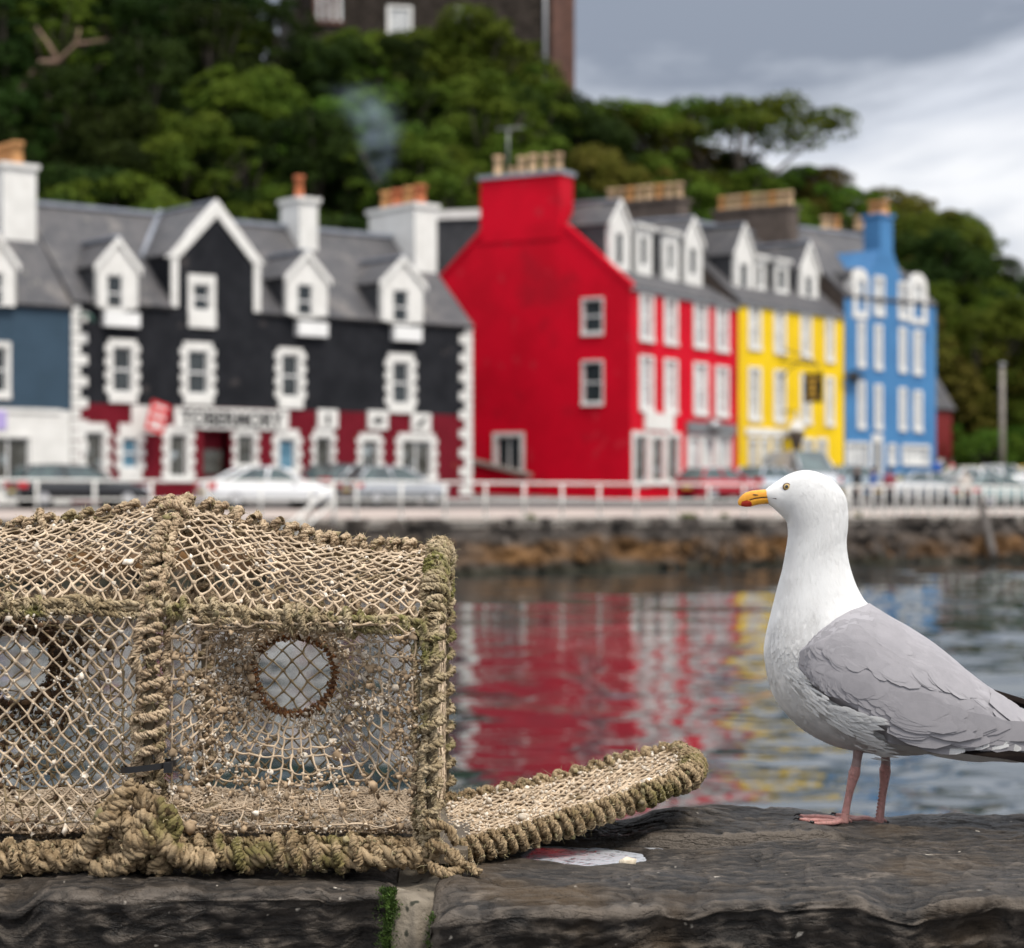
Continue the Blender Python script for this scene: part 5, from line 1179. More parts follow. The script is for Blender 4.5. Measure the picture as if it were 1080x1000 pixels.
def sea_wall():
    root = empty('sea_wall', (.1, 2.5, 1.5), 'dark rough stone wall across the foreground carrying the creel and the gull', 'wall')
    coping('coping_stone', np.concatenate([np.arange(-.085, .64, .0022), np.arange(.645, 1.3, .008)]), -.085, 1.3, 2.195, 2.80, 1.890, 1, root, True, rf=.011, ft=.36, label='long dark coping stone under the gull with a rain puddle')
    coping('coping_stone', np.concatenate([np.arange(-1.5, -.62, .008), np.arange(-.62, -.1195, .0022)]), -1.5, -.12, 2.265, 2.80, 1.886, 5, root, False, label='dark coping stone under the creel', ft=.28, rf=.012)
    mb = MB(); v, u = np.meshgrid(np.linspace(0, 1, 70), np.linspace(0, 1, 26)); X = -.128 + .055*u; 
    zz = 1.878 - .3*np.clip((v-.35)/.65, 0, 1); D = 2.62 - .37*np.clip(v/.35, 0, 1) + .02*np.abs(u-.5) 
    P = np.stack([X, D, zz], -1); P[..., 1] -= .012*fbm(P*18, 4, 33); P[..., 2] += .01*fbm(P*16, 3, 35); mb.grid(P, flip=False)
    mb.build('mortar', mat('lime_mortar', (.2,.17,.13), (.12,.1,.075), 18, .9, bump=.8, bscale=120, c3=(.3,.27,.22), s3=22, t3=.58, c4=(.03,.03,.02), s4=40, t4=.62, bdist=.004), root)
    # moss growing down the joint
    r = np.random.RandomState(8); n = 5200; u = r.uniform(0, 1, n); X = -.132 + .014*vnoise(np.stack([u*4, u*0, u*0], 1), 2) + r.normal(0, .0055, n); Z = 1.887 - .085*u**1.3; D = 2.262 + r.normal(0, .006, n) + .02*np.exp(-u*14)
    keep = fbm(np.stack([X*60, D*0, Z*60], 1), 2, 4) > -.12; C = np.stack([X, D, Z], 1)[keep]
    X2 = -.082 + r.normal(0, .004, 1500); Z2 = 1.875 - .08*r.uniform(0, 1, 1500); C2 = np.stack([X2, 2.225 + r.normal(0, .006, 1500), Z2], 1); C2 = C2[fbm(C2*50, 2, 8) > .1]
    C = np.concatenate([C, C2]); t = np.stack([r.normal(0, .6, len(C)), r.normal(-.7, .4, len(C)), r.normal(.7, .4, len(C))], 1)*r.uniform(.0018, .0042, (len(C), 1)); s = np.cross(t, r.normal(size=t.shape)); s *= .0008/np.linalg.norm(s, axis=1, keepdims=True)
    mb = MB(); mb.add(np.stack([C-s, C+s, C+t], 1).reshape(-1, 3), np.arange(len(C)*3).reshape(-1, 3)); o = mb.build('moss', mat('moss', (.06,.11,.012), (.03,.06,.008), 90, .8, island=.4), root); tag(o, kind='stuff')
    # wall body below the copings, with the lower courses and the quay it stands on
    mb = MB(); rr = random.Random(4)
    for (za, zb_) in ((1.2, 1.555), (.85, 1.195)):
        x = -2.4 + rr.uniform(0, .3)
        while x < 2.2:
            wd = rr.uniform(.4, .8); g = .012; T = lambda a, b, c: Vector((a, b, c))
            nx, nz_ = 18, 10; G = []
            for fz in np.linspace(0, 1, nz_):
                row = []
                for fx in np.linspace(0, 1, nx):
                    ed = min(fx, 1-fx)*wd; ez = min(fz, 1-fz)*(zb_-za); q = min(ed, ez); row.append((x + g + fx*(wd-2*g), 2.29 - .02*math.sqrt(min(1, q/.03)) - .012*vnoise(np.array([[x+fx*wd*4, fz*3, za]]), 2)[0], za + g + fz*(zb_-za-2*g)))
                G.append(row)
            mb.grid(G, flip=True); x += wd
    mb.box(lambda a, b, c: Vector((a, b, c)), (-2.6, 2.30, -1.5), (2.6, 2.81, 1.555), 0)
    mb.build('wall_courses', ROCK, root)
    return root
SEAWALL = sea_wall()
mb = MB(); g = np.arange(-3, 3.01, .5); X, Y = np.meshgrid(g, np.arange(-5, 2.29, .5), indexing='ij'); mb.grid(np.stack([X, Y, X*0+.85], -1)); tag(mb.build('path', M['asphalt']), kind='structure')
def puddle():
    r = np.linspace(0, 1, 12); a = np.linspace(0, 2*math.pi, 49)[:-1]
    G = np.array([[(.070 + .112*q*math.cos(t)*(1+.1*math.sin(3*t)), 2.50 + .105*q*math.sin(t)*(1+.08*math.cos(2*t)), 1.8862) for t in a] for q in r])
    m = bpy.data.materials.new('rain_water_painted_sheen'); m.use_nodes = True; nt = m.node_tree; b = nt.nodes['Principled BSDF']; b.inputs['Base Color'].default_value = (.36, .38, .41, 1); b.inputs['Roughness'].default_value = .07; b.inputs['Metallic'].default_value = 0.; b.inputs['IOR'].default_value = 2.; b.inputs['Specular IOR Level'].default_value = .5
    tc = nt.nodes.new('ShaderNodeTexCoord'); nz = nt.nodes.new('ShaderNodeTexNoise'); nz.inputs['Scale'].default_value = 110; bp = nt.nodes.new('ShaderNodeBump'); bp.inputs['Strength'].default_value = .25; bp.inputs['Distance'].default_value = .002
    nt.links.new(tc.outputs['Object'], nz.inputs['Vector']); nt.links.new(nz.outputs[0], bp.inputs['Height']); nt.links.new(bp.outputs[0], b.inputs['Normal'])
    n2 = nt.nodes.new('ShaderNodeTexNoise'); n2.inputs['Scale'].default_value = 55; n2.inputs['Detail'].default_value = 7; n2.inputs['Roughness'].default_value = .7; nt.links.new(tc.outputs['Object'], n2.inputs['Vector']); cr_ = nt.nodes.new('ShaderNodeValToRGB'); nt.links.new(n2.outputs[0], cr_.inputs[0]); cr_.color_ramp.elements[0].position = .36; cr_.color_ramp.elements[0].color = (.06, .06, .065, 1); cr_.color_ramp.elements[1].position = .50; cr_.color_ramp.elements[1].color = (.52, .55, .60, 1); nt.links.new(cr_.outputs[0], b.inputs['Base Color'])  # pale mottled base colour stands in for bright sky mirrored in the water
    mb = MB(); mb.grid(G, wrap=True, flip=True); o = mb.build('puddle', m, origin=(.075, 2.50, 1.8872)); tag(o, 'shallow rain puddle with a painted sheen on the stone beside the creel flap', 'puddle', kind='thing')
    p = at(661, 911, 2.43); mb = MB(); bm_c = [(p.x, p.y, 1.888)]; mb.blobs(np.array(bm_c), [.0085], 0, .25, 4); tag(mb.build('pebble', mat('pale_pebble', (.62,.55,.44), (.45,.38,.28), 90, .6, bump=.3, bscale=200), origin=bm_c[0]), 'small pale pebble at the right end of the puddle', 'pebble')
puddle()
# ================================================================== the creel (lobster pot)
def ropemat(name, a, b, green, rust=(.075,.052,.026), tg=.56):
    m = mat(name, a, b, 45, .92, bump=.8, bscale=420, c3=green, s3=11, t3=tg, c4=rust, s4=95, t4=.60, bdist=.003, spec=.12, island=.2); return m
RP = ropemat('weathered_rope', (.52,.405,.275), (.31,.225,.145), (.21,.175,.085))
RPG = ropemat('algae_rope', (.44,.355,.235), (.25,.19,.11), (.16,.15,.05), tg=.54)
RPD = ropemat('muddy_rope', (.38,.285,.175), (.20,.14,.078), (.165,.14,.055))
NETM = mat('net_twine', (.54,.43,.31), (.36,.275,.19), 30, .9, bump=.5, bscale=700, c4=(.2,.15,.09), s4=16, t4=.6, bdist=.001, spec=.15, island=.2)
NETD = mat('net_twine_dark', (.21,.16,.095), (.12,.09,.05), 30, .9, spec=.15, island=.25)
def frames(P):
    t = np.gradient(P, axis=0); t /= np.linalg.norm(t, axis=1, keepdims=True) + 1e-12
    N = np.cross(t[0], [0, 0, 1.] if abs(t[0][2]) < .9 else [1., 0, 0]); N /= np.linalg.norm(N); Ns = []
    for ti in t: N = N - ti*np.dot(N, ti); N = N/np.linalg.norm(N); Ns.append(N)
    Ns = np.array(Ns); return t, Ns, np.cross(t, Ns)
def smooth_path(pts, step):
    pts = np.array([tuple(p) for p in pts], float); n = len(pts); out = []
    for i in range(n-1):
        p0, p1, p2, p3 = pts[max(i-1, 0)], pts[i], pts[i+1], pts[min(i+2, n-1)]
        for t in np.linspace(0, 1, 24, endpoint=False): out.append(.5*((2*p1) + (-p0+p2)*t + (2*p0-5*p1+4*p2-p3)*t*t + (-p0+3*p1-3*p2+p3)*t**3))
    out.append(pts[-1]); return resample(out, step)
ROPEPTS = []
def rope(mb, P, R_, pitch=None, strands=3, sides=6, sub=None, m=0, step=None, ph=0.):
    if sub is None: sub = 3 if R_ >= .0036 else 0
    pitch = pitch or R_*5; step = step or max(.0016, pitch/14); P = resample(P, step); t, N, B = frames(P)
    s = np.arange(len(P))*step; ends = sst(0, .012, s)*sst(0, .012, s[-1]-s)*.25+.75
    for k in range(strands):
        a = 2*np.pi*(s/pitch) + 2*np.pi*k/strands + ph; off = R_*.52
        Q = P + off*(N*np.cos(a)[:, None] + B*np.sin(a)[:, None])
        if sub: rope(mb, Q + R_*.16*np.stack([vnoise(np.stack([s*130, s*0+k*5+w_*3, s*0], 1), 60+w_) for w_ in (0, 1, 2)], 1), R_*.54*(1+.1*nr.normal()), pitch*.40*(1+.12*nr.normal()), sub, 5 if R_ > .008 else 4, 0, m, max(.0019, pitch*.40/8))
        else:
            rad = R_*.56*ends*(1 + .10*nr.normal(size=1)) * (1 + .22*vnoise(np.stack([s*210, s*0+k*9, s*0], 1), int(P[0, 0]*1000) % 97) + .12*vnoise(np.stack([s*520, s*0+k*9, s*0], 1), 3)); Q = Q + R_*.22*np.stack([vnoise(np.stack([s*130, s*0+k*5+w_*3, s*0], 1), 60+w_) for w_ in (0, 1, 2)], 1)
            mb.tubes(Q, rad, sides, m)
    j = nr.randint(0, len(P), max(4, int(len(P)*.55))); a = nr.uniform(0, 6.28, len(j)); ROPEPTS.append(np.concatenate([P[j] + R_*.95*(N[j]*np.cos(a)[:, None] + B[j]*np.sin(a)[:, None]), N[j]*np.cos(a)[:, None] + B[j]*np.sin(a)[:, None] + .8*t[j]], 1))
def wrap(mb, P, core, R_, pitch, jit=.12, m=0, sub=None, ph=0., coremat=0, tp=None, amp=1., ropepitch=None):
    P = resample(P, .0025); t, N, B = frames(P); s = np.arange(len(P))*.0025
    L_ = s[-1]; n = int(2*math.pi*(core+R_)*L_/pitch/.0035) + 8; sl = np.linspace(0, L_, n)
    a = 2*np.pi*sl/pitch + ph + jit*4*vnoise(np.stack([sl*22, sl*0, sl*0+ph], 1), 3)
    I = lambda A: np.stack([np.interp(sl, s, A[:, i]) for i in range(3)], 1)
    rr_ = (core+R_*.8)*(1 + jit*vnoise(np.stack([sl*55, sl*0+ph, sl*0], 1), 7)*amp)
    Q = I(P) + rr_[:, None]*(I(N)*np.cos(a)[:, None] + I(B)*np.sin(a)[:, None])
    rope(mb, Q, R_, ropepitch or R_*4.4, 3, 5, sub, m)
def net(mb, S, nu, nv, r, jit=.1, sag=.12, square=False, closed=False, sides=5, drop=0., knots=True, m=0, wob=1.):
    i, j = np.meshgrid(np.arange(nu+1), np.arange(nv+1), indexing='ij'); U = i.astype(float); V = j.astype(float)
    if not square: U = U + .5*(j % 2) - .25
    ju = jit*vnoise(np.stack([U*.8, V*.8, U*0+.5], -1), 31)*2 + nr.normal(0, jit*.45, U.shape); jv = jit*vnoise(np.stack([U*.8, V*.8, U*0+.5], -1), 57)*2 + nr.normal(0, jit*.45, U.shape)
    U = (U+ju*(1 if not closed else .6))/nu; V = V+jv; V[:, 0] = 0; V[:, -1] = nv; V = V/nv
    if not closed: U = np.clip(U, 0, 1)
    E = []
    for b in range(nv):
        for a in range(nu+1 if not closed else nu):
            if square:
                E.append((a, b, a, b+1))
                if a < nu: E.append((a, b, a+1, b))
            else:
                E.append((a, b, a, b+1)); c = a+1 if b % 2 else a-1
                if 0 <= c <= nu: E.append((a, b, c, b+1))
    E = np.array(E); 
    if drop: E = E[nr.uniform(size=len(E)) > drop]
    u0, v0, u1, v1 = U[E[:, 0], E[:, 1]], V[E[:, 0], E[:, 1]], U[E[:, 2], E[:, 3]], V[E[:, 2], E[:, 3]]
    k = np.linspace(0, 1, 5)[None]; PU = u0[:, None] + (u1-u0)[:, None]*k; PV = v0[:, None] + (v1-v0)[:, None]*k
    P = S(PU, PV); seg = np.linalg.norm(P[:, -1]-P[:, 0], axis=1)[:, None, None]
    P = P + np.sin(k*np.pi)[..., None]*seg*nr.normal(0, sag*.5, (len(E), 1, 3)) + np.array([0, 0, -1.])*(np.sin(k*np.pi)[..., None]*seg*sag*.5)
    rad = r*nr.uniform(.75, 1.25, (len(E), 1))*np.array([1.25, .95, .9, .95, 1.25])[None]
    mb.tubes(P, rad, sides, m, cap=False)
    nodes = S(U, V).reshape(-1, 3)
    if knots: mb.blobs(nodes, r*nr.uniform(1.5, 2.4, len(nodes)), m, .3, 5)
    return nodes
def creel():
    xL, xM, xR = -.715, -.402, -.088
    root = empty('creel', (-.4, 2.58, 1.90), 'weathered lobster creel of tan netting bound with frayed algae stained rope', 'creel')
    ridx = np.array([-.75, -.62, -.55, -.47, -.407, -.355, -.241, -.16, -.092]); ridz = np.array([2.262, 2.268, 2.276, 2.288, 2.298, 2.286, 2.252, 2.243, 2.241])
    zr = lambda x: np.interp(x, ridx, ridz); zsf = lambda x: np.interp(x, [-.75, -.57, -.385, -.255, -.09], [2.178, 2.182, 2.185, 2.172, 2.160])
    zb = 1.914
    def arch(x, t):   # t 0 front shoulder .. .5 ridge .. 1 back shoulder
        y = 2.385 + .40*t; k = np.sin(np.clip(t, 0, 1)*np.pi)**.75; return y, zsf(x) + (zr(x)-zsf(x))*k
    def hoop_path(x):
        pts = [(x, 2.372, zb-.012), (x-.002, 2.368, 2.0), (x, 2.372, 2.1), (x, 2.38, float(zsf(x))-.012)]
        for t in (.06, .18, .34, .5, .66, .82, .94): y, z = arch(np.array(x), np.array(t)); pts.append((x, float(y), float(z)))
        return pts + [(x, 2.79, 2.15), (x, 2.80, 2.03), (x, 2.80, zb)]
    # hoops: a hidden bar bound with rope
    for x, lab in ((xL, 0), (xM, 1), (xR, 2)):
        P = smooth_path(hoop_path(x), .004); h = MB(); h.tubes(P, .0055, 8); ho = h.build('hoop', mat('plastic_pipe', (.14,.11,.07), (.08,.06,.035), 60, .9) if lab == 0 else bpy.data.materials['plastic_pipe'], root)
        mb = MB(); n1 = int(len(P)*.30)
        if lab == 2:
            wrap(mb, P[:n1], .0066, .0050, .0235, .16, ph=.5); wrap(mb, P[n1-2:int(len(P)*.62)], .0070, .0056, .0150, .26, ph=2); wrap(mb, P[int(len(P)*.6):], .0066, .005, .024, .1)
            rope(mb, P[:n1] + np.array([-.009, -.005, 0]) + .004*fbm(P[:n1]*40, 2, 3)[:, None], .0052, .025); rope(mb, P[:n1] + np.array([-.018, .004, 0]) + .005*fbm(P[:n1]*45, 2, 8)[:, None], .0042, .025); rope(mb, P[:n1] + np.array([.004, -.004, 0]) + .003*fbm(P[:n1]*45, 2, 9)[:, None], .0045, .025)
        elif lab == 1:
            wrap(mb, P[:n1], .0052, .0054, .0165, .8, ph=1., amp=1.7); rope(mb, P[3:n1] + np.array([-.012, -.004, 0]) + .005*fbm(P[3:n1]*40, 2, 3)[:, None], .0068, .034); rope(mb, P[4:n1] + np.array([.014, .002, 0]) + .006*fbm(P[4:n1]*40, 2, 6)[:, None], .0055, .03)
            wrap(mb, P[n1-3:int(len(P)*.62)], .0052, .0056, .0178, .55, ph=.2, amp=1.5); rope(mb, P[n1-3:int(len(P)*.55)] + np.array([.009, -.003, .004]) + .005*fbm(P[n1-3:int(len(P)*.55)]*50, 2, 6)[:, None], .0045, .02); wrap(mb, P[int(len(P)*.6):], .006, .005, .024, .1)
        else: wrap(mb, P, .0062, .006, .02, .3)
        mb.build('rope_binding', RPG if lab == 2 else RP, ho)
    # long ropes
    xs = np.linspace(xL-.01, xR+.004, 60)
    def line(fy, fz): return np.stack([xs, xs*0 + fy, fz], 1)
    mb = MB(); L_ = line(2.383, zsf(xs) + .0025*fbm(np.stack([xs*14, xs*0, xs*0], 1), 2, 4)); mb.tubes(L_, .004, 6); wrap(mb, L_, .0038, .0046, .0165, .7, ph=.7, amp=1.8); rope(mb, L_ + np.array([0, -.006, -.007]) + .004*fbm(L_*30, 2, 4)[:, None], .0046, .021); rope(mb, L_ + np.array([0, -.004, .006]) + .004*fbm(L_*35, 2, 14)[:, None], .0034, .017); mb.build('shoulder_rope', RPG, root)
    mb = MB(); L_ = line(2.787, zsf(xs)-.01); mb.tubes(L_, .006, 6); wrap(mb, L_, .0065, .0058, .024, .2); mb.build('shoulder_rope', RP, root)
    mb = MB(); L_ = line(2.585, zr(xs)-.002); mb.tubes(L_, .004, 6); wrap(mb, L_, .0042, .0050, .018, .7, ph=.3, amp=1.8)
    for x in np.arange(xL, xR, .021): # lumpy half hitches along the ridge
        c = np.array([x + nr.uniform(-.005, .005), 2.582, float(zr(x))+.002]); a = np.linspace(0, 7, 30); q = c + np.stack([.006*np.cos(a)+.0012*a, .011*np.sin(a), .0085*np.cos(a*.9+1)], 1); rope(mb, q, .0045, .018)
    mb.build('ridge_rope', RP, root)
    # heavy base ropes
    mb = MB(); L_ = line(2.360, 1.9065 + .004*fbm(np.stack([xs*9, xs*0, xs*0], 1), 2, 14)); L_[:, 1] += .006*vnoise(np.stack([xs*12, xs*0, xs*0], 1), 8)
    rope(mb, L_, .0135, .085, 3, 6, sub=3); wrap(mb, L_ + np.array([0, .004, .003]), .0090, .0058, .0215, .55, ph=1.1, amp=.9, sub=3)
    L2 = L_ + np.array([0, .018, .012]); rope(mb, L2, .008, .045, 3, 6, sub=3)
    # knotted lump where the middle hoop meets the base
    c0 = np.array([xM, 2.352, 1.938])
    for q0, q1, q2, q3, rr_ in (((-.045,.0,.028),(-.02,-.02,.012),(-.005,-.022,-.02),(-.06,-.01,-.045),.0125), ((-.012,-.005,.04),(.022,-.022,.026),(.032,-.02,.0),(-.012,-.024,-.018),.0115), ((-.02,-.022,-.012),(.01,-.028,-.002),(.034,-.02,-.02),(.075,-.012,-.034),.0125), ((-.028,-.012,.0),(0,-.026,.014),(.02,-.02,.0),(.012,-.012,-.044),.0115), ((-.075,-.006,-.028),(-.05,-.018,.0),(-.03,-.018,.03),(-.012,-.008,.052),.011)):
        rope(mb, smooth_path([c0+np.array(q0), c0+np.array(q1), c0+np.array(q2), c0+np.array(q3)], .003), rr_, .045, 3, 6, sub=3)
    mb.build('base_rope', RPD, root)
    mb = MB(); L_ = line(2.80, zb-.008 + xs*0); rope(mb, L_, .013, .07); mb.build('base_rope', RPD, root)
    # black cable tie on the middle hoop
    mb = MB(); a = np.linspace(0, 2*math.pi, 33); G = np.array([[(xM-.002 + .031*math.cos(t), 2.372 + .021*math.sin(t), z + .004*math.cos(t)) for t in a[:-1]] for z in (2.0035, 2.0105)]); G2 = G.copy(); mb.grid(G, wrap=True); mb.box(lambda x, y, z: Vector((x, y, z)), (xM+.018, 2.350, 2.002), (xM+.027, 2.360, 2.013)); mb.build('cable_tie', mat('black_nylon', (.012,.012,.013), None, rough=.4), root)
    # -------- netting
    knots = []
    def top(x0, x1, t0, t1): return lambda U, V: np.stack([x0+(x1-x0)*U, *arch(x0+(x1-x0)*U, t0+(t1-t0)*V)], -1) + np.array([0, 0, -1])*(.010*np.sin(np.pi*np.clip(U, 0, 1))*np.sin(np.pi*V))[..., None]
    for (x0, x1, nu) in ((xL+.005, xM-.008, 15), (xM+.008, xR-.008, 15)):
        mb = MB(); knots.append(net(mb, top(x0, x1, .0, .49), nu, 18, .00145, .13, .13)); mb.build('top_net', NETM, root)
        mb = MB(); net(mb, top(x0, x1, .51, 1.), nu+3, 18, .0014, .12, .12); mb.build('back_top_net', NETM, root)
        mb = MB(); net(mb, lambda U, V: np.stack([x0+(x1-x0)*U, 2.797-.012*np.sin(np.pi*V)*np.sin(np.pi*U), 1.93+.225*V], -1), 12, 18, .0013, .1, .1); mb.build('back_net', NETD, root)
    mb = MB(); net(mb, lambda U, V: np.stack([xR + .0*U, 2.38+.41*U, 1.925 + (np.interp(2.38+.41*U, [2.38, 2.58, 2.79], [2.155, 2.235, 2.15])-1.925)*V], -1), 16, 18, .0014, .1, .1); mb.build('end_net', NETM, root)
    # left bay: plain diamond front net with an entrance funnel hanging behind it
    def S_left(U, V): return np.stack([xL+.012 + (xM-xL-.03)*U, 2.370 + .016*np.sin(np.pi*np.clip(U, 0, 1))*np.sin(np.pi*V), 1.935 + (2.172-1.935)*V], -1)
    mb = MB(); knots.append(net(mb, S_left, 13, 20, .00135, .10, .08)); mb.build('front_net', NETM, root)
    def funnel(cx_, cz, rr_, x0, x1, z0, z1, yd, p=1.3):
        def S(U, V):
            a = 2*np.pi*U; c, s = np.cos(a), np.sin(a); k = 1/np.maximum(np.abs(c), np.abs(s)); k = np.minimum(k, 1.32)
            bx = (x0+x1)/2 + (x1-x0)/2*c*k; bz = (z0+z1)/2 + (z1-z0)/2*s*k; rx = cx_ + rr_*c; rz = cz + rr_*s; bx = np.clip(bx, x0, x1); bz = np.clip(bz, z0, z1)
            w_ = V**.85; return np.stack([bx+(rx-bx)*w_, 2.372 + yd*V**p + .006*np.sin(5*a)*np.sin(np.pi*V), bz+(rz-bz)*w_], -1)
        return S
    def ring(c, rr_, mname, wmb):
        a = np.linspace(0, 2*np.pi, 60); P = np.stack([c[0]+rr_*np.cos(a)*(1+.04*np.sin(3*a)), c[1]+0*a, c[2]+rr_*np.sin(a)*(1+.05*np.cos(2*a))], 1); mb = MB(); mb.tubes(P, .0032, 6); o = mb.build('entrance_ring', mname, root)
        mb = MB(); wrap(mb, P, .003, .0019, .0062, .3); k = P[nr.randint(0, 60, 260)] + nr.normal(0, .0035, (260, 3)); mb.blobs(k, nr.uniform(.0008, .0026, 260), 0, .5, 8); mb.build('ring_lashing', wmb, o)
    RUST = mat('rusty_wire', (.16,.05,.015), (.07,.025,.01), 60, .9, bump=.6, bscale=300, c4=(.3,.11,.03), s4=50, t4=.55, bdist=.002); WEED = mat('dried_brown_weed', (.05,.028,.014), (.1,.055,.025), 70, .9, island=.4)
    c1 = at(310, 711, 2.452); ring(c1, .0475, RUST, mat('rust_crust', (.2,.085,.03), (.09,.045,.02), 90, .95, island=.4))
    mb = MB(); knots.append(net(mb, funnel(c1.x, c1.z, .048, xM+.024, xR-.022, 1.942, 2.166, .078), 44, 9, .00118, .16, .14, square=True, closed=True)); mb.build('funnel_net', NETM, root)
    c2 = at(14, 702, 2.452); ring(c2, .047, RUST, WEED)
    mb = MB(); kL = net(mb, funnel(c2.x, c2.z, .047, xL+.02, xM-.03, 1.945, 2.165, .078), 40, 8, .0011, .15, .14, square=True, closed=True); mb.build('funnel_net', NETD, root)
    # a few loose cross strings hold the ring back
    mb = MB()
    for c in (c1, c2):
        for a in (.6, 2.2, 3.9, 5.4): mb = MB(); p = np.array([c.x + .047*math.cos(a), c.y, c.z + .047*math.sin(a)]); mb.tubes(smooth_path([p, p + np.array([.03*math.cos(a), .17, .01-.02]), (p[0]+.05*math.cos(a), 2.79, p[2]+.04*math.sin(a))], .01), .0011, 5); mb.build('stay_cord', NETD, root)
    # woven floor
    mb = MB(); fl = lambda U, V: np.stack([xL+.01+(xR-xL-.02)*U, 2.375+.42*V, 1.925 + .006*np.sin(U*40)*np.sin(V*9) + .012*sst(.2, 0, V)], -1)
    kf = net(mb, fl, 64, 44, .0014, .16, .1, knots=False); net(mb, lambda U, V: fl(U, V) - np.array([0, 0, .004]), 60, 40, .0015, .2, .1, knots=False); mb.build('floor_net', NETM, root)
    mb = MB(); T = lambda a, b, c: Vector((a, b, c))
    for i in range(6): x = xL+.03 + i*.118; mb.box(T, (x, 2.38, 1.897), (x+.045, 2.79, 1.912))
    mb.build('floor_slats', mat('grey_slats', (.13,.105,.075), (.08,.065,.05), 25, .9, bump=.4, bscale=90), root)
    # -------- barnacles, keel worm and debris
    K = np.concatenate(knots); r = np.random.RandomState(12)
    def pick(A, p): return A[r.uniform(size=len(A)) < p]
    def clus(A, n, s): q = A[r.randint(0, len(A), n)]; return q + r.normal(0, s, q.shape)
    Kr = knots[3]; Kl = knots[2]; Kt = np.concatenate(knots[:2])
    den = fbm(Kr*22, 2, 5); Krd = Kr[den > -.15]
    white = [clus(pick(Kt, .40), 560, .0018), clus(pick(Kl, .7), 620, .0022), clus(Krd, 1900, .0030), clus(kf[kf[:, 1] < 2.56], 1700, .0035), clus(kL, 240, .003)]
    W_ = np.concatenate(white); W_[:, 1] -= .001; sz = np.exp(r.normal(math.log(.00135), .45, len(W_))); mb = MB(); W_ = W_[fbm(W_*28, 2, 77) > -.42]; sz = sz[:len(W_)]; mb.blobs(W_, np.clip(sz, .0008, .0042), 0, .75, 9)
    # bigger shells with an open mouth
    big = np.concatenate([clus(pick(Kt, .1), 34, .001), clus(pick(Kl, .2), 34, .001), clus(Krd, 70, .002)])
    for c in big:
        rr_ = r.uniform(.0022, .0042); d_ = Vector((r.normal(0, .4), -1, r.normal(.2, .4))).normalized(); q = d_.to_track_quat('Z', 'Y').to_matrix(); G = [[tuple(Vector(c) + q @ Vector((a_*rr_*math.cos(t)*r.uniform(.85, 1.15), a_*rr_*math.sin(t), h_*rr_))) for t in np.linspace(0, 6.283, 8)[:-1]] for a_, h_ in ((1, -.2), (.85, .5), (.55, .95), (.42, .8), (.3, .2))]; mb.grid(G, wrap=True)
    o = mb.build('barnacles', mat('barnacle_shell', (.66,.60,.51), (.46,.38,.29), 160, .75, island=.2, spec=.3), root); tag(o, kind='stuff')
    # curly white worm tubes
    mb = MB()
    src = np.concatenate([clus(Krd, 150, .003), clus(kf[kf[:, 1] < 2.5], 130, .003), clus(pick(Kl, .4), 40, .001)])
    for c in src:
        a = np.linspace(0, r.uniform(3, 7), 12); rr_ = r.uniform(.0015, .0035)*(1-.06*a); ax = r.normal(size=3); ax /= np.linalg.norm(ax); e1 = np.cross(ax, r.normal(size=3)); e1 /= np.linalg.norm(e1); e2 = np.cross(ax, e1)
        mb.tubes(c + rr_[:, None]*(np.cos(a)[:, None]*e1 + np.sin(a)[:, None]*e2) + ax*(a*.0004)[:, None] - np.array([0, .0015, 0]), .0007, 5)
    tag(mb.build('worm_tubes', bpy.data.materials['barnacle_shell'], root), kind='stuff')
    # tan crusts and dark weed
    mb = MB(); near = Kr[np.hypot(Kr[:, 0]-(xM+.03), (Kr[:, 2]-2.06)*.4) < .075]; low = Kr[Kr[:, 2] < 1.99]; rt = Kr[Kr[:, 0] > -.135]
    tan_ = np.concatenate([clus(near, 900, .004), clus(low, 460, .004), clus(rt, 520, .004), clus(Krd, 900, .003), clus(Kr[Kr[:, 2] > 2.12], 240, .004)]); mb.blobs(tan_, np.exp(r.normal(math.log(.0018), .45, len(tan_))), 0, .5, 10)
    tag(mb.build('crust', mat('tan_crust', (.38,.28,.18), (.2,.14,.085), 90, .9, island=.35), root), kind='stuff')
    mb = MB(); lw = kL[(np.hypot(kL[:, 0]-c2.x, kL[:, 2]-c2.z) < .085)]; q = np.concatenate([clus(lw, 700, .004), clus(kL[(kL[:, 2] < c2.z) & (kL[:, 0] < -.5)], 500, .005), clus(kL[kL[:, 2] > 2.13], 260, .004)]); mb.blobs(q, np.exp(r.normal(math.log(.0024), .45, len(q))), 0, .5, 11); tag(mb.build('dried_weed', WEED, root), kind='stuff')
    # -------- the hinged flap resting on the stone to the right
    A, B, C_, D_ = at(478, 908, 2.42), at(470, 845, 2.74), at(706, 786, 2.80), at(722, 820, 2.56); A.z = max(A.z, 1.905)
    A, B, C_, D_ = (np.array(q[:]) for q in (A, B, C_, D_))
    def SF(U, V):
        U = np.asarray(U, float)[..., None]; V = np.asarray(V, float)[..., None]
        e = .12*np.clip((U-.72)/.28, 0, 1)**2.2; Vc = .5 + (V-.5)*(1-2*e*.9)
        P = (A*(1-U)+D_*U)*(1-Vc) + (B*(1-U)+C_*U)*Vc; P = P + np.array([.02, 0, 0])*np.sin(np.pi*Vc)*U**3
        P[..., 2] -= (.010*np.sin(np.pi*U)*np.sin(np.pi*V) + .006*np.sin(np.pi*U))[..., 0]; return P
    fp = empty('flap', (.05, 2.6, 1.92)); fp.parent = root; fp.location = Vector((.05, 2.6, 1.92)) - root.location
    mb = MB(); kn = net(mb, SF, 17, 26, .0016, .12, .1, knots=False); net(mb, lambda U, V: SF(U, V) - np.array([0, 0, .003]), 19, 28, .0015, .2, .1, knots=False)
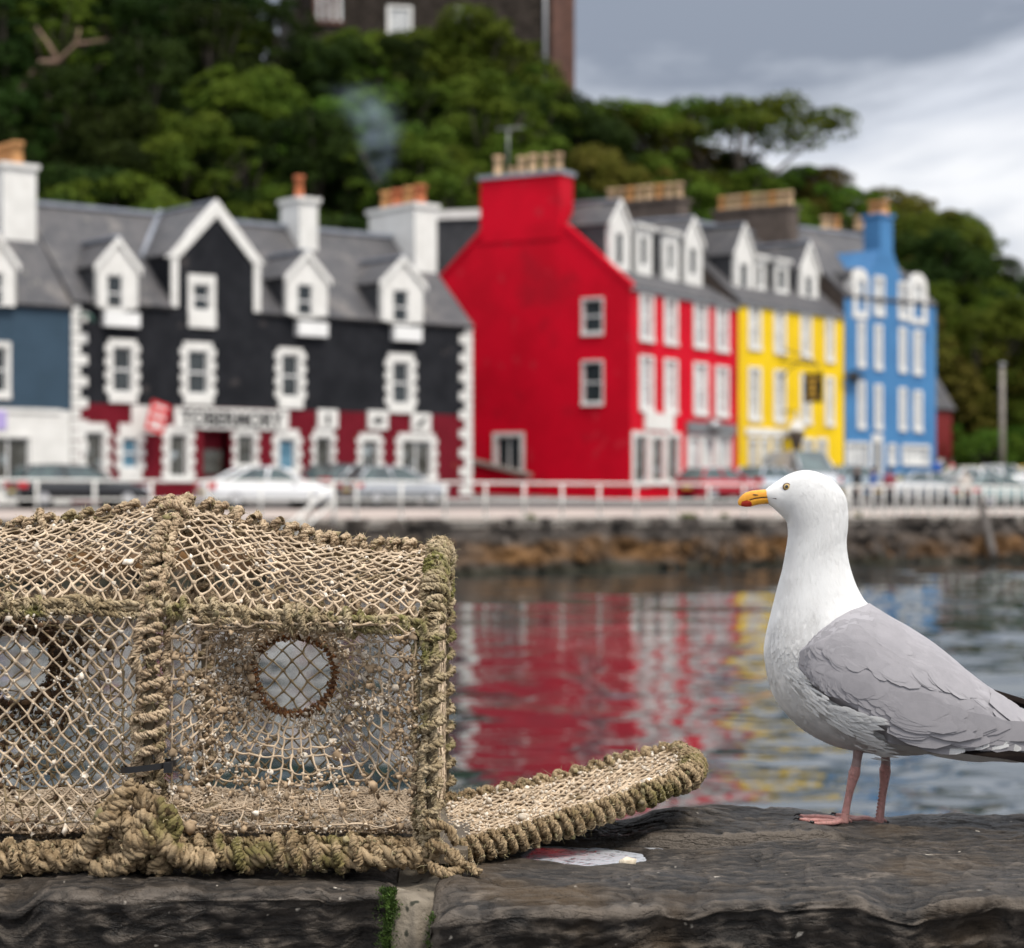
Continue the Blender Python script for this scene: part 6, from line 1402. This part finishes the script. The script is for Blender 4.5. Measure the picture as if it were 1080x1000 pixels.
    net(mb, lambda U, V: SF(V, U) - np.array([0, 0, .0015]), 13, 40, .0013, .15, .1, knots=False); mb.build('flap_net', NETM, fp)
    mb = MB(); uu, vv = np.meshgrid(np.linspace(0.01, .985, 30), np.linspace(.02, .98, 12), indexing='ij'); mb.grid(SF(uu, vv) - np.array([0, 0, .0085])); mb.grid(SF(uu, vv) - np.array([0, 0, .0125]), flip=True); mb.build('flap_lining', mat('matted_net', (.2,.15,.09), (.12,.09,.05), 60, .95, bump=.6, bscale=300), fp)
    rim = np.concatenate([SF(np.linspace(0, 1, 40), np.zeros(40)), SF(np.ones(14), np.linspace(0.04, .96, 14)), SF(np.linspace(1, 0, 40), np.ones(40))]) - np.array([0, 0, .004]); rim = smooth_path(rim[::3], .004)
    mb = MB(); mb.tubes(rim, .0075, 7); h = int(len(rim)*.56); wrap(mb, rim[:h], .0078, .0052, .0145, .22, ph=.4); wrap(mb, rim[h-3:], .0055, .0042, .0125, .3)
    for q in rim[h::6]: c = q + np.array([0, 0, .004]); a = np.linspace(0, 6.6, 22); rope(mb, c + np.stack([.0065*np.cos(a), .006*np.sin(a), .007*np.sin(a*.8)], 1), .0036, .016)
    mb.build('flap_rope', RPD, fp)
    mb = MB(); q = clus(kn, 900, .0026); q[:, 2] += .0015; mb.blobs(q, np.exp(r.normal(math.log(.0016), .4, len(q))), 0, .5, 13); tag(mb.build('barnacles', bpy.data.materials['barnacle_shell'], fp), kind='stuff')
    mb = MB(); p = at(683, 842, 2.6); p = at(463, 912, 2.36)
    rope(mb, smooth_path([at(452, 890, 2.35), at(478, 900, 2.34), at(486, 915, 2.34), at(470, 922, 2.33), at(455, 912, 2.34)], .003), .007, .03); rope(mb, smooth_path([at(470, 905, 2.34), at(492, 912, 2.34), at(505, 921, 2.33)], .003), .006, .03); rope(mb, smooth_path([at(448, 868, 2.35), at(470, 872, 2.345), at(482, 890, 2.35)], .003), .0055, .03)
    mb.build('hinge_lashing', RPD, fp)
    Q = np.concatenate(ROPEPTS); r2 = np.random.RandomState(2)
    kq = Q[r2.permutation(len(Q))[:5200]]; mb = MB(); mb.blobs(kq[:, :3] + r2.normal(0, .0007, (len(kq), 3)), np.exp(r2.normal(math.log(.0013), .5, len(kq))), 0, .6, 15); tag(mb.build('rope_crumbs', mat('dried_crumbs', (.32,.26,.16), (.14,.12,.05), 70, .95, island=.4), root), kind='stuff')
    # loose fibres on all the ropes
    Q = Q[r2.permutation(len(Q))[:70000]]; p, dr = Q[:, :3], Q[:, 3:] + r2.normal(0, .7, (len(Q), 3)); dr /= np.linalg.norm(dr, axis=1, keepdims=True); ln = np.exp(r2.normal(math.log(.0036), .55, (len(Q), 1)))
    s = np.cross(dr, r2.normal(size=dr.shape)); s *= .00024/np.linalg.norm(s, axis=1, keepdims=True); e2 = p + dr*ln*.6 + r2.normal(0, .0004, p.shape); e3 = e2 + (dr + r2.normal(0, .5, dr.shape))*ln*.4
    mb = MB(); mb.add(np.stack([p-s, p+s, e2+s*.8, e2-s*.8], 1).reshape(-1, 3), np.arange(len(p)*4).reshape(-1, 4)); mb.add(np.stack([e2-s*.8, e2+s*.8, e3], 1).reshape(-1, 3), np.arange(len(p)*3).reshape(-1, 3))
    tag(mb.build('loose_fibres', mat('rope_fibre', (.5,.42,.28), (.3,.26,.13), 40, .9, island=.3), root), kind='stuff')
creel()
# ================================================================== the herring gull
def gull():
    D0 = 2.70; KX = D0/F
    def G(px, py, lat): px, py, lat = np.broadcast_arrays(np.asarray(px, float), np.asarray(py, float), np.asarray(lat, float)); return np.stack([(px-CX)*KX, D0 - lat*KX, EYE-(py-HY)*KX], -1)
    S_ = np.array([  # upper x,y  lower x,y  half width
     (807,516.5,810,531.5,6.5),(819,508,818,538,13),(832,500,826,545.5,18.5),(847,496,830,551,22.5),(861,497.5,831,556.5,25.5),(874,503.5,831.3,562,27.5),(884,512,831,568,28.5),(891.5,524,830,575,29),(894,539,828.5,583,29.5),(894,555,827,592,30.5),(892.5,571,824.5,604,31.5),(894,587,821.5,615,33.5),(898,604,818,629,37),(904,620,813.5,648,42),(914,635,809,668,48.5),(932,648,806.5,692,56),(953,661,811,720,62),(976,677,823,745,66),(1000,696,842,766,68),(1022,713,868,782,67),(1045,731,900,791.5,62),(1068,748,940,796,54),(1090,763,985,794,45),(1110,776,1025,794,38),(1130,789,1070,799,35),(1150,800,1110,806,36),(1168,811,1160,816,37)])
    n0 = len(S_)
    def cr(t):   # Catmull-Rom through the stations
        t = np.clip(np.asarray(t, float), 0, n0-1-1e-6); i = t.astype(int); f = (t-i)[..., None]
        p0, p1, p2, p3 = S_[np.maximum(i-1, 0)], S_[i], S_[np.minimum(i+1, n0-1)], S_[np.minimum(i+2, n0-1)]
        return .5*((2*p1)+(-p0+p2)*f+(2*p0-5*p1+4*p2-p3)*f*f+(-p0+3*p1-3*p2+p3)*f**3)
    def body(t, ph):   # ph 0 = upper edge, pi/2 = side towards the camera
        q = cr(t); c = (q[..., 0:2]+q[..., 2:4])/2; h = (q[..., 0:2]-q[..., 2:4])/2; co, si = np.cos(ph), np.sin(ph)
        flat = sst(22, 25, np.asarray(t, float)); si2 = np.sign(si)*np.abs(si)**(.92)
        p = c + h*co[..., None]; return G(p[..., 0], p[..., 1], q[..., 4]*si2)
    def body_n(t, ph):
        e = 1e-2; a = body(t+e, ph)-body(t-e, ph); b = body(t, ph+e)-body(t, ph-e); n = np.cross(a, b); n /= np.linalg.norm(n, axis=-1, keepdims=True)+1e-12
        fl = a/(np.linalg.norm(a, axis=-1, keepdims=True)+1e-12); c = body(t, ph*0+np.pi/2)*.5 + body(t, ph*0-np.pi/2)*.5; s = np.sign(np.sum(n*(body(t, ph)-c), -1, keepdims=True)); return n*np.where(s == 0, 1, s), fl
    WHITE = mat('white_plumage', (.69,.69,.68), (.66,.655,.645), 40, .75, bump=.35, bscale=420, bdist=.0006, spec=.15, stretch=(1, 1, .35), sheen=.15)
    b_ = WHITE.node_tree.nodes['Principled BSDF']; b_.inputs['Subsurface Weight'].default_value = .3; b_.inputs['Subsurface Radius'].default_value = (1, .92, .85); b_.inputs['Subsurface Scale'].default_value = .006
    GREY = mat('grey_plumage', (.30,.29,.308), (.272,.264,.281), 50, .7, bump=.3, bscale=600, bdist=.0006, spec=.25, island=.05)
    PINK = mat('pink_leg_skin', (.50,.25,.225), (.38,.19,.165), 140, .5, bump=.8, bscale=420, bdist=.0016, c4=(.3,.16,.14), s4=260, t4=.56)
    PINKD = mat('grey_pink_thigh', (.33,.24,.225), (.26,.17,.16), 140, .6, bump=.8, bscale=420, bdist=.0016)
    CLAW = mat('black_claw', (.012,.01,.01), None, rough=.35); BILL = mat('yellow_bill', (.74,.35,.03), (.62,.27,.025), 90, .35, bump=.15, bscale=300, bdist=.0008, c4=(.4,.2,.03), s4=120, t4=.66)
    RED = mat('red_gonys_spot', (.42,.03,.012), (.3,.02,.01), 300, .4); GAPE = mat('dark_gape', (.06,.025,.012), None, rough=.5); BROWN = mat('soft_grey_vent', (.68,.66,.64), (.60,.58,.56), 60, .8)
    mb = MB(); t = np.linspace(0, n0-1, 330); a = np.linspace(0, 2*np.pi, 73)[:-1]; T, A = np.meshgrid(t, a, indexing='ij'); P = body(T, A)
    N, _ = body_n(T, A); P = P + N*(.0011*fbm(np.stack([P[..., 0]*24, P[..., 1]*24, P[..., 2]*24], -1), 2, 5))[..., None]*np.clip((T-10)/6, 0, 1)[..., None]
    mb.grid(P, 0, True, wrap=True, flip=True); mb.add(P[-1], [tuple(range(72))], 0)
    # bill
    B_ = np.array([(813,516,815,532.5,8),(807,516.3,810,531.6,6.4),(800,516.8,804,531.8,5.4),(793,517.6,798,532.8,4.6),(787,519.3,791.5,534.6,4),(783,521.8,786.5,534.8,3.2),(780,525,782,534,2.3),(778.3,528.2,779.3,533,1.4),(778.2,530,778.6,532,.5)])
    tt = np.linspace(0, len(B_)-1, 46); I = lambda k: np.interp(tt, np.arange(len(B_)), B_[:, k]); aa = np.linspace(0, 2*np.pi, 41)[:-1]
    cx_, cy_ = (I(0)+I(2))/2, (I(1)+I(3))/2; hx, hy = (I(0)-I(2))/2, (I(1)-I(3))/2; px = cx_[:, None]+hx[:, None]*np.cos(aa); py = cy_[:, None]+hy[:, None]*np.cos(aa); lat = I(4)[:, None]*np.sign(np.sin(aa))*np.abs(np.sin(aa))**.8
    groove = np.exp(-((np.cos(aa)+.12)/.07)**2)[None]*np.interp(tt, [0, 6, 8], [1.1, .7, .1])[:, None]; lat = lat*(1-.16*groove)
    Q = G(px, py, lat); idx = np.arange(Q.shape[0]*40).reshape(-1, 40); j = np.roll(idx, -1, 1); q4 = np.stack([idx[:-1], j[:-1], j[1:], idx[1:]], -1).reshape(-1, 4); fx = px.ravel()[q4].mean(1); fy = py.ravel()[q4].mean(1); fl_ = np.abs(np.cos(np.tile(aa, Q.shape[0])).ravel()[q4].mean(1)+.12)
    red = (((fx-787)/5.6)**2 + ((fy-532)/4.4)**2 < 1); gp = (fl_ < .05) & (fx > 790) & ~red
    o_ = mb.n; mb.add(Q.reshape(-1, 3), q4[~red & ~gp][:, ::-1], 3, True)
    for k_, mi in ((red, 4), (gp, 5)): mb.Fs.append((q4[k_][:, ::-1]+o_, mi, True))
    for s in (1, -1): # corner of the mouth and nostril
        mb.tubes(G([812, 817, 821.5], [525.6, 525.9, 528.3], np.array([7.4, 11.3, 13.2])*s), np.array([.9, .75, .25])*KX, 6, 5); mb.tubes(G([793.5, 796, 799], [521.6, 521.8, 522.2], np.array([4.3, 4.7, 5.1])*s), np.array([.3, .7, .3])*KX, 6, 5)
    # legs and webbed feet
    zst = lambda x, d: float(stone_height(x, d)[0])
    def limb(pts, r, m): mb.tubes(smooth_path(G(*np.array(pts, float).T), .0012), np.interp(np.linspace(0, 1, len(smooth_path(G(*np.array(pts, float).T), .0012))), np.linspace(0, 1, len(r)), np.array(r)*KX), 12, m)
    for lat0, xo, pts in ((20, 0, [(905,770),(902,790),(900,803),(898,813),(894.5,825),(891,840),(888.5,853),(887,861)]), (-22, 0, [(934,776),(937,793),(938,806),(937.5,815),(936.5,826),(934.5,842),(932.5,856),(931,865)])):
        fx_, fd = (pts[-1][0]-CX)*KX, D0-lat0*KX; gz_ = zst(fx_, fd); gy = HY + (EYE-gz_)/KX; dy = gy - 1.2 - pts[-1][1]
        pts = [(x, y + dy*max(0, (i-3)/4), lat0) for i, (x, y) in enumerate(pts)]
        limb(pts[:4], [8, 5.8, 4.7, 5.4], 6); limb(pts[2:], [4.6, 6.2, 4.9, 4.0, 3.8, 4.1, 4.9], 1); c = pts[3]; mb.blobs(G(np.array([c[0]-1.6]), np.array([c[1]]), np.array([lat0])), [6.2*KX], 1, .12, 3)
        c = pts[3]
        for k in range(14):   # scutes down the front of the shank
            f = k/13; x = c[0]+(pts[-1][0]-c[0])*f; y = c[1]+4+(pts[-1][1]-c[1]-6)*f; mb.tubes(G([x-3.6, x-4.2, x-3.4], [y-.2, y+.9, y+1.9], [lat0+2.2, lat0+.5, lat0-1.6]), .9*KX, 5, 1)
        hx_, hy_ = pts[-1][0], pts[-1][1]
        toes = []
        for (dx, dl) in ((-49, 9), (-45, -15), (-36, 27)):
            path = []
            for k in np.linspace(0, 1, 9):
                x = hx_+dx*k; l_ = lat0+dl*k; z = zst((x-CX)*KX, D0-l_*KX); path.append((x, HY+(EYE-z)/KX - 2.2 - 2.4*math.sin(math.pi*min(1, k*1.2))*(1-k), l_))
            path[0] = (hx_, hy_, lat0); toes.append(np.array(path)); rr_ = np.array([3.9, 2.9, 2.5, 2.6, 2.2, 2.3, 1.9, 1.8, 1.2])*KX; mb.tubes(G(*toes[-1].T), rr_, 8, 1)
            e = toes[-1][-1]; mb.tubes(G([e[0]+1, e[0]-2.5, e[0]-5.5], [e[1]-.4, e[1]-1.4, e[1]+1.2], [e[2]]*3), np.array([1.6, 1.3, .3])*KX, 6, 2)
        for a_, b_ in ((0, 1), (0, 2)):
            k = np.linspace(0, 1, 7); g_ = np.array([toes[a_]*(1-f)+toes[b_]*f for f in k]); g_[..., 1] += .6
            sh = (1-.16*np.sin(np.pi*k)); base = g_[:, :1]; g_ = base + (g_-base)*sh[:, None, None]*np.array([1, 1, 1.]); mb.grid(G(g_[..., 0], g_[..., 1], g_[..., 2]), 1); mb.grid(G(g_[..., 0], g_[..., 1]+.7, g_[..., 2]), 1, flip=True)
        mb.tubes(G([hx_+2, hx_+6, hx_+8.5], [hy_-3, hy_-2.5, hy_-.2], [lat0, lat0-1, lat0-1]), np.array([2.6, 1.8, 1.2])*KX, 7, 1); mb.tubes(G([hx_+8, hx_+11], [hy_-.6, hy_-.2], [lat0-1]*2), np.array([1.4, .5])*KX, 6, 2)
    # small body feathers lie over the skin
    r = np.random.RandomState(4)
    def feathers(mb, p, n, fl, ln, wd, lift, m, rows=4, tipm=None, point=.0, curve=.0, drop=.06):
        k = len(p); ln, wd, lift = (np.broadcast_to(np.asarray(x, float), (k,)) for x in (ln, wd, lift)); fl = fl - n*np.sum(fl*n, -1, keepdims=True); fl /= np.linalg.norm(fl, axis=-1, keepdims=True); sd_ = np.cross(n, fl); K = np.linspace(0, 1, rows+1); V = []
        prof = np.sqrt(np.maximum(0, 1-((K-.45)/.56)**2)) if not point else np.interp(K, [0, .15, .6, .9, 1], [.6, .95, 1, .55, .06])
        for kk, w_ in zip(K, prof):
            for c in (-1, 0, 1):
                V.append(p + fl*(ln*kk)[:, None] + sd_*(wd*.5*c*max(w_, .05))[:, None] + n*(lift*(kk**1.4) - (0.0 if c == 0 else drop)*wd*w_ - curve*ln*kk*kk)[:, None])
        V = np.stack(V, 1); fs = []
        base = (np.arange(k)*V.shape[1])[:, None, None]; q = np.array([[i*3+c, i*3+c+1, (i+1)*3+c+1, (i+1)*3+c] for i in range(rows) for c in (0, 1)])
        if tipm is None: mb.add(V.reshape(-1, 3), (base+q).reshape(-1, 4), m, True)
        else:
            o_ = mb.n; mb.add(V.reshape(-1, 3), (base+q[:-4]).reshape(-1, 4), m, True); mb.Fs.append(((base+q[-4:]).reshape(-1, 4)+o_, tipm, True))
    nf = 15000; tt = r.uniform(1.2, 25.5, nf); ph = r.uniform(0, 2*np.pi, nf); keep = r.uniform(size=nf) < np.interp(tt, [1, 10, 16, 26], [.9, .7, 1, .8]); tt, ph = tt[keep], ph[keep]; p = body(tt, ph); n, fl = body_n(tt, ph); fl = fl + .10*np.cross(n, fl)*r.normal(size=(len(tt), 1)) + np.array([0, 0, -.12])
    size = np.interp(tt, [0, 3, 9, 14, 18, 25], [3.0, 4.0, 5.2, 7.5, 9.5, 20])*r.uniform(.75, 1.25, len(tt)); feathers(mb, p - n*.35*KX, n, fl, size*KX, size*.62*KX, size*.018*KX*r.uniform(.2, 1.7, len(tt)), 0, 3, drop=.02)
    # loose fine barbs soften the outline
    nb = 5000; tt = r.uniform(2.0, 21, nb); ph = r.uniform(0, 2*np.pi, nb); p = body(tt, ph); n, fl = body_n(tt, ph); d = fl + n*r.uniform(.0, .12, (nb, 1)) + .25*np.cross(n, fl)*r.normal(size=(nb, 1)); d /= np.linalg.norm(d, axis=1, keepdims=True); ln = (np.interp(tt, [2, 8, 14, 21], [3.2, 4.6, 6.5, 9.])*r.uniform(.5, 1.3, nb)*KX)[:, None]; s_ = np.cross(d, n); s_ *= (.24*KX)/np.linalg.norm(s_, axis=1, keepdims=True)
    mb.add(np.stack([p-s_-n*.3*KX, p+s_-n*.3*KX, p+d*ln*.6+s_*.7, p+d*ln*.6-s_*.7], 1).reshape(-1, 3), np.arange(nb*4).reshape(nb, 4), 0, True); e_ = p+d*ln*.6; mb.add(np.stack([e_-s_*.7, e_+s_*.7, e_+(d*.9-n*.12)*ln*.4], 1).reshape(-1, 3), np.arange(nb*3).reshape(nb, 3), 0, True)
    # ragged fringe: flank feathers overlapping the folded wing
    low = [(838,706),(848,716),(858,726),(868,734),(878,740),(888,745),(896,748),(903,751),(890,752),(905,762),(915,770),(925,776),(880,746)]
    fp_ = []
    for (x, y) in low:
        for k in range(26): fp_.append((x+r.normal(-6, 4), y+r.normal(3.5, 3.2)))
    fp_ = np.array(fp_)
    ts = np.linspace(0, n0-1, 1400); qs = cr(ts); cc = (qs[:, :2]+qs[:, 2:4])/2; hh = (qs[:, :2]-qs[:, 2:4])/2; h2 = (hh**2).sum(1)
    def inv(px, py):      # pixel in the body's side view -> station and angle
        P2 = np.stack([np.ravel(px), np.ravel(py)], 1); out_t = np.zeros(len(P2)); out_p = np.zeros(len(P2))
        for i, p in enumerate(P2):
            d = p-cc; v = (d*hh).sum(1)/h2; e = (d[:, 0]*hh[:, 1]-d[:, 1]*hh[:, 0])/np.sqrt(h2); w_ = np.abs(e) + 60*np.maximum(0, np.abs(v)-1.0); k = int(np.argmin(w_)); 
            k2 = k+1 if k+1 < len(ts) and e[k]*e[k+1] < 0 else k-1; k2 = min(max(k2, 0), len(ts)-1)
            f = e[k]/(e[k]-e[k2]) if e[k]*e[k2] < 0 else 0; out_t[i] = ts[k]+(ts[k2]-ts[k])*f; out_p[i] = math.acos(max(-1, min(1, v[k]+(v[k2]-v[k])*f)))
        return out_t.reshape(np.shape(px)), out_p.reshape(np.shape(px))
    # wing: stations along it, upper and lower edges in the side view
    WT = np.array([(832,688),(838,679),(847,671),(857,662),(872,651),(890,642),(914,636),(932,648.5),(953,661.5),(976,677.5),(1000,696.5),(1022,713.5),(1045,731),(1068,748),(1090,763),(1112,778),(1136,793)], float)
    WB = np.array([(832,693),(838,706),(848,718),(860,730),(876,741),(893,753),(912,768),(930,777),(952,780.5),(975,781.5),(1000,781.5),(1025,782),(1050,783.5),(1075,786),(1098,790),(1122,795),(1148,803)], float)
    def wing_grid(nu, nv):
        s = np.linspace(0, len(WT)-1, nu); t = np.linspace(0, 1, nv); I = lambda W_: np.stack([np.interp(s, np.arange(len(W_)), W_[:, k]) for k in (0, 1)], 1)
        for W_ in (): pass
        a, b = I(WT), I(WB); return a[:, None]*(1-t[None, :, None]) + b[:, None]*t[None, :, None], s, t
    line = np.array([(858,682),(872,690),(888,692),(905,698),(922,705),(940,703),(960,709),(985,719),(1003,724),(1030,742),(1065,768),(1120,800)], float)
    line2 = np.array([(836,692),(870,722),(900,742),(940,757),(980,763),(1030,768),(1090,778)], float)
    def above(P2, ln=line): return np.interp(P2[..., 0], ln[:, 0], ln[:, 1]) - P2[..., 1]
    def wing_pos(P2, S01, T01, extra=0.):
        t_, p_ = inv(P2[..., 0], P2[..., 1]); P = body(t_, p_); n, fl = body_n(t_, np.clip(p_, .02, 3.1)); n = n*np.where(n[..., 2:3] < 0, np.array([.25, 1, .05]), 1.); n = n/np.linalg.norm(n, axis=-1, keepdims=True)
        front = sst(0, .16, S01); lowe = np.where(S01 < .42, sst(0, .12, 1-T01), 1.); rz = .32*sst(.34, .52, S01); topf = rz + (1-rz)*sst(0, .18+.14*sst(.3, .5, S01), T01)
        b = -2.5 + 11.5*front*lowe*topf; b = b + 2.6*sst(-4, 1.5, above(P2))*sst(.08, .2, S01)*np.interp(S01, [0, .5, 1], [1, 1, .5]); b = b + 1.4*np.sin(P2[..., 0]*.06+P2[..., 1]*.045)*front*.5
        # folded bend of the wing swells at the shoulder
        b = b + 5*np.exp(-((P2[..., 0]-885)/38)**2-((P2[..., 1]-715)/26)**2)*.7; return P + n*((b+extra)*KX)[..., None], n, fl
    for it in range(1):
        P2, s, t = wing_grid(150, 64); S01 = np.repeat((s/(len(WT)-1))[:, None], 64, 1); T01 = np.repeat(t[None], 150, 0); WP, _, _ = wing_pos(P2, S01, T01)
        for _k in range(2):   # relax
            W2 = WP.copy(); W2[1:-1, 1:-1] = (WP[1:-1, 1:-1]*2 + WP[:-2, 1:-1] + WP[2:, 1:-1] + WP[1:-1, :-2] + WP[1:-1, 2:])/6; WP = W2
    wm = MB(); wm.grid(WP, 0, True, flip=True)
    lowedge = WP[60:, -1]; inner = lowedge + np.array([0, 14*KX, 2*KX]); wm.grid(np.stack([lowedge, inner], 0), 0, True)
    # contour feathers of mantle and coverts
    def wing_feathers(ns, sr, tr, ln, wd, lift, dirv, extra, tipm=None, point=0, m=0, cond=None, seed=1, rows=4, curve=.05):
        rr_ = np.random.RandomState(seed); s_ = rr_.uniform(*sr, ns); t_ = rr_.uniform(*tr, ns); k = s_*(len(WT)-1); I = lambda W_: np.stack([np.interp(k, np.arange(len(W_)), W_[:, c]) for c in (0, 1)], 1); q = I(WT)*(1-t_[:, None])+I(WB)*t_[:, None]
        if cond is not None: c = cond(q); q, s_, t_ = q[c], s_[c], t_[c]
        P, n, fl = wing_pos(q, s_, t_, extra); dv = np.array([dirv[0], 0, -dirv[1]]); sl_ = dirv[1]*(1-sst(.45, .9, t_)) + .05*sst(.45, .9, t_); d = np.stack([np.ones(len(P)), 0*t_, -sl_], 1); d = d/np.linalg.norm(d, axis=1, keepdims=True) + .10*rr_.normal(size=P.shape)*np.array([1, 0, 1]); order = np.argsort(-q[:, 0]); P, n, d = P[order], n[order], d[order]
        L_ = ln*rr_.uniform(.8, 1.2, len(P)); feathers(wm, P, n, d, L_*KX, wd*KX*rr_.uniform(.85, 1.15, len(P)), lift*KX*rr_.uniform(.1, 1.6, len(P)), m, rows, tipm, point, drop=.012, curve=curve)
    wing_feathers(420, (.10, .62), (.04, .86), 22, 18, .09, (1, .52), .05, seed=1, curve=.07)
    wing_feathers(190, (.34, .80), (.02, .5), 40, 20, .13, (1, .62), -.02, seed=2, cond=lambda q: above(q) > 3)
    wing_feathers(170, (.40, .86), (.4, .90), 50, 20, .13, (1, .40), -.02, seed=3, cond=lambda q: above(q) < -6)
    wing_feathers(34, (.66, .86), (.25, .85), 78, 22, .7, (1, .52), .3, seed=5, tipm=1, rows=8, curve=.03)
    wing_feathers(46, (.50, .86), (.93, .985), 46, 13, .6, (1, .10), .2, seed=6, tipm=1, rows=6, curve=.0)
    # loose white barbs where breast meets wing
    t_, p_ = inv(fp_[:, 0], fp_[:, 1]); p = body(t_, p_); n, fl = body_n(t_, p_); 
    sh = sst(834, 850, fp_[:, 0]); p = p + n*((3+7.5*sh)*KX*r.uniform(.7, 1.15, len(p)))[:, None]; d = np.stack([np.ones(len(p)), 0*p_, -.50+.34*sst(870, 905, fp_[:, 0])+r.normal(0, .16, len(p))], 1); feathers(mb, p, n, d, r.uniform(8, 20, len(p))*KX, r.uniform(1.8, 3.8, len(p))*KX, .4*KX, 0, 4, None, 1)
    tip = np.array([(868+2*i*.9, 738+i*.55) for i in range(22)])+r.normal(0, 1.3, (22, 2)); t_, p_ = inv(tip[:, 0], tip[:, 1]); p = body(t_, p_); n, fl = body_n(t_, p_); feathers(mb, p+n*12*KX, n, np.stack([np.ones(22), np.zeros(22), r.normal(-.12, .08, 22)], 1), r.uniform(14, 26, 22)*KX, 6*KX, .6*KX, 0, 4, None, 1)
    # tail: long white rectrices
    for lat in np.linspace(-30, 30, 9):
        p = G(1035., 789.+abs(lat)*.03, lat*.9)[None]; feathers(mb, p, np.array([[0, -.12*np.sign(lat+.01), .99]]), np.array([[1, -.12*lat/30, -.17]]), 150*KX, 20*KX, 0., 0, 10)
    for i in range(26):
        p = G(r.uniform(955, 1060), r.uniform(788, 793), r.uniform(10, 34))[None]; feathers(mb, p, np.array([[0, -.8, -.45]]), np.array([[1, .05, -.17]]), r.uniform(40, 70)*KX, 12*KX, .4*KX, 7, 6, None, 1)
    root = mb.build('seagull', [WHITE, PINK, CLAW, BILL, RED, GAPE, PINKD, BROWN], origin=G(890., 866., 0.)); tag(root, 'white gull with grey wings and pink legs standing on the stone wall looking left', 'seagull')
    w1 = wm.build('wing', [GREY, WHITE], root)
    # far wing: the same surface mirrored through the body's middle plane
    fm = MB(); Wf = WP.copy(); Wf[..., 1] = 2*D0-Wf[..., 1]; Wf[..., 2] -= 1.5*KX; fm.grid(Wf, 0, True); w2 = fm.build('wing', [GREY, WHITE], root)
    BLK = mat('black_primaries', (.008,.006,.006), (.016,.012,.010), 60, .9, stretch=(.3, 1, 3), spec=.03)
    pm = MB()
    for i, (x0, y0, x1, y1, wd, l0) in enumerate(((985,781,1120,804,10,58),(1000,782,1140,808.5,10.5,57),(1010,783,1155,813,10.5,56),(1022,784,1170,818,10,55))):
        d = np.array([[x1-x0, 10, -(y1-y0)]]); feathers(pm, G(float(x0), float(y0), l0)[None], np.array([[0, -.93, .36]]), d, math.hypot(x1-x0, y1-y0)*KX, wd*KX, 0., 0, 14, None, 1)
    pm.build('primary_feathers', BLK, w1)
    pm = MB()
    for i, (x0, y0, x1, y1, wd) in enumerate(((1036,726,1118,771,7),(1044,731,1136,782,7),(1050,735,1150,790,7))):
        feathers(pm, G(float(x0), float(y0), -14.-i)[None], np.array([[0, -.75, .66]]), np.array([[x1-x0, 0, -(y1-y0)]]), math.hypot(x1-x0, y1-y0)*KX, wd*KX, 0., 0, 12, None, 1)
    pm.build('primary_feathers', BLK, w2)
    # eyes
    IRIS = mat('pale_yellow_iris', (.50,.36,.14), (.36,.24,.07), 900, .12, spec=.8); LID = mat('orange_eye_ring', (.10,.05,.02), None, rough=.5)
    te, pe = inv(np.array([827.8]), np.array([513.6])); pc = body(te, pe)[0]; ne, _ = body_n(te, pe); ne = ne[0]; ne /= np.linalg.norm(ne)
    for s in (1, -1):
        c = Vector(pc); nv_ = Vector(ne)*.5 + Vector((0, -.5, 0)); nv_.normalize()
        if s < 0: c.y = 2*D0-c.y; nv_.y = -nv_.y
        q = nv_.to_track_quat('Z', 'Y').to_matrix(); R_ = 3.8*KX; c = c - nv_*R_*.45
        cap_ = lambda a0, a1, m_, mb_, k=1.: mb_.grid([[tuple(c + q @ (Vector((math.sin(b)*math.cos(a), math.sin(b)*math.sin(a), math.cos(b)))*R_*k)) for a in np.linspace(0, 2*math.pi, 25)[:-1]] for b in np.linspace(a0, a1, 9)], m_, True, wrap=True)
        eb = MB(); cap_(.45, 1.7, 0, eb); eo = eb.build('eye', IRIS, root)
        eb = MB(); cap_(.0001, .47, 0, eb, 1.004); eb.build('pupil', mat('pupil_black', (.004,.004,.004), None, rough=.05, spec=.9), eo)
        eb = MB(); a = np.linspace(0, 2*math.pi, 33); eb.tubes(np.array([c + nv_*R_*.36 + q @ (Vector((math.cos(x), math.sin(x)*.95, 0))*R_*.98) for x in a]), .75*KX, 6); eb.build('eye_ring', LID, eo)
    return root
gull()
